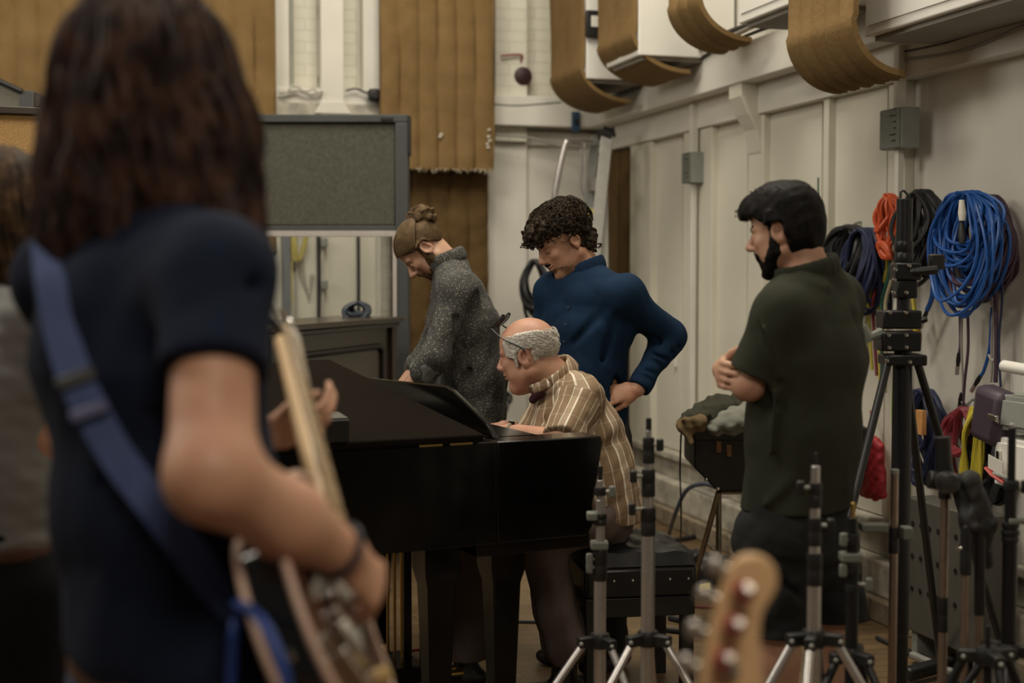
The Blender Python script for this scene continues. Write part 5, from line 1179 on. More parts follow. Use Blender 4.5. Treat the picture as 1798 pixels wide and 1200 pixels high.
# ---------------------------------------------------------------- 6: long-haired person at the left edge
def person_left():
    Y = 2.8; cx = -12; root = person_root(at(cx, 600, Y)[0], Y, 'person with long brown hair and a grey T-shirt at the left edge of the photo')
    F = Field((-1.32, 2.42, 0), (-.72, 3.2, 1.80), .0078)
    h = Fr(at(0, 380, Y+.02), 118, -12, 0, 1.02); nb = at(cx+4, 510, Y); shr = at(54, 560, Y-.08); shl = at(-95, 565, Y+.14)
    ch = at(cx, 660, Y); wa = at(cx-4, 830, Y); pel = at(cx, 985, Y); el = at(62, 775, Y-.06); wr = at(112, 985, Y+.0); e2 = V(shl[0]-.02, shl[1]+.05, 1.15); w2 = V(shl[0]+.05, shl[1]-.05, .92)
    D = F.new(); head(F, D, h); seg(F, D, h.P(-.035, 0, -.05), nb, .056, .06, None, .03); torso(F, D, pel, wa, ch, nb, shl, shr, -.012)
    limb(F, D, [shr, el, wr], [.046, .038, .027]); limb(F, D, [shl, e2, w2], [.046, .038, .027]); hand(F, D, wr, V(.1, 0, -1), V(1, 0, 0), V(0, 1, 0), .9); hand(F, D, w2, V(0, 0, -1), V(-1, 0, 0), V(0, 1, 0), .9)
    hl = pel+V(-.09, .05, -.05); hr = pel+V(.085, -.04, -.05); legs = [(a_, V(a_[0]+.01*i, a_[1], .5), V(a_[0]+.03*i, a_[1]-.02, .09)) for i, a_ in ((-1, hl), (1, hr))]
    for a_, b_, c_ in legs: limb(F, D, [a_, b_, c_], [.085, .055, .038], .03); foot(F, D, c_, V(-.5, .85, 0))
    surf(F, D, 'body', SK_A, root)
    S = F.new(); torso(F, S, pel, wa, ch, nb, shl, shr, .008, A=(.150, .140, .160), B=(.115, .108, .118)); seg(F, S, shr, el*.5+shr*.5, .060, .056, None, .03); seg(F, S, shl, e2*.5+shl*.5, .060, .056, None, .03)
    S0 = S.copy(); wob(F, S, .006, 14, 63, st=(1, 1, 2.2), ridge=True); S = creased(S, S0, D); S = np.maximum(S, plane(F, at(0, 945, Y), V(0, 0, -1))); q = nrm(h.P(-.035, 0, -.05)-nb); S = neckcut(F, S, nb+q*.04, q); surf(F, S, 'tshirt', clothmat('heather_grey_jersey', (.27, .265, .26), (.21, .208, .205), 240), root)
    T = F.new(); seg(F, T, pel+V(0, 0, .05), pel-V(0, 0, .08), (.152, .12), (.165, .125), nrm(shr-shl), .03)
    for a_, b_, c_ in legs: limb(F, T, [a_, b_, c_], [.090, .066, .05], .03)
    T = np.maximum(T, plane(F, V(0, 0, .07), V(0, 0, -1))); surf(F, T, 'jeans', JEANB, root)
    X, YY, ZZ = F.xyz(); Bt = F.new(); zb = at(0, 953, Y)[2]; seg(F, Bt, V(pel[0], pel[1], zb+.012), V(pel[0], pel[1], zb-.012), (.158, .127), (.158, .127), nrm(shr-shl), .01); Bt = np.maximum(Bt, np.abs(ZZ-zb-0*X)-.018); surf(F, Bt.astype(np.float32), 'belt', mat('brown_leather', (.09, .035, .02)), root)
    Z = F.new()
    for a_, b_, c_ in legs: foot(F, Z, c_, V(-.5, .85, 0), infl=.008)
    Z = np.maximum(Z, plane(F, V(0, 0, .11), V(0, 0, 1))); Z = np.maximum(Z, -plane(F, V(0, 0, .001), V(0, 0, 1))); surf(F, Z, 'shoes', SHOEB, root)
    HM = hairmat('straight_brown_hair', (.020, .012, .007), (.10, .055, .025), 30); H = F.new(); I3 = [V(1, 0, 0), V(0, 1, 0), V(0, 0, 1)]; c = h.c
    ell(F, H, c+V(0, 0, .025), I3, [.108, .108, .115], .03); seg(F, H, c, c+V(0, 0, -.12), (.105, .10), (.10, .09), V(1, 0, 0), .04); H = np.maximum(H, np.where(ZZ < h.P(0, 0, .03)[2], plane(F, h.P(.05, 0, 0), h.f), -1).astype(np.float32))
    az = np.arctan2(YY-c[1], X-c[0]); H += np.where(np.abs(H) < .03, .004*np.sin(az*26+3*ZZ), 0).astype(np.float32); surf(F, H, 'hair', HM, root)
    rs = np.random.RandomState(3); polys = []
    for i in range(120):
        a = math.radians(-200+250*rs.rand()); d_ = V(math.cos(a), math.sin(a), 0); z1 = 1.50-.05*rs.rand(); w1 = rs.rand()*6; P_ = [c+V(0, 0, .135)+d_*.02, c+V(0, 0, .09)+d_*.085]
        for t in np.linspace(.15, 1, 5): P_.append(V(c[0], c[1], 0)+d_*(.108+.012*math.sin(t*3)+.006*math.sin(w1+6*t))+V(-d_[1], d_[0], 0)*.006*math.sin(w1*2+t*6)+V(0, 0, c[2]+.05+(z1-c[2]-.05)*t))
        polys.append(P_)
    locks(root, 'hair_locks', HM, polys, .0065, 6, 4)
    return root
man_bun(); man_blue(); man_piano(); man_olive(); man_guitar(); guitar_played(); bass_guitar(); person_left()
# ================================================================== GRAND PIANO
PK0 = V(.26, 4.53, 0); PT = nrm(V(-.903, -.43, 0)); PB = nrm(V(-.43, .903, 0))
def PF(a, b, z): return PK0+PT*a+PB*b+V(0, 0, z)
def grand_piano():
    g = thing('grand_piano', PF(.8, .6, 0), 'black grand piano with its lid slightly raised, in the middle of the room', 'piano')
    EB = mat('black_piano_lacquer', (.0035, .003, .003), .16, spec=.3, noise=(4, .2)); LIDM = mat('satin_black_lid', (.010, .0075, .006), .5, spec=.10, ior=1.15, noise=(3, .2)); IV = mat('ivory', (.6, .56, .46), .3, noise=(30, .05))
    out = [(.34, 0), (1.95, 0), (2.02, .06), (2.04, .30), (1.95, .52), (1.7, .70), (1.35, .86), (1.05, 1.08), (.80, 1.30), (.6, 1.42), (.34, 1.45)]
    ins = [(.36, .03), (1.93, .03), (1.99, .08), (2.01, .30), (1.92, .50), (1.68, .67), (1.33, .83), (1.03, 1.05), (.78, 1.27), (.59, 1.39), (.36, 1.42)]
    n = len(out); vs = [PF(a, b, z) for z in (.70, 1.02) for a, b in out]+[PF(a, b, z) for z in (.90, 1.02) for a, b in ins]
    fs = []
    for i in range(n):
        j = (i+1) % n; fs += [(i, j, n+j, n+i), (n+i, n+j, 3*n+j, 3*n+i), (3*n+i, 3*n+j, 2*n+j, 2*n+i)]
    fs += [tuple(reversed(range(n))), tuple(range(2*n, 3*n))]
    MB().raw(vs, fs).build('rim', EB, g, bevel=.004)
    MB().prism([PF(a, b, .902) for a, b in ins], V(0, 0, .02)).build('iron_frame', mat('gold_plate_paint', (.4, .27, .09), .35, .6, noise=(20, .2)), g)
    for b0, b1 in ((0, .13), (1.32, 1.45)):
        prof = [(.34, .70), (.02, .70), (-.005, .74), (.0, .80), (-.02, .90), (-.035, 1.0), (-.03, 1.02), (.34, 1.02)]
        MB().prism([PF(a, b0, z) for a, z in prof], PB*(b1-b0)).build('cheek', EB, g, bevel=.006)
    MB().prism([PF(a, .02, z) for a, z in ((.0, .66), (.4, .66), (.4, .72), (.0, .72))], PB*1.41).build('keybed', EB, g, bevel=.004)
    MB().prism([PF(a, .13, z) for a, z in ((.005, .72), (.03, .72), (.03, .757), (.005, .757))], PB*1.19).build('key_slip', EB, g, bevel=.003)
    MB().prism([PF(a, .13, z) for a, z in ((.22, .76), (.25, .76), (.30, .93), (.34, 1.0), (.30, 1.0), (.25, .93))], PB*1.19).build('fallboard', EB, g, bevel=.003)
    mw = MB()
    for i in range(52): b0 = .14+i*.02270; MB_ = mw.hexa([PF(.19, b0, .722), PF(.04, b0, .722), PF(.04, b0+.0218, .722), PF(.19, b0+.0218, .722), PF(.19, b0, .745), PF(.04, b0, .745), PF(.04, b0+.0218, .745), PF(.19, b0+.0218, .745)])
    o = mw.build('white_keys', IV, g); o['kind'] = 'stuff'
    mk = MB()
    for i in range(51):
        if (i+5) % 7 in (2, 6): continue
        b0 = .14+(i+1)*.0227-.006; mk.hexa([PF(.19, b0, .746), PF(.09, b0, .746), PF(.09, b0+.012, .746), PF(.19, b0+.012, .746), PF(.19, b0, .757), PF(.10, b0, .757), PF(.10, b0+.012, .757), PF(.19, b0+.012, .757)])
    o = mk.build('black_keys', EB, g); o['kind'] = 'stuff'
    # music desk
    MB().prism([PF(.30, b, z) for b, z in ((.06, 1.022), (.14, 1.065), (.40, 1.148), (.46, 1.158), (1.40, 1.128), (1.42, 1.10), (1.42, 1.022))], PT*.018).build('music_desk', EB, g, bevel=.004)
    MB().prism([PF(.14, .10, 1.0), PF(.36, .10, 1.0), PF(.36, 1.35, 1.0), PF(.14, 1.35, 1.0)], V(0, 0, .02)).build('desk_shelf', EB, g, bevel=.003)
    # lid hinged on the straight bass side, propped a little
    th = math.radians(5.6); ct, st = math.cos(th), math.sin(th)
    lo = [(.39, -.02), (1.97, -.02), (2.05, .06), (2.07, .30), (1.98, .54), (1.72, .73), (1.37, .89), (1.07, 1.11), (.82, 1.33), (.62, 1.46), (.48, 1.49), (.39, 1.49)]
    def LP(a, b, h=0): return PF(a, b*ct, 1.024+b*st+h) if b > 0 else PF(a, b, 1.024+h)
    MB().prism([LP(a, b) for a, b in lo], V(0, 0, .024)).build('lid', LIDM, g, bevel=.006)
    MB().tube([LP(.72, 1.25, 0), PF(.72, 1.2, .93)], .008, 8).build('prop_stick', EB, g)
    for a in (.60, .50): MB().prism([PF(a, -.004, 1.018), PF(a-.075, -.004, 1.018), PF(a-.075, -.004, 1.026), PF(a, -.004, 1.026)], -PB*.004).build('hinge', BRASS, g)
    # legs and pedal lyre
    for a, b in ((.26, .14), (.26, 1.30), (1.72, .32), (.47, .18)):
        c = PF(a, b, 0); mb = MB()
        def ring(z, w): return [c+PT*s1*w+PB*s2*w+V(0, 0, z) for s1, s2 in ((-1, -1), (1, -1), (1, 1), (-1, 1))]
        L = [ring(.07, .032), ring(.55, .048), ring(.60, .060), ring(.70, .060)]; vs = sum(L, []); fs = [(3, 2, 1, 0)]
        for i in range(3): fs += [(4*i+k, 4*i+(k+1) % 4, 4*i+4+(k+1) % 4, 4*i+4+k) for k in range(4)]
        fs.append((12, 13, 14, 15)); leg = mb.raw(vs, fs).build('leg', EB, g, bevel=.004)
        MB().cyl(c+V(0, -.012, .03), c+V(0, .012, .03), .03, n=18).build('caster', BRASS, leg); MB().cyl(c+V(0, 0, .03), c+V(0, 0, .08), .012).build('caster_stem', BRASS, leg)
    ly = [PF(.345, .765+q, 0) for q in (-.07, 0, .07)]
    MB().prism([PF(.27, .66, .585), PF(.41, .66, .585), PF(.41, .87, .585), PF(.27, .87, .585)], V(0, 0, .10)).build('lyre_block', EB, g, bevel=.004)
    for q in (-.085, .085): MB().prism([PF(.295, .765+q-.014, .13), PF(.325, .765+q-.014, .13), PF(.325, .765+q+.014, .13), PF(.295, .765+q+.014, .13)], V(0, 0, .46)).build('lyre_post', EB, g, bevel=.004)
    MB().prism([PF(.32, .62, .10), PF(.45, .62, .10), PF(.45, .85, .10), PF(.32, .85, .10)], V(0, 0, .06)).build('pedal_box', EB, g, bevel=.004)
    for c in ly: MB().cyl(c+PT*(.045)+V(0, 0, .15), c+PT*(.045)+V(0, 0, .6), .0055, n=8).build('pedal_rod', BRASS, g); MB().obox(c-PT*.12+V(0, 0, .095), PT, PB, V(0, 0, 1), .14, .03, .012).build('pedal', BRASS, g, bevel=.003)
    for q in (-.05, .05): MB().tube([PF(.42, .735+q, .14), PF(.85, .735+q, .70)], .006, 6).build('lyre_brace', EB, g)
    return LP
LP = grand_piano()
# little black amplifier box on the lid
def onpl(px, py, p0, n):
    r = ray(px, py); o = V(0, 0, CAMH); return o+r*(((p0-o)@n)/(r@n))
ln = nrm(np.cross(PT, LP(.5, 1)-LP(.5, .1))); ln = ln if ln[2] > 0 else -ln
bp = onpl(572, 768, LP(.5, .1, .024), ln)
bx = thing('speaker_box', bp, 'small black box with a grey top lying on the piano lid', 'box'); ea = PT; eb = nrm(np.cross(ln, PT))
MB().obox(bp+ln*.037+PT*.14+eb*.05, ea, eb, ln, .36, .10, .068).build('body', BLACK, bx, bevel=.004)
MB().obox(bp+ln*.074+PT*.14+eb*.05, ea, eb, ln, .35, .09, .005).build('top_plate', mat('worn_grey_top', (.12, .12, .10), .6, noise=(30, .5)), bx, bevel=.001)
for k in range(3): MB().lathe(bp+ln*.03+PT*(.0+.05*k)-eb*.0, [(0, 0), (.009, 0), (.008, .01), (0, .011)], -eb, 12).build('knob', DULLSIL, bx)
# ------------------------------------------------------------------ piano bench
bc = V(.425, 5.22, 0); bt = thing('piano_bench', bc, 'black buttoned leather piano bench behind the two silver stands', 'bench'); br_ = .16
LEA = mat('black_leather', (.013, .013, .014), .34, noise=(20, .3), bump=(60, .2, .002))
e1 = V(math.cos(br_), math.sin(br_), 0); e2 = V(-math.sin(br_), math.cos(br_), 0); N_ = 24; vs = []
def cush(i, j):
    x = -1+2*i/N_; y = -1+2*j/N_; ed = (1-x**6)*(1-y**6); tf = .010*(math.cos(x*math.pi*3)*math.cos(y*math.pi*2)); return bc+e1*x*.205+e2*y*.22+V(0, 0, .50+.065*max(ed, 0)**.35+tf*ed)
top = [cush(i, j) for j in range(N_+1) for i in range(N_+1)]; mb = MB(); m1 = N_+1
mb.raw(top, [(j*m1+i, j*m1+i+1, (j+1)*m1+i+1, (j+1)*m1+i) for j in range(N_) for i in range(N_)]).build('cushion', LEA, bt)
MB().obox(bc+V(0, 0, .445), e1, e2, V(0, 0, 1), .41, .44, .115).build('cushion_side', LEA, bt, bevel=.02)
for i in range(6): MB().ball(bc+e1*(-.17+.068*i)-e2*.222+V(0, 0, .452), .006, 8).build('button', CHROME, bt)
for i in range(5): MB().ball(bc+e1*.207+e2*(-.17+.08*i)+V(0, 0, .452), .006, 8).build('button', CHROME, bt)
MB().obox(bc+V(0, 0, .352), e1, e2, V(0, 0, 1), .40, .42, .07).build('apron', BLACK, bt, bevel=.004)
for s1 in (-1, 1):
    for s2 in (-1, 1): MB().obox(bc+e1*s1*.175+e2*s2*.185+V(0, 0, .16), e1, e2, V(0, 0, 1), .045, .045, .32).build('leg', BLACK, bt, bevel=.004)
    MB().lathe(bc+e1*s1*.205+V(0, 0, .36), [(0, 0), (.03, 0), (.03, .02), (0, .025)], e1*s1, 16).build('height_knob', BLACK, bt)
# ------------------------------------------------------------------ upright piano
u1 = V((697-CX)/FPX*7.7, 7.7, 0); u0 = V((475-CX)/FPX*6.35, 6.35, 0); ud = nrm(u1-u0); u0 = u1-ud*1.46; un_ = V(ud[1], -ud[0], 0); uz = 1.30
UP = thing('upright_piano', (u0+u1)/2, 'dark glossy upright piano standing behind the grand, left of the bun', 'piano'); UBK = mat('dark_brown_lacquer', (.040, .026, .016), .22, spec=.6, noise=(3, .3)); UBLK = mat('black_piano_edge', (.010, .008, .008), .2, noise=(4, .2))
def UB(mb, a0, a1, d0, d1, z0, z1): return mb.hexa([u0+ud*a+un_*d+V(0, 0, z) for z in (z0, z1) for a, d in ((a0, d0), (a1, d0), (a1, d1), (a0, d1))])
UB(MB(), 0, 1.46, -.36, -.02, .08, uz-.03).build('case', UBK, UP, bevel=.004)
UB(MB(), -.02, 1.49, -.38, .03, uz-.03, uz).build('lid', UBK, UP, bevel=.006); UB(MB(), -.01, 1.47, -.02, .012, uz-.055, uz-.03).build('moulding', UBLK, UP, bevel=.004)
UB(MB(), .0, .06, -.02, .02, .08, uz-.05).build('side_post', UBLK, UP, bevel=.003); UB(MB(), 1.40, 1.46, -.02, .0, .08, uz-.05).build('side_post', UBK, UP, bevel=.003)
pa = [(.22, .86), (.22, 1.12), (.25, 1.15), (1.25, 1.15), (1.29, 1.12), (1.29, .86)]
for i in range(5):
    a_, b_ = pa[i], pa[i+1]; MB().tube([u0+ud*a_[0]+V(0, 0, a_[1])-un_*.012, u0+ud*b_[0]+V(0, 0, b_[1])-un_*.012], .016, 8).build('panel_moulding', UBLK, UP)
UB(MB(), .25, 1.27, -.02, -.016, .86, 1.13).build('upper_panel', mat('reflective_brown_panel', (.055, .038, .022), .12, spec=.6, noise=(3, .3)), UP)
UB(MB(), .02, 1.44, -.02, .26, .60, .72).build('key_bed', UBLK, UP, bevel=.004); UB(MB(), .04, 1.42, -.02, .24, .72, .84).build('fallboard', UBLK, UP, bevel=.02)
for a in (.04, 1.38): UB(MB(), a, a+.06, .18, .25, 0, .60).build('leg', UBLK, UP, bevel=.004)
UB(MB(), 0, 1.46, -.36, .0, 0, .08).build('plinth', UBLK, UP, bevel=.004)
coil('cable_coil', 628, 548, 7.75, .075, .05, 12, .010, mat('dark_blue_grey_cable', (.035, .045, .06), .5, noise=(30, .2)), 'dark blue-grey cable bundle on top of the upright piano', 21, spread=.06)
# ------------------------------------------------------------------ acoustic screens
def fabric(name, c, sc=130): return mat(name, c, .95, noise=(sc, .35), bump=(160, .6, .004))
GY = 8.0; GF = mat('grey_screen_frame', (.052, .055, .054), .6, noise=(6, .15)); gx0 = (388-CX)/FPX*GY; gx1 = (717-CX)/FPX*GY
def gz(y, Y=GY): return CAMH-(y-475)/FPX*Y
G = thing('acoustic_screen', (gx1-.5, GY, 0), 'tall grey felt acoustic screen with a glass window, behind the upright piano', 'screen'); px2x = lambda x, Y=GY: (x-CX)/FPX*Y
def GB(mb, x0, x1, y0, y1, z0, z1): return mb.hexa([V(x, y, z) for z in (z0, z1) for x, y in ((x0, y0), (x1, y0), (x1, y1), (x0, y1))])
zt = gz(203); GB(MB(), gx0, gx1, GY, GY+.16, zt-.045, zt).build('top_rail', GF, G, bevel=.006)
GB(MB(), px2x(695), gx1, GY, GY+.16, .08, zt-.045).build('side_post', GF, G, bevel=.006); GB(MB(), gx0, gx0+.07, GY, GY+.16, .08, zt-.045).build('side_post', GF, G, bevel=.006)
GB(MB(), gx0+.07, px2x(695), GY+.025, GY+.13, gz(397), zt-.045).build('felt_panel', fabric('grey_green_felt', (.088, .086, .064), 60), G, bevel=.01)
GB(MB(), gx0+.07, px2x(695), GY, GY+.15, gz(408), gz(397)).build('middle_rail', GF, G, bevel=.004)
WT = mat('pale_window_trim', (.42, .38, .35), .5, noise=(20, .1)); GB(MB(), gx0+.05, px2x(696), GY-.012, GY+.02, gz(416), gz(406)).build('window_trim', WT, G, bevel=.002)
GB(MB(), px2x(690), px2x(697), GY-.012, GY+.02, gz(616), gz(416)).build('window_trim', WT, G, bevel=.002); GB(MB(), gx0+.05, px2x(697), GY-.012, GY+.02, gz(630), gz(618)).build('window_trim', WT, G, bevel=.002)
GB(MB(), gx0+.07, px2x(690), GY+.05, GY+.058, gz(620), gz(414)).build('glass_pane', mat('clear_glass', (.95, .96, .94), .02, trans=1, noise=(3, .02)), G)
GB(MB(), gx0+.07, px2x(695), GY+.02, GY+.14, .10, gz(628)).build('lower_panel', fabric('grey_green_felt', (.088, .086, .064), 60), G, bevel=.01)
for x in (gx0+.12, gx1-.12): GB(MB(), x-.05, x+.05, GY-.18, GY+.34, 0, .08).build('foot', GF, G, bevel=.01)
GB(MB(), gx1-.003, gx1+.012, GY-.004, GY+.12, gz(272), gz(205)).build('corner_guard', BLACK, G, bevel=.002); GB(MB(), px2x(670), px2x(692), GY-.006, GY, zt-.035, zt-.014).build('pull_handle', BLACK, G, bevel=.003)
tY = 5.6; T2 = thing('acoustic_screen', (px2x(-40, tY), tY, 0), 'acoustic screen faced with tan woven cloth at the left edge', 'screen'); z2 = gz(191, tY)
sl = nrm(V(1, .35, 0)); sn = V(-sl[1], sl[0], 0); tb = V(px2x(84, tY), tY, 0); 
def TB(mb, a0, a1, d0, d1, z0, z1): return mb.hexa([tb+sl*a+sn*d+V(0, 0, z) for z in (z0, z1) for a, d in ((a0, d0), (a1, d0), (a1, d1), (a0, d1))])
TB(MB(), -.9, -.0, .02, .10, .1, z2-.03).build('woven_panel', mat('tan_woven_cloth', (.60, .36, .14), .9, noise=(240, .4), bump=(220, .7, .004)), T2, bevel=.004)
TB(MB(), -.93, .03, .0, .14, z2-.03, z2).build('top_rail', mat('dark_brown_rail', (.045, .03, .02), .5, noise=(8, .2)), T2, bevel=.004)
for a in (-.93, 0): TB(MB(), a, a+.03, 0, .14, 0, z2-.03).build('side_post', mat('dark_brown_rail', (.045, .03, .02)), T2, bevel=.004)
t3 = V(px2x(30, 7.2), 7.2, 0); T3 = thing('acoustic_screen', t3, 'grey screen with a slanting top behind the tan one, far left', 'screen'); zz = [gz(y, 7.2) for y in (192, 165, 150, 190)]
MB().prism([V(px2x(-60, 7.2), 7.2, .1), V(px2x(42, 7.2), 7.2, .1), V(px2x(42, 7.2), 7.2, gz(167, 7.2)), V(px2x(0, 7.2), 7.2, gz(146, 7.2)), V(px2x(-60, 7.2), 7.2, gz(120, 7.2))], V(0, .12, 0)).build('felt_panel', fabric('pale_grey_felt', (.17, .165, .13)), T3, bevel=.004)
MB().prism([V(px2x(42, 7.2), 7.19, .0), V(px2x(66, 7.2), 7.19, .0), V(px2x(66, 7.2), 7.19, gz(163, 7.2)), V(px2x(42, 7.2), 7.19, gz(161, 7.2))], V(0, .14, 0)).build('side_post', GF, T3, bevel=.004)
MB().tube([V(px2x(-60, 7.2), 7.19, gz(116, 7.2)), V(px2x(0, 7.2), 7.19, gz(143, 7.2)), V(px2x(46, 7.2), 7.19, gz(164, 7.2))], .014, 8).build('top_edge', BLACK, T3)
GB(MB(), px2x(66, 7.2), px2x(78, 7.2), 7.2, 7.3, gz(190, 7.2), gz(170, 7.2)).build('bracket', mat('dark_brown_rail', (.045, .03, .02)), T3, bevel=.003)
# things on the back wall seen through the screen's window
def vstrip(name, px0, px1, v0, v1, z0, z1, m, label, cat):
    return tag(rectV(px0, px1, v0, v1, z0, z1).build(name, m, bevel=.003, smooth=False), label, cat)
struct(rectV(462, 660, -.28, -.22, .2, 1.95), 'wall_lining_back', WHITE2, .004)
vstrip('blue_grey_post', 496, 510, -.34, -.285, .0, 1.9, mat('blue_grey_paint', (.17, .18, .19), .5, noise=(8, .1)), 'blue-grey post seen through the window of the grey screen', 'post')
for i, (x, lab) in enumerate(((466, 'black upright cable at the left end of the screen window'), (559, 'black upright cable in the middle of the screen window'), (629, 'black upright cable ending behind the dark blue coil'))):
    wallcable([(x, 405), (x+1, 500), (x, 640)], CABB, lab, .011, v=-.31)
wallcable([(566, 405), (567, 520), (566, 640)], CABW, 'pale conduit beside the middle black cable', .010, v=-.31)
wallcable([(522, 405), (521, 520), (522, 640)], CABW, 'pale conduit behind the yellow cable', .008, v=-.30)
for y in (426, 500):
    u_, z_ = on_v(568, y, -.31); tag(MB().rbox(u_-.02, u_+.025, -.345, -.30, z_-.03, z_+.03).build('conduit_clip', DULLSIL, bevel=.005), 'grey clip on the pale conduit, %s of two in the screen window' % ('upper' if y < 460 else 'lower'), 'clip')
YC = mat('yellow_cable', (.52, .43, .04), .5, noise=(30, .15)); YC2 = mat('pale_yellow_cable', (.50, .42, .12), .5, noise=(30, .15))
def backp(x, y, v): u_, z_ = on_v(x, y, v); return R(u_, v, z_)
P_ = []
for i in range(5): P_ += [backp(513+i, 400, -.33), backp(513+2*i, 440, -.33-.006*i), backp(521+i, 459, -.34), backp(532-i, 446, -.33), backp(541-i, 405, -.34), backp(527, 380, -.33)]
tag(MB().tube(spline(P_, 5), .0075, 6).build('cable_coil', YC2), 'yellow cable loop seen through the window of the grey screen', 'cable coil')
wallcable([(514, 440), (512, 500), (515, 530)], YC2, 'yellow cable tail hanging below its loop, screen window', .005, v=-.33)
for k in range(3): wallcable([(524+4*k, 455), (530+4*k, 490+6*k), (545, 510+8*k), (552-3*k, 480)], mat('thin_grey_wire', (.36, .34, .28), .6, noise=(20, .1)), 'thin grey wire sagging inside the screen window, %s' % ('upper', 'middle', 'lowest')[k], .003, v=-.30)
# ================================================================== RIGHT WALL: hanging cables
def wallp(x, y, u): v_, z_ = on_u(x, y, u); return R(u, v_, z_)
def wcoil(px, py, rx, ry, n, r, m, label, seed, u=-.13, tail=None, **k):
    return coil('cable_coil', wallp(px, py, u), None, None, rx, ry, n, r, m, label, seed, dirv=EY, nrmv=EX, tail=tail, **k)
def hook(px, py, lab, u=-.06):
    c = wallp(px, py, u); h_ = MB().tube(spline([R(0, on_u(px, py, u)[0], c[2]+.03), c+V(0, 0, .02), c-EX*.02, c-EX*.045+V(0, 0, .015)], 4), .006, 8).build('wall_hook', DULLSIL); return tag(h_, lab, 'hook')
BLU = mat('bright_blue_cable', (.012, .085, .33), .42, noise=(30, .2)); NAV = mat('navy_cable', (.015, .022, .07), .5, noise=(30, .2)); ORG = mat('orange_cable', (.62, .10, .03), .5, noise=(30, .15))
PUR = mat('purple_grey_cable', (.07, .035, .06), .55, noise=(30, .2)); RDC = mat('dark_red_cable', (.20, .02, .03), .5, noise=(30, .2)); CREAMC = mat('cream_cable', (.42, .36, .24), .5, noise=(30, .1)); GRC = mat('dark_green_cable', (.02, .09, .06), .5, noise=(30, .2))
wcoil(1492, 470, .20, .185, 24, .013, CABB, 'thick black cable coil on the wall beside the bearded man\'s neck', 1, squeeze=.6)
wcoil(1516, 478, .15, .19, 20, .010, NAV, 'navy cable coil hanging over the black one by the bearded man', 2, u=-.17, squeeze=.6)
wcoil(1697, 448, .225, .245, 44, .0068, BLU, 'large bright blue cable coil on the right wall', 5, u=-.17, squeeze=.3, jit=.30, spread=.028)
wcoil(1722, 440, .19, .21, 18, .009, PUR, 'purple-grey cable coil half hidden behind the bright blue one', 8, u=-.11, squeeze=.6)
wcoil(1618, 420, .14, .20, 24, .009, CABB, 'black cable coil between the orange hank and the blue coil', 7, u=-.13, squeeze=.9)
wcoil(1561, 395, .07, .13, 13, .008, ORG, 'orange cable hank with its knotted end left of the black column', 11, u=-.14, squeeze=.6)
ok = []
for i in range(30): a = i*.9; ok.append(wallp(1553+13*math.cos(a)*(.6+.03*i/3), 440+13*math.sin(a*1.1), -.17-.03*math.sin(a*.37)))
tag(MB().tube(spline(ok, 3), .012, 7).build('cable_knot', ORG), 'bunched knot of orange cable below the orange hank', 'cable knot')
for x, y, l in ((1502, 400, 'hook carrying the thick black coil'), (1697, 352, 'hook carrying the bright blue coil'), (1616, 365, 'hook carrying the black coil beside the blue one'), (1562, 362, 'hook carrying the orange hank')): hook(x, y, l)
def wline(pts, m, label, r=.006, u=-.1, name='cable', cat='cable', ends=None):
    o = MB().tube(spline([wallp(x, y, u) for x, y in pts], 5), r, 7).build(name, m); tag(o, label, cat)
    if ends is not None:
        a = wallp(*pts[-2], u); b = wallp(*pts[-1], u); d = nrm(b-a); MB().lathe(b, [(0, 0), (.008, 0), (.010, .03), (.007, .055), (0, .056)], d, 10).build('connector_boot', BLACK, o)
        MB().lathe(b+d*.055, [(0, 0), (.009, 0), (.009, .035), (0, .036)], d, 12).build('connector', SILVER, o)
    return o
wline([(1685, 545), (1686, 600), (1684, 620)], PUR, 'thin cable hanging straight down below the blue coil, with a short plug', .005, ends=1)
wline([(1690, 545), (1688, 600), (1691, 680), (1689, 690)], mat('grey_cable', (.33, .3, .27)), 'grey cable with the lowest hanging plug, below the blue coil', .005, ends=1)
wline([(1699, 545), (1700, 610), (1694, 670), (1690, 730)], PUR, 'mauve cable running down to the yellow coil', .006)
wline([(1742, 540), (1738, 610), (1728, 650), (1722, 660)], BLU, 'blue cable with a slanting plug, right of the blue coil', .007, ends=1)
wline([(1748, 500), (1750, 600), (1748, 672)], PUR, 'mauve cable running down to the purple case', .009)
wline([(1744, 500), (1741, 600), (1742, 640), (1740, 672)], mat('grey_cable', (.33, .3, .27)), 'thin grey cable beside the mauve one', .005)
wline([(1756, 440), (1760, 520), (1754, 600), (1757, 680)], NAV, 'dark cable hanging on the far right of the blue coil', .005)
wline([(1640, 470), (1637, 520), (1628, 545)], BLU, 'dark blue cable end with a plug beside the black column', .011, ends=1)
wline([(1736, 622), (1740, 630), (1746, 634)], CABW, 'white tie round the hanging blue cable', .006)
for i, (x, m, l) in enumerate(((1523, CREAMC, 'cream cable'), (1528, YC, 'yellow cable'), (1536, RDC, 'dark red cable'), (1545, YC, 'second yellow cable'), (1551, GRC, 'green cable'), (1558, CREAMC, 'outermost cream cable'))):
    wline([(x+12, 430), (x+10, 480), (x-3, 530), (x-2, 570), (x+4*math.sin(i), 640+10*i)], m, l+' hanging in the bundle between the bearded man and the black column', .008, u=-.10-.012*i)
wline([(1600, 500), (1607, 560), (1606, 600)], YC, 'short yellow cable behind the black column', .010, u=-.12)
wline([(1604, 560), (1613, 590), (1610, 610)], mat('tan_leather_strap', (.42, .2, .05), .6, noise=(20, .1)), 'ochre strap hanging behind the black column', .014, u=-.09)
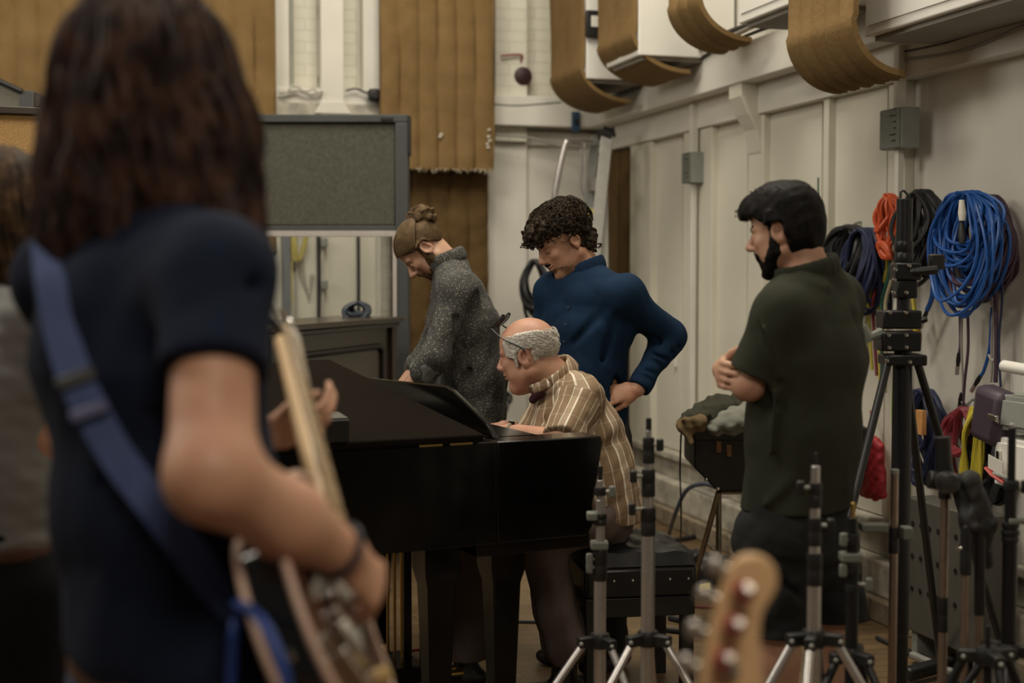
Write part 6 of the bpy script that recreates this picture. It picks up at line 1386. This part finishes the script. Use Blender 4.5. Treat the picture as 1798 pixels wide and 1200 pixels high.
for x, y0, y1, l in ((1434, 312, 420, 'long dark green pick-shaped tool on the wall above the bearded man\'s shoulder'), (1551, 342, 400, 'shorter dark green tool hanging left of the orange hank')):
    a = wallp(x+3, y0, -.03); b = wallp(x+3, y0+26*(y1-y0)/108, -.03); c = wallp(x, y1, -.03); o = MB().tube([a, b, b*.7+c*.3, c], [.008, .008, .026, .024], 10, flat=.5, up=EX).build('wall_tool', mat('bottle_green_enamel', (.02, .085, .055), .45, noise=(20, .2))); tag(o, l, 'tool')
wline([(1437, 425), (1444, 450), (1446, 480)], mat('sea_green_cord', (.05, .18, .12), .5, noise=(20, .2)), 'sea-green cord below the green tool beside the bearded man', .007, u=-.04)
# yellow coil and neighbours lower down
P_ = []
for i in range(6): P_ += [wallp(1706+2*i, 716+i, -.16), wallp(1698-i, 760, -.16-.008*i), wallp(1688+i*2, 830, -.17), wallp(1700, 850+3*i, -.16), wallp(1722-i*3, 830, -.18), wallp(1724-i*2, 760, -.17-.006*i)]
tag(MB().tube(spline(P_, 5), .009, 7).build('cable_coil', YC), 'bright yellow cable coil low on the right wall', 'cable coil')
wline([(1724, 740), (1722, 800), (1720, 850), (1712, 872)], YC, 'yellow cable end curling out of the yellow coil', .009, u=-.2)
for dz, m_, l_ in ((-.02, 'w', 'white taped plug tucked into the top of the bright blue coil'), (-.10, 'b', 'black cable sleeve inside the bright blue coil')):
    c_ = wallp(1690, 372 if m_ == 'w' else 412, -.27); tag(MB().lathe(c_-V(0, 0, .035), [(0, 0), (.012, 0), (.016, .03), (.010, .08), (0, .082)], (0, .15, 1), 12).build('cable_plug', mat('white_tape', (.6, .58, .5), .6, noise=(20, .1)) if m_ == 'w' else BLACK), l_, 'plug')
hook(1706, 712, 'hook carrying the yellow coil')
wcoil(1695, 790, .12, .16, 10, .013, RDC, 'dark red cable coil behind the yellow one', 31, u=-.12, squeeze=.6)
wcoil(1738, 820, .11, .18, 12, .014, CABB, 'black cable coil right of the yellow one', 32, u=-.12, squeeze=.6)
wcoil(1622, 770, .13, .20, 12, .011, NAV, 'navy cable coil behind the legs of the big stand', 33, u=-.12, squeeze=.6)
tag(MB().obox(wallp(1617, 742, -.2), EY, EX, V(0, 0, 1), .05, .02, .10).build('cable_tag', mat('orange_white_tag', (.7, .35, .12), .6, noise=(12, .4))), 'orange and white tag on the navy cable coil', 'tag')
rb = Fr(wallp(1530, 830, -.20), 0, 0); F_ = Field(rb.c-.3, rb.c+.3, .008); D_ = F_.new(); seg(F_, D_, wallp(1530, 778, -.16), wallp(1528, 860, -.16), (.10, .03), (.13, .035), EY, .03); seg(F_, D_, wallp(1532, 770, -.14), wallp(1530, 740, -.1), .012, .008, None, .02); wob(F_, D_, .010, 30, 3, ridge=True)
rbt = thing('red_bag', wallp(1530, 870, -.16), 'small red bag hanging beside the bearded man', 'bag'); surf(F_, D_, 'pouch', mat('red_nylon', (.42, .025, .035), .6, noise=(20, .2)), rbt)
MB().tube(spline([wallp(1529, 752, -.15), wallp(1531, 735, -.1), wallp(1528, 722, -.05)], 4), .004, 6).build('cord', mat('red_cord', (.4, .03, .04), .6, noise=(20, .1)), rbt)
# shelf bracket, purple case, grey cases at the right edge
c = wallp(1764, 643, -.16); tag(MB().tube([wallp(1763, 643, -.25), wallp(1830, 655, -.25)], .022, 12).build('wall_rail', SHELFW), 'white rail end jutting from the wall at the right edge', 'rail')
pc = wallp(1752, 770, -.22); PCs = thing('instrument_case', pc, 'narrow purple-grey case leaning on the wall beside the grey metal boxes', 'case')
bar(MB(), wallp(1740, 778, -.22), wallp(1752, 682, -.22), .17, .10, EY).build('shell', mat('aubergine_case', (.055, .038, .055), .5, noise=(8, .2)), PCs, bevel=.03)
bar(MB(), wallp(1743, 738, -.285), wallp(1744, 728, -.285), .05, .015, EY).build('latch', CHROME, PCs, bevel=.003)
for (x0, x1, y0, y1, m, l) in ((1760, 1800, 690, 752, GREYM, 'upper grey metal box at the right edge'), (1764, 1800, 765, 850, SHELFW, 'lower pale metal box at the right edge')):
    v0_ = on_u(x0, 700, -.2)[0]; v1_ = on_u(x1+40, 700, -.2)[0]; za = on_u(x0, y0, -.2)[1]; zb_ = on_u(x0, y1, -.2)[1]; o = thing('metal_box', R(-.12, (v0_+v1_)/2, zb_), l, 'box')
    MB().rbox(-.24, -.06, v1_, v0_, zb_, za).build('case', m, o, bevel=.006); MB().rbox(-.25, -.24, v1_+.02, v0_-.02, zb_+.02, za-.02).build('door', m, o, bevel=.003)
    MB().rbox(-.262, -.25, v0_-.06, v0_-.04, (za+zb_)/2-.04, (za+zb_)/2+.04).build('latch', CHROME, o, bevel=.002)
tag(MB().rbox(-.05, -.0, on_u(1800, 700, -.05)[0], on_u(1772, 700, -.05)[0], .3, on_u(1780, 640, -.05)[1]).build('wall_pole', SHELFW, bevel=.01), 'pale upright board on the wall at the right edge', 'board')
o = tag(MB().obox(wallp(1748, 817, -.3), nrm(EY+V(0, 0, .2)), EX, V(0, 0, 1), .09, .003, .05).build('paper_label', mat('white_paper', (.6, .58, .52), .7, noise=(10, .05))), 'white paper label tied above the red clamp', 'label')
rc = thing('spring_clamp', wallp(1745, 840, -.3), 'red-handled clamp beside the white paper label', 'clamp'); MB().tube([wallp(1732, 822, -.3), wallp(1745, 835, -.3), wallp(1768, 851, -.3)], [.012, .016, .012], 8, flat=.5).build('handle', mat('red_plastic', (.35, .03, .02), .4, noise=(20, .1)), rc); MB().tube([wallp(1745, 832, -.3), wallp(1775, 842, -.3)], .008, 8).build('jaw', DULLSIL, rc)
# perforated grey panel leaning below
v0_ = on_u(1600, 960, -.3)[0]; v1_ = on_u(1702, 960, -.3)[0]; za = on_u(1650, 885, -.3)[1]; zb_ = on_u(1650, 1035, -.3)[1]
pp = thing('patch_panel', R(-.2, (v0_+v1_)/2, 0), 'grey metal panel with rows of dark holes leaning on the wall under the cables', 'panel')
MB().rbox(-.33, -.20, v1_-.1, v0_, zb_-.2, za).build('casing', mat('warm_grey_metal', (.085, .08, .068), .5, noise=(10, .15)), pp, bevel=.006)
for r_ in range(3):
    for k in range(7): 
        vv = v0_-.06-(abs(v1_-v0_)+.02)*k/7; zz_ = za-.10-.13*r_; MB().lathe(R(-.329, vv, zz_), [(0, 0), (.011, 0), (.011, .004), (0, .004)], -EX, 10).build('socket', BLACK, pp)
for vv in (v0_-.03, v1_-.05): MB().rbox(-.31, -.22, vv-.04, vv, 0, zb_-.2).build('foot', GREYM, pp)
# ================================================================== TRUNK ON ITS STAND, clothes on top
tY = 6.05; tz0, tz1 = gz(862, tY), gz(752, tY); tx0, tx1 = px2x(1218, tY), px2x(1522, tY)
tr = thing('flight_case', ((tx0+tx1)/2, tY, 0), 'battered black trunk on a tubular stand behind the bearded man', 'trunk'); TRK = mat('worn_black_vinyl', (.012, .010, .008), .6, noise=(12, .4), bump=(50, .4, .003))
prof = [(tx0+.10, tz0), (tx1-.1, tz0), (tx1, tz0+.10), (tx1, tz1), (tx0, tz1), (tx0, tz0+.10)]
MB().prism([V(x, tY-.05, z) for x, z in prof], V(0, .36, 0)).build('body', TRK, tr, bevel=.008)
MB().prism([V(x, tY-.056, z) for x, z in ((tx0-.004, tz1-.05), (tx1+.004, tz1-.05), (tx1+.004, tz1+.004), (tx0-.004, tz1+.004))], V(0, .37, 0)).build('lid', TRK, tr, bevel=.006)
mb = MB(); 
for x, y in ((1262, 785), (1280, 792)): 
    p = at(x, y, tY-.052); MB().obox(p, V(1, 0, 0), V(0, 0, 1), V(0, 1, 0), .022, .05, .006).build('clasp', mat('rusty_brass', (.30, .16, .07), .5, .6, noise=(60, .6)), tr, bevel=.002)
for x, z in ((tx0+.05, tz0+.05), (tx0+.1, tz0+.01)): MB().ball(V(x, tY-.05, z), .009, 8).build('rivet', CHROME, tr)
TB_ = mat('tarnished_chrome', (.33, .29, .22), .3, .9, noise=(20, .3))
for a, b in ((at(1262, 864, tY), onfloor(1203, 1078, .01)), (at(1262, 864, tY+.1), onfloor(1262, 1105, .01)), (at(1470, 862, tY), onfloor(1520, 1085, .01)), (at(1470, 862, tY+.2), onfloor(1440, 1085, .01))):
    lg = MB().tube([a, b], .013, 10).build('stand_leg', TB_, tr); MB().ball(b, .018, 10).build('rubber_foot', RUBBER, lg)
MB().tube([at(1262, 864, tY+.05), at(1470, 862, tY+.05)], .012, 8).build('cross_bar', TB_, tr); MB().tube([at(1237, 950, 6.3), at(1262, 975, 6.0)], .007, 8).build('brace', TB_, tr)
# clothes
def cloth_blob(name, label, cat, c, segs, m, amp=.012, fr=26, seed=1, h=.007, ext=.35, parts=()):
    t = thing(name, c, label, cat); F = Field(c-V(ext, ext, ext), c+V(ext, ext, ext), h)
    for nm, sg, mm in ((parts or (('cloth', segs, m),))):
        D = F.new()
        for a, b, ra, rb in sg: seg(F, D, a, b, ra, rb, V(0, 1, 0), .03)
        wob(F, D, amp, fr, seed, ridge=True); wob(F, D, amp*.35, fr*3, seed+1); surf(F, D, nm, mm, t)
    return t
cj = at(1250, 728, tY+.05)
cloth_blob('jacket', 'dark olive jacket thrown over the black trunk, its tan lining hanging down', 'jacket', cj, None, None, parts=(
    ('shell', [(at(1215, 738, tY+.02), at(1262, 718, tY+.1), (.07, .035), (.10, .05)), (at(1262, 718, tY+.1), at(1300, 722, tY+.15), (.10, .05), (.08, .03)), (at(1210, 740, tY-.05), at(1240, 738, tY), .03, .04), (at(1300, 700, tY+.1), at(1335, 706, tY+.1), .035, .03)], clothmat('dark_olive_canvas', (.050, .050, .034), None, 150)),
    ('lining', [(at(1206, 745, tY-.06), at(1228, 742, tY-.05), .030, .028), (at(1202, 752, tY-.08), at(1212, 776, tY-.09), .022, .010)], clothmat('tan_lining', (.20, .14, .075), None, 120))), seed=4)
cloth_blob('shirt_bundle', 'light grey crumpled cloth on the trunk beside the bearded man\'s elbow', 'cloth', at(1285, 738, tY-.03), [(at(1256, 752, tY-.04), at(1282, 742, tY-.03), .028, .045), (at(1282, 738, tY-.03), at(1312, 734, tY-.02), .05, .065)], clothmat('light_grey_cloth', (.24, .24, .20), None, 160), seed=9)
fb = onfloor(1222, 1040, 0); cloth_blob('black_bag', 'black bag lying on the floor by the trunk stand', 'bag', fb+V(0, 0, .1), [(fb+V(-.10, 0, .07), fb+V(.10, 0, .07), (.07, .09), (.07, .09)), (fb+V(-.04, 0, .13), fb+V(0, 0, .16), .05, .04), (fb+V(.10, .05, .06), fb+V(.26, .1, .05), .055, .05)], mat('black_nylon', (.012, .012, .013), .45, noise=(20, .3)), .012, 24, 6)
o = tag(MB().obox(at(1238, 1032, fb[1]-.11), V(1, .1, .2), V(0, .5, 1), V(0, -1, .4), .05, .035, .003).build('yellow_label', mat('yellow_label', (.5, .42, .08))), 'small yellow label on the black bag', 'label')
# cables on the floor and up the skirting
def fcable(pts, m, label, r=.008): return tag(MB().tube(spline([onfloor(x, y, r) if not isinstance(x, tuple) else at(*x) for x, y in pts], 6), r, 7).build('cable', m), label, 'cable')
BC2 = mat('slate_blue_cable', (.05, .075, .13), .5, noise=(20, .2))
tag(MB().tube(spline([onfloor(1172, 948, .01), at(1185, 905, 7.2), at(1205, 862, 7.0), at(1235, 850, 6.6), at(1262, 858, 6.3)], 6), .011, 8).build('cable', BC2), 'slate-blue cable arching from the trunk down to the floor', 'cable')
tag(MB().tube(spline([at(1196, 762, 6.1), at(1194, 830, 6.15), at(1196, 900, 6.2), onfloor(1194, 985, .005)], 6), .004, 6).build('cable', CABB), 'thin black cord hanging from the jacket to the floor', 'cable')
fcable([(1120, 905), (1175, 915), (1225, 938), (1190, 948), (1160, 952)], CABB, 'black floor cable nearest the skirting', .014)
fcable([(1190, 968), (1230, 972), (1275, 980), (1330, 985)], CABB, 'black floor cable passing under the trunk', .016)
fcable([(1175, 1062), (1230, 1066), (1290, 1068)], mat('dark_red_cable', (.20, .02, .03)), 'dark red cable on the floor right of the bench', .007)
fcable([(1175, 1085), (1235, 1097), (1300, 1100)], CABB, 'black floor cable right of the bench leg', .013); fcable([(1160, 1105), (1230, 1112), (1320, 1112)], CABB, 'lowest black floor cable right of the bench', .012)
fcable([(600, 1165), (660, 1150), (740, 1140), (850, 1118), (880, 1112)], mat('dark_red_cable', (.20, .02, .03)), 'dark red cable crossing the floor under the grand piano', .006)
fcable([(840, 1090), (900, 1092), (1010, 1094)], CABB, 'black cable on the floor between the pianist\'s legs', .008)
sc_ = thing('socket_plate', wallp(1232, 870, -.1), 'dark socket box on the skirting behind the trunk stand', 'socket'); MB().obox(wallp(1238, 870, -.10), EY, EX, V(0, 0, 1), .42, .05, .05).build('box', mat('shade_and_socket_grey', (.12, .11, .09)), sc_, bevel=.004)
# ================================================================== MICROPHONE AND LIGHT STANDS
BPOLE = mat('bronze_pole', (.36, .27, .21), .35, .8, noise=(40, .15))
def stand(label, px, Y, poles, collars=(), hub=None, legs=(), knobs=(), legmat=SILVER, hubmat=BLACK, foot=None, legr=.011, cat='stand', top=None, clamps=(), name='light_stand'):
    x = px2x(px, Y); X_ = lambda y: V(x, Y, gz(y, Y)); s = thing(name, (x, Y, 0), label, cat); k = Y/FPX
    for (y0, y1, hp, m, nm) in poles: MB().cyl(X_(y1) if gz(y1, Y) > 0.02 else V(x, Y, .02), X_(y0), hp*k, n=18).build(nm, m, s, bevel=.0015)
    for (y0, y1, hp, m) in collars:
        c_ = MB().lathe(X_(y1), [(0, 0), (hp*k*.96, 0), (hp*k, .004), (hp*k, (y1-y0)*k*.45), (hp*k*.93, (y1-y0)*k*.5), (hp*k, (y1-y0)*k*.55), (hp*k, (y1-y0)*k-.004), (hp*k*.95, (y1-y0)*k), (0, (y1-y0)*k)], n=20).build('collar', m, s)
    for (y, sgn, ln_, m) in knobs:
        p = X_(y); q = p+V(sgn*ln_*k, -.010, .0); kn = MB().tube([p, q], .005, 8).build('clamp_screw', DULLSIL, s)
        MB().obox(q+V(sgn*.008, 0, 0), V(1, 0, 0), V(0, 1, 0), V(0, 0, 1), .020, .014, .034).build('wing_knob', m, kn, bevel=.005)
    for (y0, y1, x0, x1, m) in clamps: MB().hexa([V(px2x(a, Y), Y+d, gz(b, Y)) for b in (y1, y0) for a, d in ((x0, -.022), (x1, -.022), (x1, .022), (x0, .022))]).build('clamp', m, s, bevel=.004)
    if hub:
        hz = gz(hub, Y); hc = V(x, Y, hz); MB().lathe(hc-V(0, 0, .02), [(0, 0), (.026, 0), (.03, .01), (.03, .03), (.026, .04), (0, .04)], n=18).build('hub', hubmat, s)
        for a in legs:
            d = V(math.cos(math.radians(a)), math.sin(math.radians(a)), 0); MB().obox(hc+d*.042, d, np.cross(d, V(0, 0, 1)), V(0, 0, 1), .055, .026, .030).build('leg_bracket', hubmat, s, bevel=.004)
            f_ = V(x, Y, .018)+d*(foot or .45); lg = MB().tube([hc+d*.055-V(0, 0, .008), f_], legr, 10).build('leg', legmat, s); MB().tube([f_+d*-.03*.5+V(0, 0, .012), f_+d*.02-V(0, 0, .004)], legr*1.5, 10).build('rubber_tip', RUBBER, lg)
            br = V(x, Y, max(.12, hz*.3)); MB().tube([br, hc*.45+f_*.55], .005, 6).build('brace', legmat, s)
            MB().ball(hc+d*.06-V(0, .016, 0), .006, 8).build('bolt', DULLSIL, s)
    return s, X_, k
stand('slim silver stand with grey clips, left of the taller one before the bench', 1055, 4.0,
      [(845, 905, 6, SILVER, 'top_tube'), (880, 960, 8, SILVER, 'upper_tube'), (1020, 1450, 11, SILVER, 'lower_tube'), (820, 846, 4.5, BLACK, 'spigot')],
      [(968, 1024, 13, BLACK), (905, 925, 12, BLACK), (858, 872, 11, BLACK)], 1132, (205, 300, 85), [(865, 1, 16, GREENP), (1000, -1, 14, GREENP), (985, -1, 14, GREENP)], clamps=[(954, 968, 1038, 1069, GREENP), (902, 916, 1031, 1050, GREENP)])
stand('tall silver stand with black collars in front of the piano bench', 1140, 3.8,
      [(756, 770, 5, SILVER, 'top_tube'), (735, 757, 5, BLACK, 'spigot'), (810, 830, 8, SILVER, 'middle_tube'), (870, 900, 9, SILVER, 'middle_tube'), (935, 1500, 12, SILVER, 'lower_tube')],
      [(770, 815, 10.5, BLACK), (826, 874, 12, BLACK), (894, 944, 13, BLACK)], 1128, (215, 325, 80), [(782, 1, 14, BLACK), (838, -1, 22, BLACK), (896, -1, 24, BLACK)])
stand('silver and black stand in front of the bearded man\'s shorts', 1435, 3.35,
      [(797, 820, 3, BLACK, 'spigot'), (820, 862, 8, SILVER, 'top_tube'), (890, 915, 9, SILVER, 'middle_tube'), (950, 985, 10, SILVER, 'middle_tube'), (1030, 1560, 12.5, SILVER, 'lower_tube')],
      [(850, 894, 12, BLACK), (912, 962, 12, BLACK), (975, 1033, 14, BLACK)], 1128, (195, 250, 70, 340), [(858, -1, 22, BLACK), (925, 1, 20, BLACK)])
stand('black stand with a brass fitting and pale green clips, right of the bearded man', 1502, 3.5,
      [(885, 915, 4, BRASS, 'brass_spigot'), (912, 960, 8, BLACKM, 'top_tube'), (950, 1050, 11, BLACKM, 'middle_tube'), (1040, 1560, 11.5, BLACKM, 'lower_tube')],
      [(940, 960, 13, BLACK), (990, 1012, 14, BLACK), (1030, 1045, 13, BLACK)], 1158, (215, 300, 60), [(950, -1, 12, GREENP), (1005, -1, 12, GREENP), (1030, 1, 22, GREENP)], legmat=BLACKM,
      clamps=[(974, 990, 1480, 1518, GREENP)])
stand('thin bronze stand standing just left of the big black column\'s foot', 1575, 3.9, [(830, 930, 7, BPOLE, 'upper_tube'), (970, 1500, 7.5, BPOLE, 'lower_tube')], [(930, 975, 9, BLACK), (826, 834, 7.5, DULLSIL)], 1340, (30, 150, 285), legmat=BLACKM,
      clamps=[(922, 936, 1515, 1562, GREENP), (928, 950, 1588, 1606, GREENP)])
s_, X_, k_ = stand('bronze stand with a black swivel head, middle of the row at the right', 1664, 3.7, [(876, 1055, 7.5, BPOLE, 'upper_tube'), (1115, 1500, 8, BPOLE, 'lower_tube')], [(1055, 1116, 9.5, BLACK), (855, 878, 11, BLACK)], 1340, (160, 280, 40), legmat=BLACKM)
MB().cyl(at(1630, 842, 3.7), at(1692, 852, 3.7), .024, n=16).build('boom_knob', BLACK, s_, bevel=.004); MB().lathe(at(1660, 846, 3.66), [(0, 0), (.028, 0), (.03, .02), (.024, .05), (0, .055)], V(0, -1, 0), 18).build('swivel_disc', mat('dark_chrome', (.10, .10, .10), .3, .8, noise=(20, .2)), s_)
MB().tube([at(1655, 768, 3.7), at(1660, 850, 3.7)], .021, 12).build('counterweight', BLACK, s_)
s_, X_, k_ = stand('pair of bronze tubes with black sleeves, right of the swivel-head stand', 1703, 3.6, [(1012, 1500, 7, BPOLE, 'lower_tube'), (920, 935, 4, CHROME, 'spigot')], [(928, 1014, 10, BLACK)], 1340, (140, 270, 20), legmat=BLACKM)
MB().cyl(at(1719, 1205, 3.62), at(1719, 1075, 3.62), .0095, n=14).build('second_tube', BPOLE, s_); MB().cyl(at(1720, 1080, 3.62), at(1720, 935, 3.62), .014, n=14).build('second_sleeve', BLACK, s_)
hb = Field(at(1690, 1010, 3.6)-.25, at(1690, 830, 3.6)+.25, .006); D_ = hb.new(); seg(hb, D_, at(1698, 850, 3.65), at(1718, 920, 3.65), .034, .040, None, .02); seg(hb, D_, at(1718, 920, 3.65), at(1728, 985, 3.66), .036, .020, None, .02); seg(hb, D_, at(1700, 905, 3.62), at(1706, 922, 3.6), .022, .016, None, .02)
wob(hb, D_, .006, 50, 2, ridge=True); mt = thing('microphone_bundle', at(1712, 920, 3.65), 'dark wrapped microphone head hanging on the paired bronze tubes', 'microphone'); surf(hb, D_, 'body', RUBBER, mt); MB().ball(at(1690, 963, 3.6), .011, 10, (1.6, .8, .6)).build('shiny_clip', CHROME, mt)
stand('black stand with stacked rings at the right edge', 1781, 3.6, [(752, 850, 7, BLACKM, 'top_tube'), (850, 935, 10, BLACKM, 'upper_tube'), (930, 1500, 13, BLACKM, 'lower_tube'), (745, 756, 4, SILVER, 'spigot')],
      [(846, 862, 14, BLACK), (920, 930, 15, BLACK), (934, 943, 16, BLACK), (946, 955, 15, BLACK)], 1150, (120, 185, 250, 345), [(856, 1, 16, BLACK)], legmat=BLACKM, clamps=[(912, 922, 1775, 1812, GREENP)])
stand('low black stand with a short spindle in the bottom right corner', 1745, 3.3, [(1105, 1180, 4, BLACKM, 'spindle'), (1170, 1560, 8, BLACKM, 'lower_tube')], [(1150, 1168, 12, BLACK)], 1160, (170, 275, 20), legmat=BLACKM, foot=.35)
# big wind-up stand
BY = 4.6; s_, X_, k_ = stand('large black wind-up stand with bolted blocks and spread legs beside the wall cables', 1586, BY,
      [(350, 430, 14, BLACKM, 'top_column'), (425, 560, 11, BLACKM, 'inner_column'), (640, 1120, 17, BLACKM, 'lower_column')],
      [(424, 462, 16, BLACKM), (608, 624, 15, BLACK)], None, name='wind_up_stand')
def blk(x0, x1, y0, y1, d=.04, nm='clamp_block', m=BLACKM): return MB().hexa([V(px2x(a, BY), BY+e, gz(b, BY)) for b in (y1, y0) for a, e in ((x0, -d), (x1, -d), (x1, d), (x0, d))]).build(nm, m, s_, bevel=.006)
blk(1566, 1612, 462, 492); blk(1570, 1606, 492, 524, .035); blk(1544, 1612, 545, 577, .05, 'gear_box'); blk(1542, 1611, 582, 616, .055, 'brake_box'); blk(1550, 1621, 622, 641, .06, 'leg_plate')
for x, y in ((1596, 467), (1572, 474), (1570, 492), (1568, 514), (1591, 514), (1562, 549), (1590, 549), (1560, 589), (1591, 589), (1561, 611), (1591, 610), (1557, 634), (1597, 636)): MB().lathe(at(x, y, BY-.055), [(0, 0), (.007, 0), (.006, .006), (0, .007)], V(0, -1, 0), 10).build('bolt', CHROME, s_)
MB().tube(spline([at(1608, 562, BY-.02), at(1618, 563, BY-.04), at(1628, 560, BY-.05)], 4), [.012]*4+[.010]*4+[.008], 8).build('crank_lever', BLACK, s_); MB().tube([at(1600, 478, BY-.03), at(1625, 476, BY-.05), at(1645, 474, BY-.05)], .014, 8).build('brake_lever', BLACK, s_)
MB().obox(at(1644, 460, BY+.0), V(1, 0, 0), V(0, 1, 0), V(0, 0, 1), .05, .03, .05).build('lever_grip', BLACK, s_, bevel=.006)
MB().tube(spline([at(1581, 350, BY), at(1582, 337, BY), at(1588, 336, BY), at(1598, 348, BY)], 4), .004, 6).build('lifting_loop', CABB, s_)
MB().tube([at(1546, 585, BY-.03), at(1526, 592, BY-.06), at(1516, 572, BY-.05)], [.018, .016, .014], 8).build('grey_crank_arm', GREENP, s_); MB().tube([at(1514, 574, BY-.06), at(1528, 600, BY-.06)], .012, 8).build('crank_handle', GREENP, s_)
for a, b in ((at(1558, 640, BY-.04), V(px2x(1380, 4.1), 4.1, .02)), (at(1612, 640, BY-.03), onfloor(1780, 1205, .02)), (at(1590, 640, BY+.05), onfloor(1652, 1170, .02))):
    lg = MB().tube([a, b], .0135, 10).build('leg', BLACKM, s_); MB().ball(b, .022, 10).build('rubber_foot', RUBBER, lg)
for b in (at(1512, 715, BY-.2), at(1650, 745, BY-.15)): pass
MB().cyl(X_(1125), V(px2x(1586, BY), BY, .05), .03, n=16).build('base_tube', BLACKM, s_)
wallb = MB().tube(spline([at(1570, 640, 4.7), at(1567, 720, 4.7), at(1569, 800, 4.7)], 5), .004, 6); tag(wallb.build('cable', mat('lime_cord', (.30, .45, .04), .5, noise=(20, .1))), 'thin lime green cord along the big black column', 'cable')
for (pts, l) in (([(1540, 1120), (1600, 1150), (1650, 1175), (1700, 1210)], 'loose black cable on the floor behind the right-hand stands'), ([(1590, 1140), (1640, 1165), (1690, 1220)], 'black cable crossing the floor under the bronze stands')): fcable(pts, CABB, l, .01)
bar_ = thing('floor_light', onfloor(1668, 1150, 0), 'black folded stand lying on the floor among the right-hand stands', 'stand'); bar(MB(), onfloor(1590, 1185, .04), onfloor(1685, 1160, .05), .05, .05).build('tube', BLACK, bar_, bevel=.01); bar(MB(), onfloor(1600, 1150, .03), onfloor(1680, 1185, .03), .03, .03).build('tube', DULLSIL, bar_, bevel=.01)
pb = thing('black_pouch', V(.335, 5.16, .56), 'small black pouch on the bench behind the pianist\'s shirt tail', 'pouch'); MB().obox(V(.345, 5.16, .635), V(1, .1, 0), V(-.1, 1, 0), V(0, 0, 1), .085, .10, .13).build('body', BLACK, pb, bevel=.015)
MB().obox(V(.345, 5.108, .65), V(1, .1, 0), V(-.1, 1, 0), V(0, 0, 1), .07, .006, .09).build('flap', RUBBER, pb, bevel=.004)

# ------------------------------------------------------------------ groups of look-alikes
for nm, gr in (('cable_coil', 'cable coils hanging in the studio'), ('light_stand', 'light stands at the lower right'), ('wall_hook', 'hooks on the right wall'), ('acoustic_quilt', 'brown acoustic quilts'),
               ('junction_box', 'grey junction boxes on the right wall'), ('wall_box', 'white boxes high on the right wall'), ('acoustic_screen', 'free-standing acoustic screens'), ('metal_box', 'grey metal boxes at the right edge'), ('conduit_clip', 'clips on the pale conduit'), ('wall_tool', 'green tools on the right wall'), ('cable', 'loose cables')):
    for o in bpy.data.objects:
        if o.parent is None and o.name.split('.')[0] == nm and 'label' in o: o['group'] = gr
for o in bpy.data.objects:
    if '_org' in o: del o['_org']
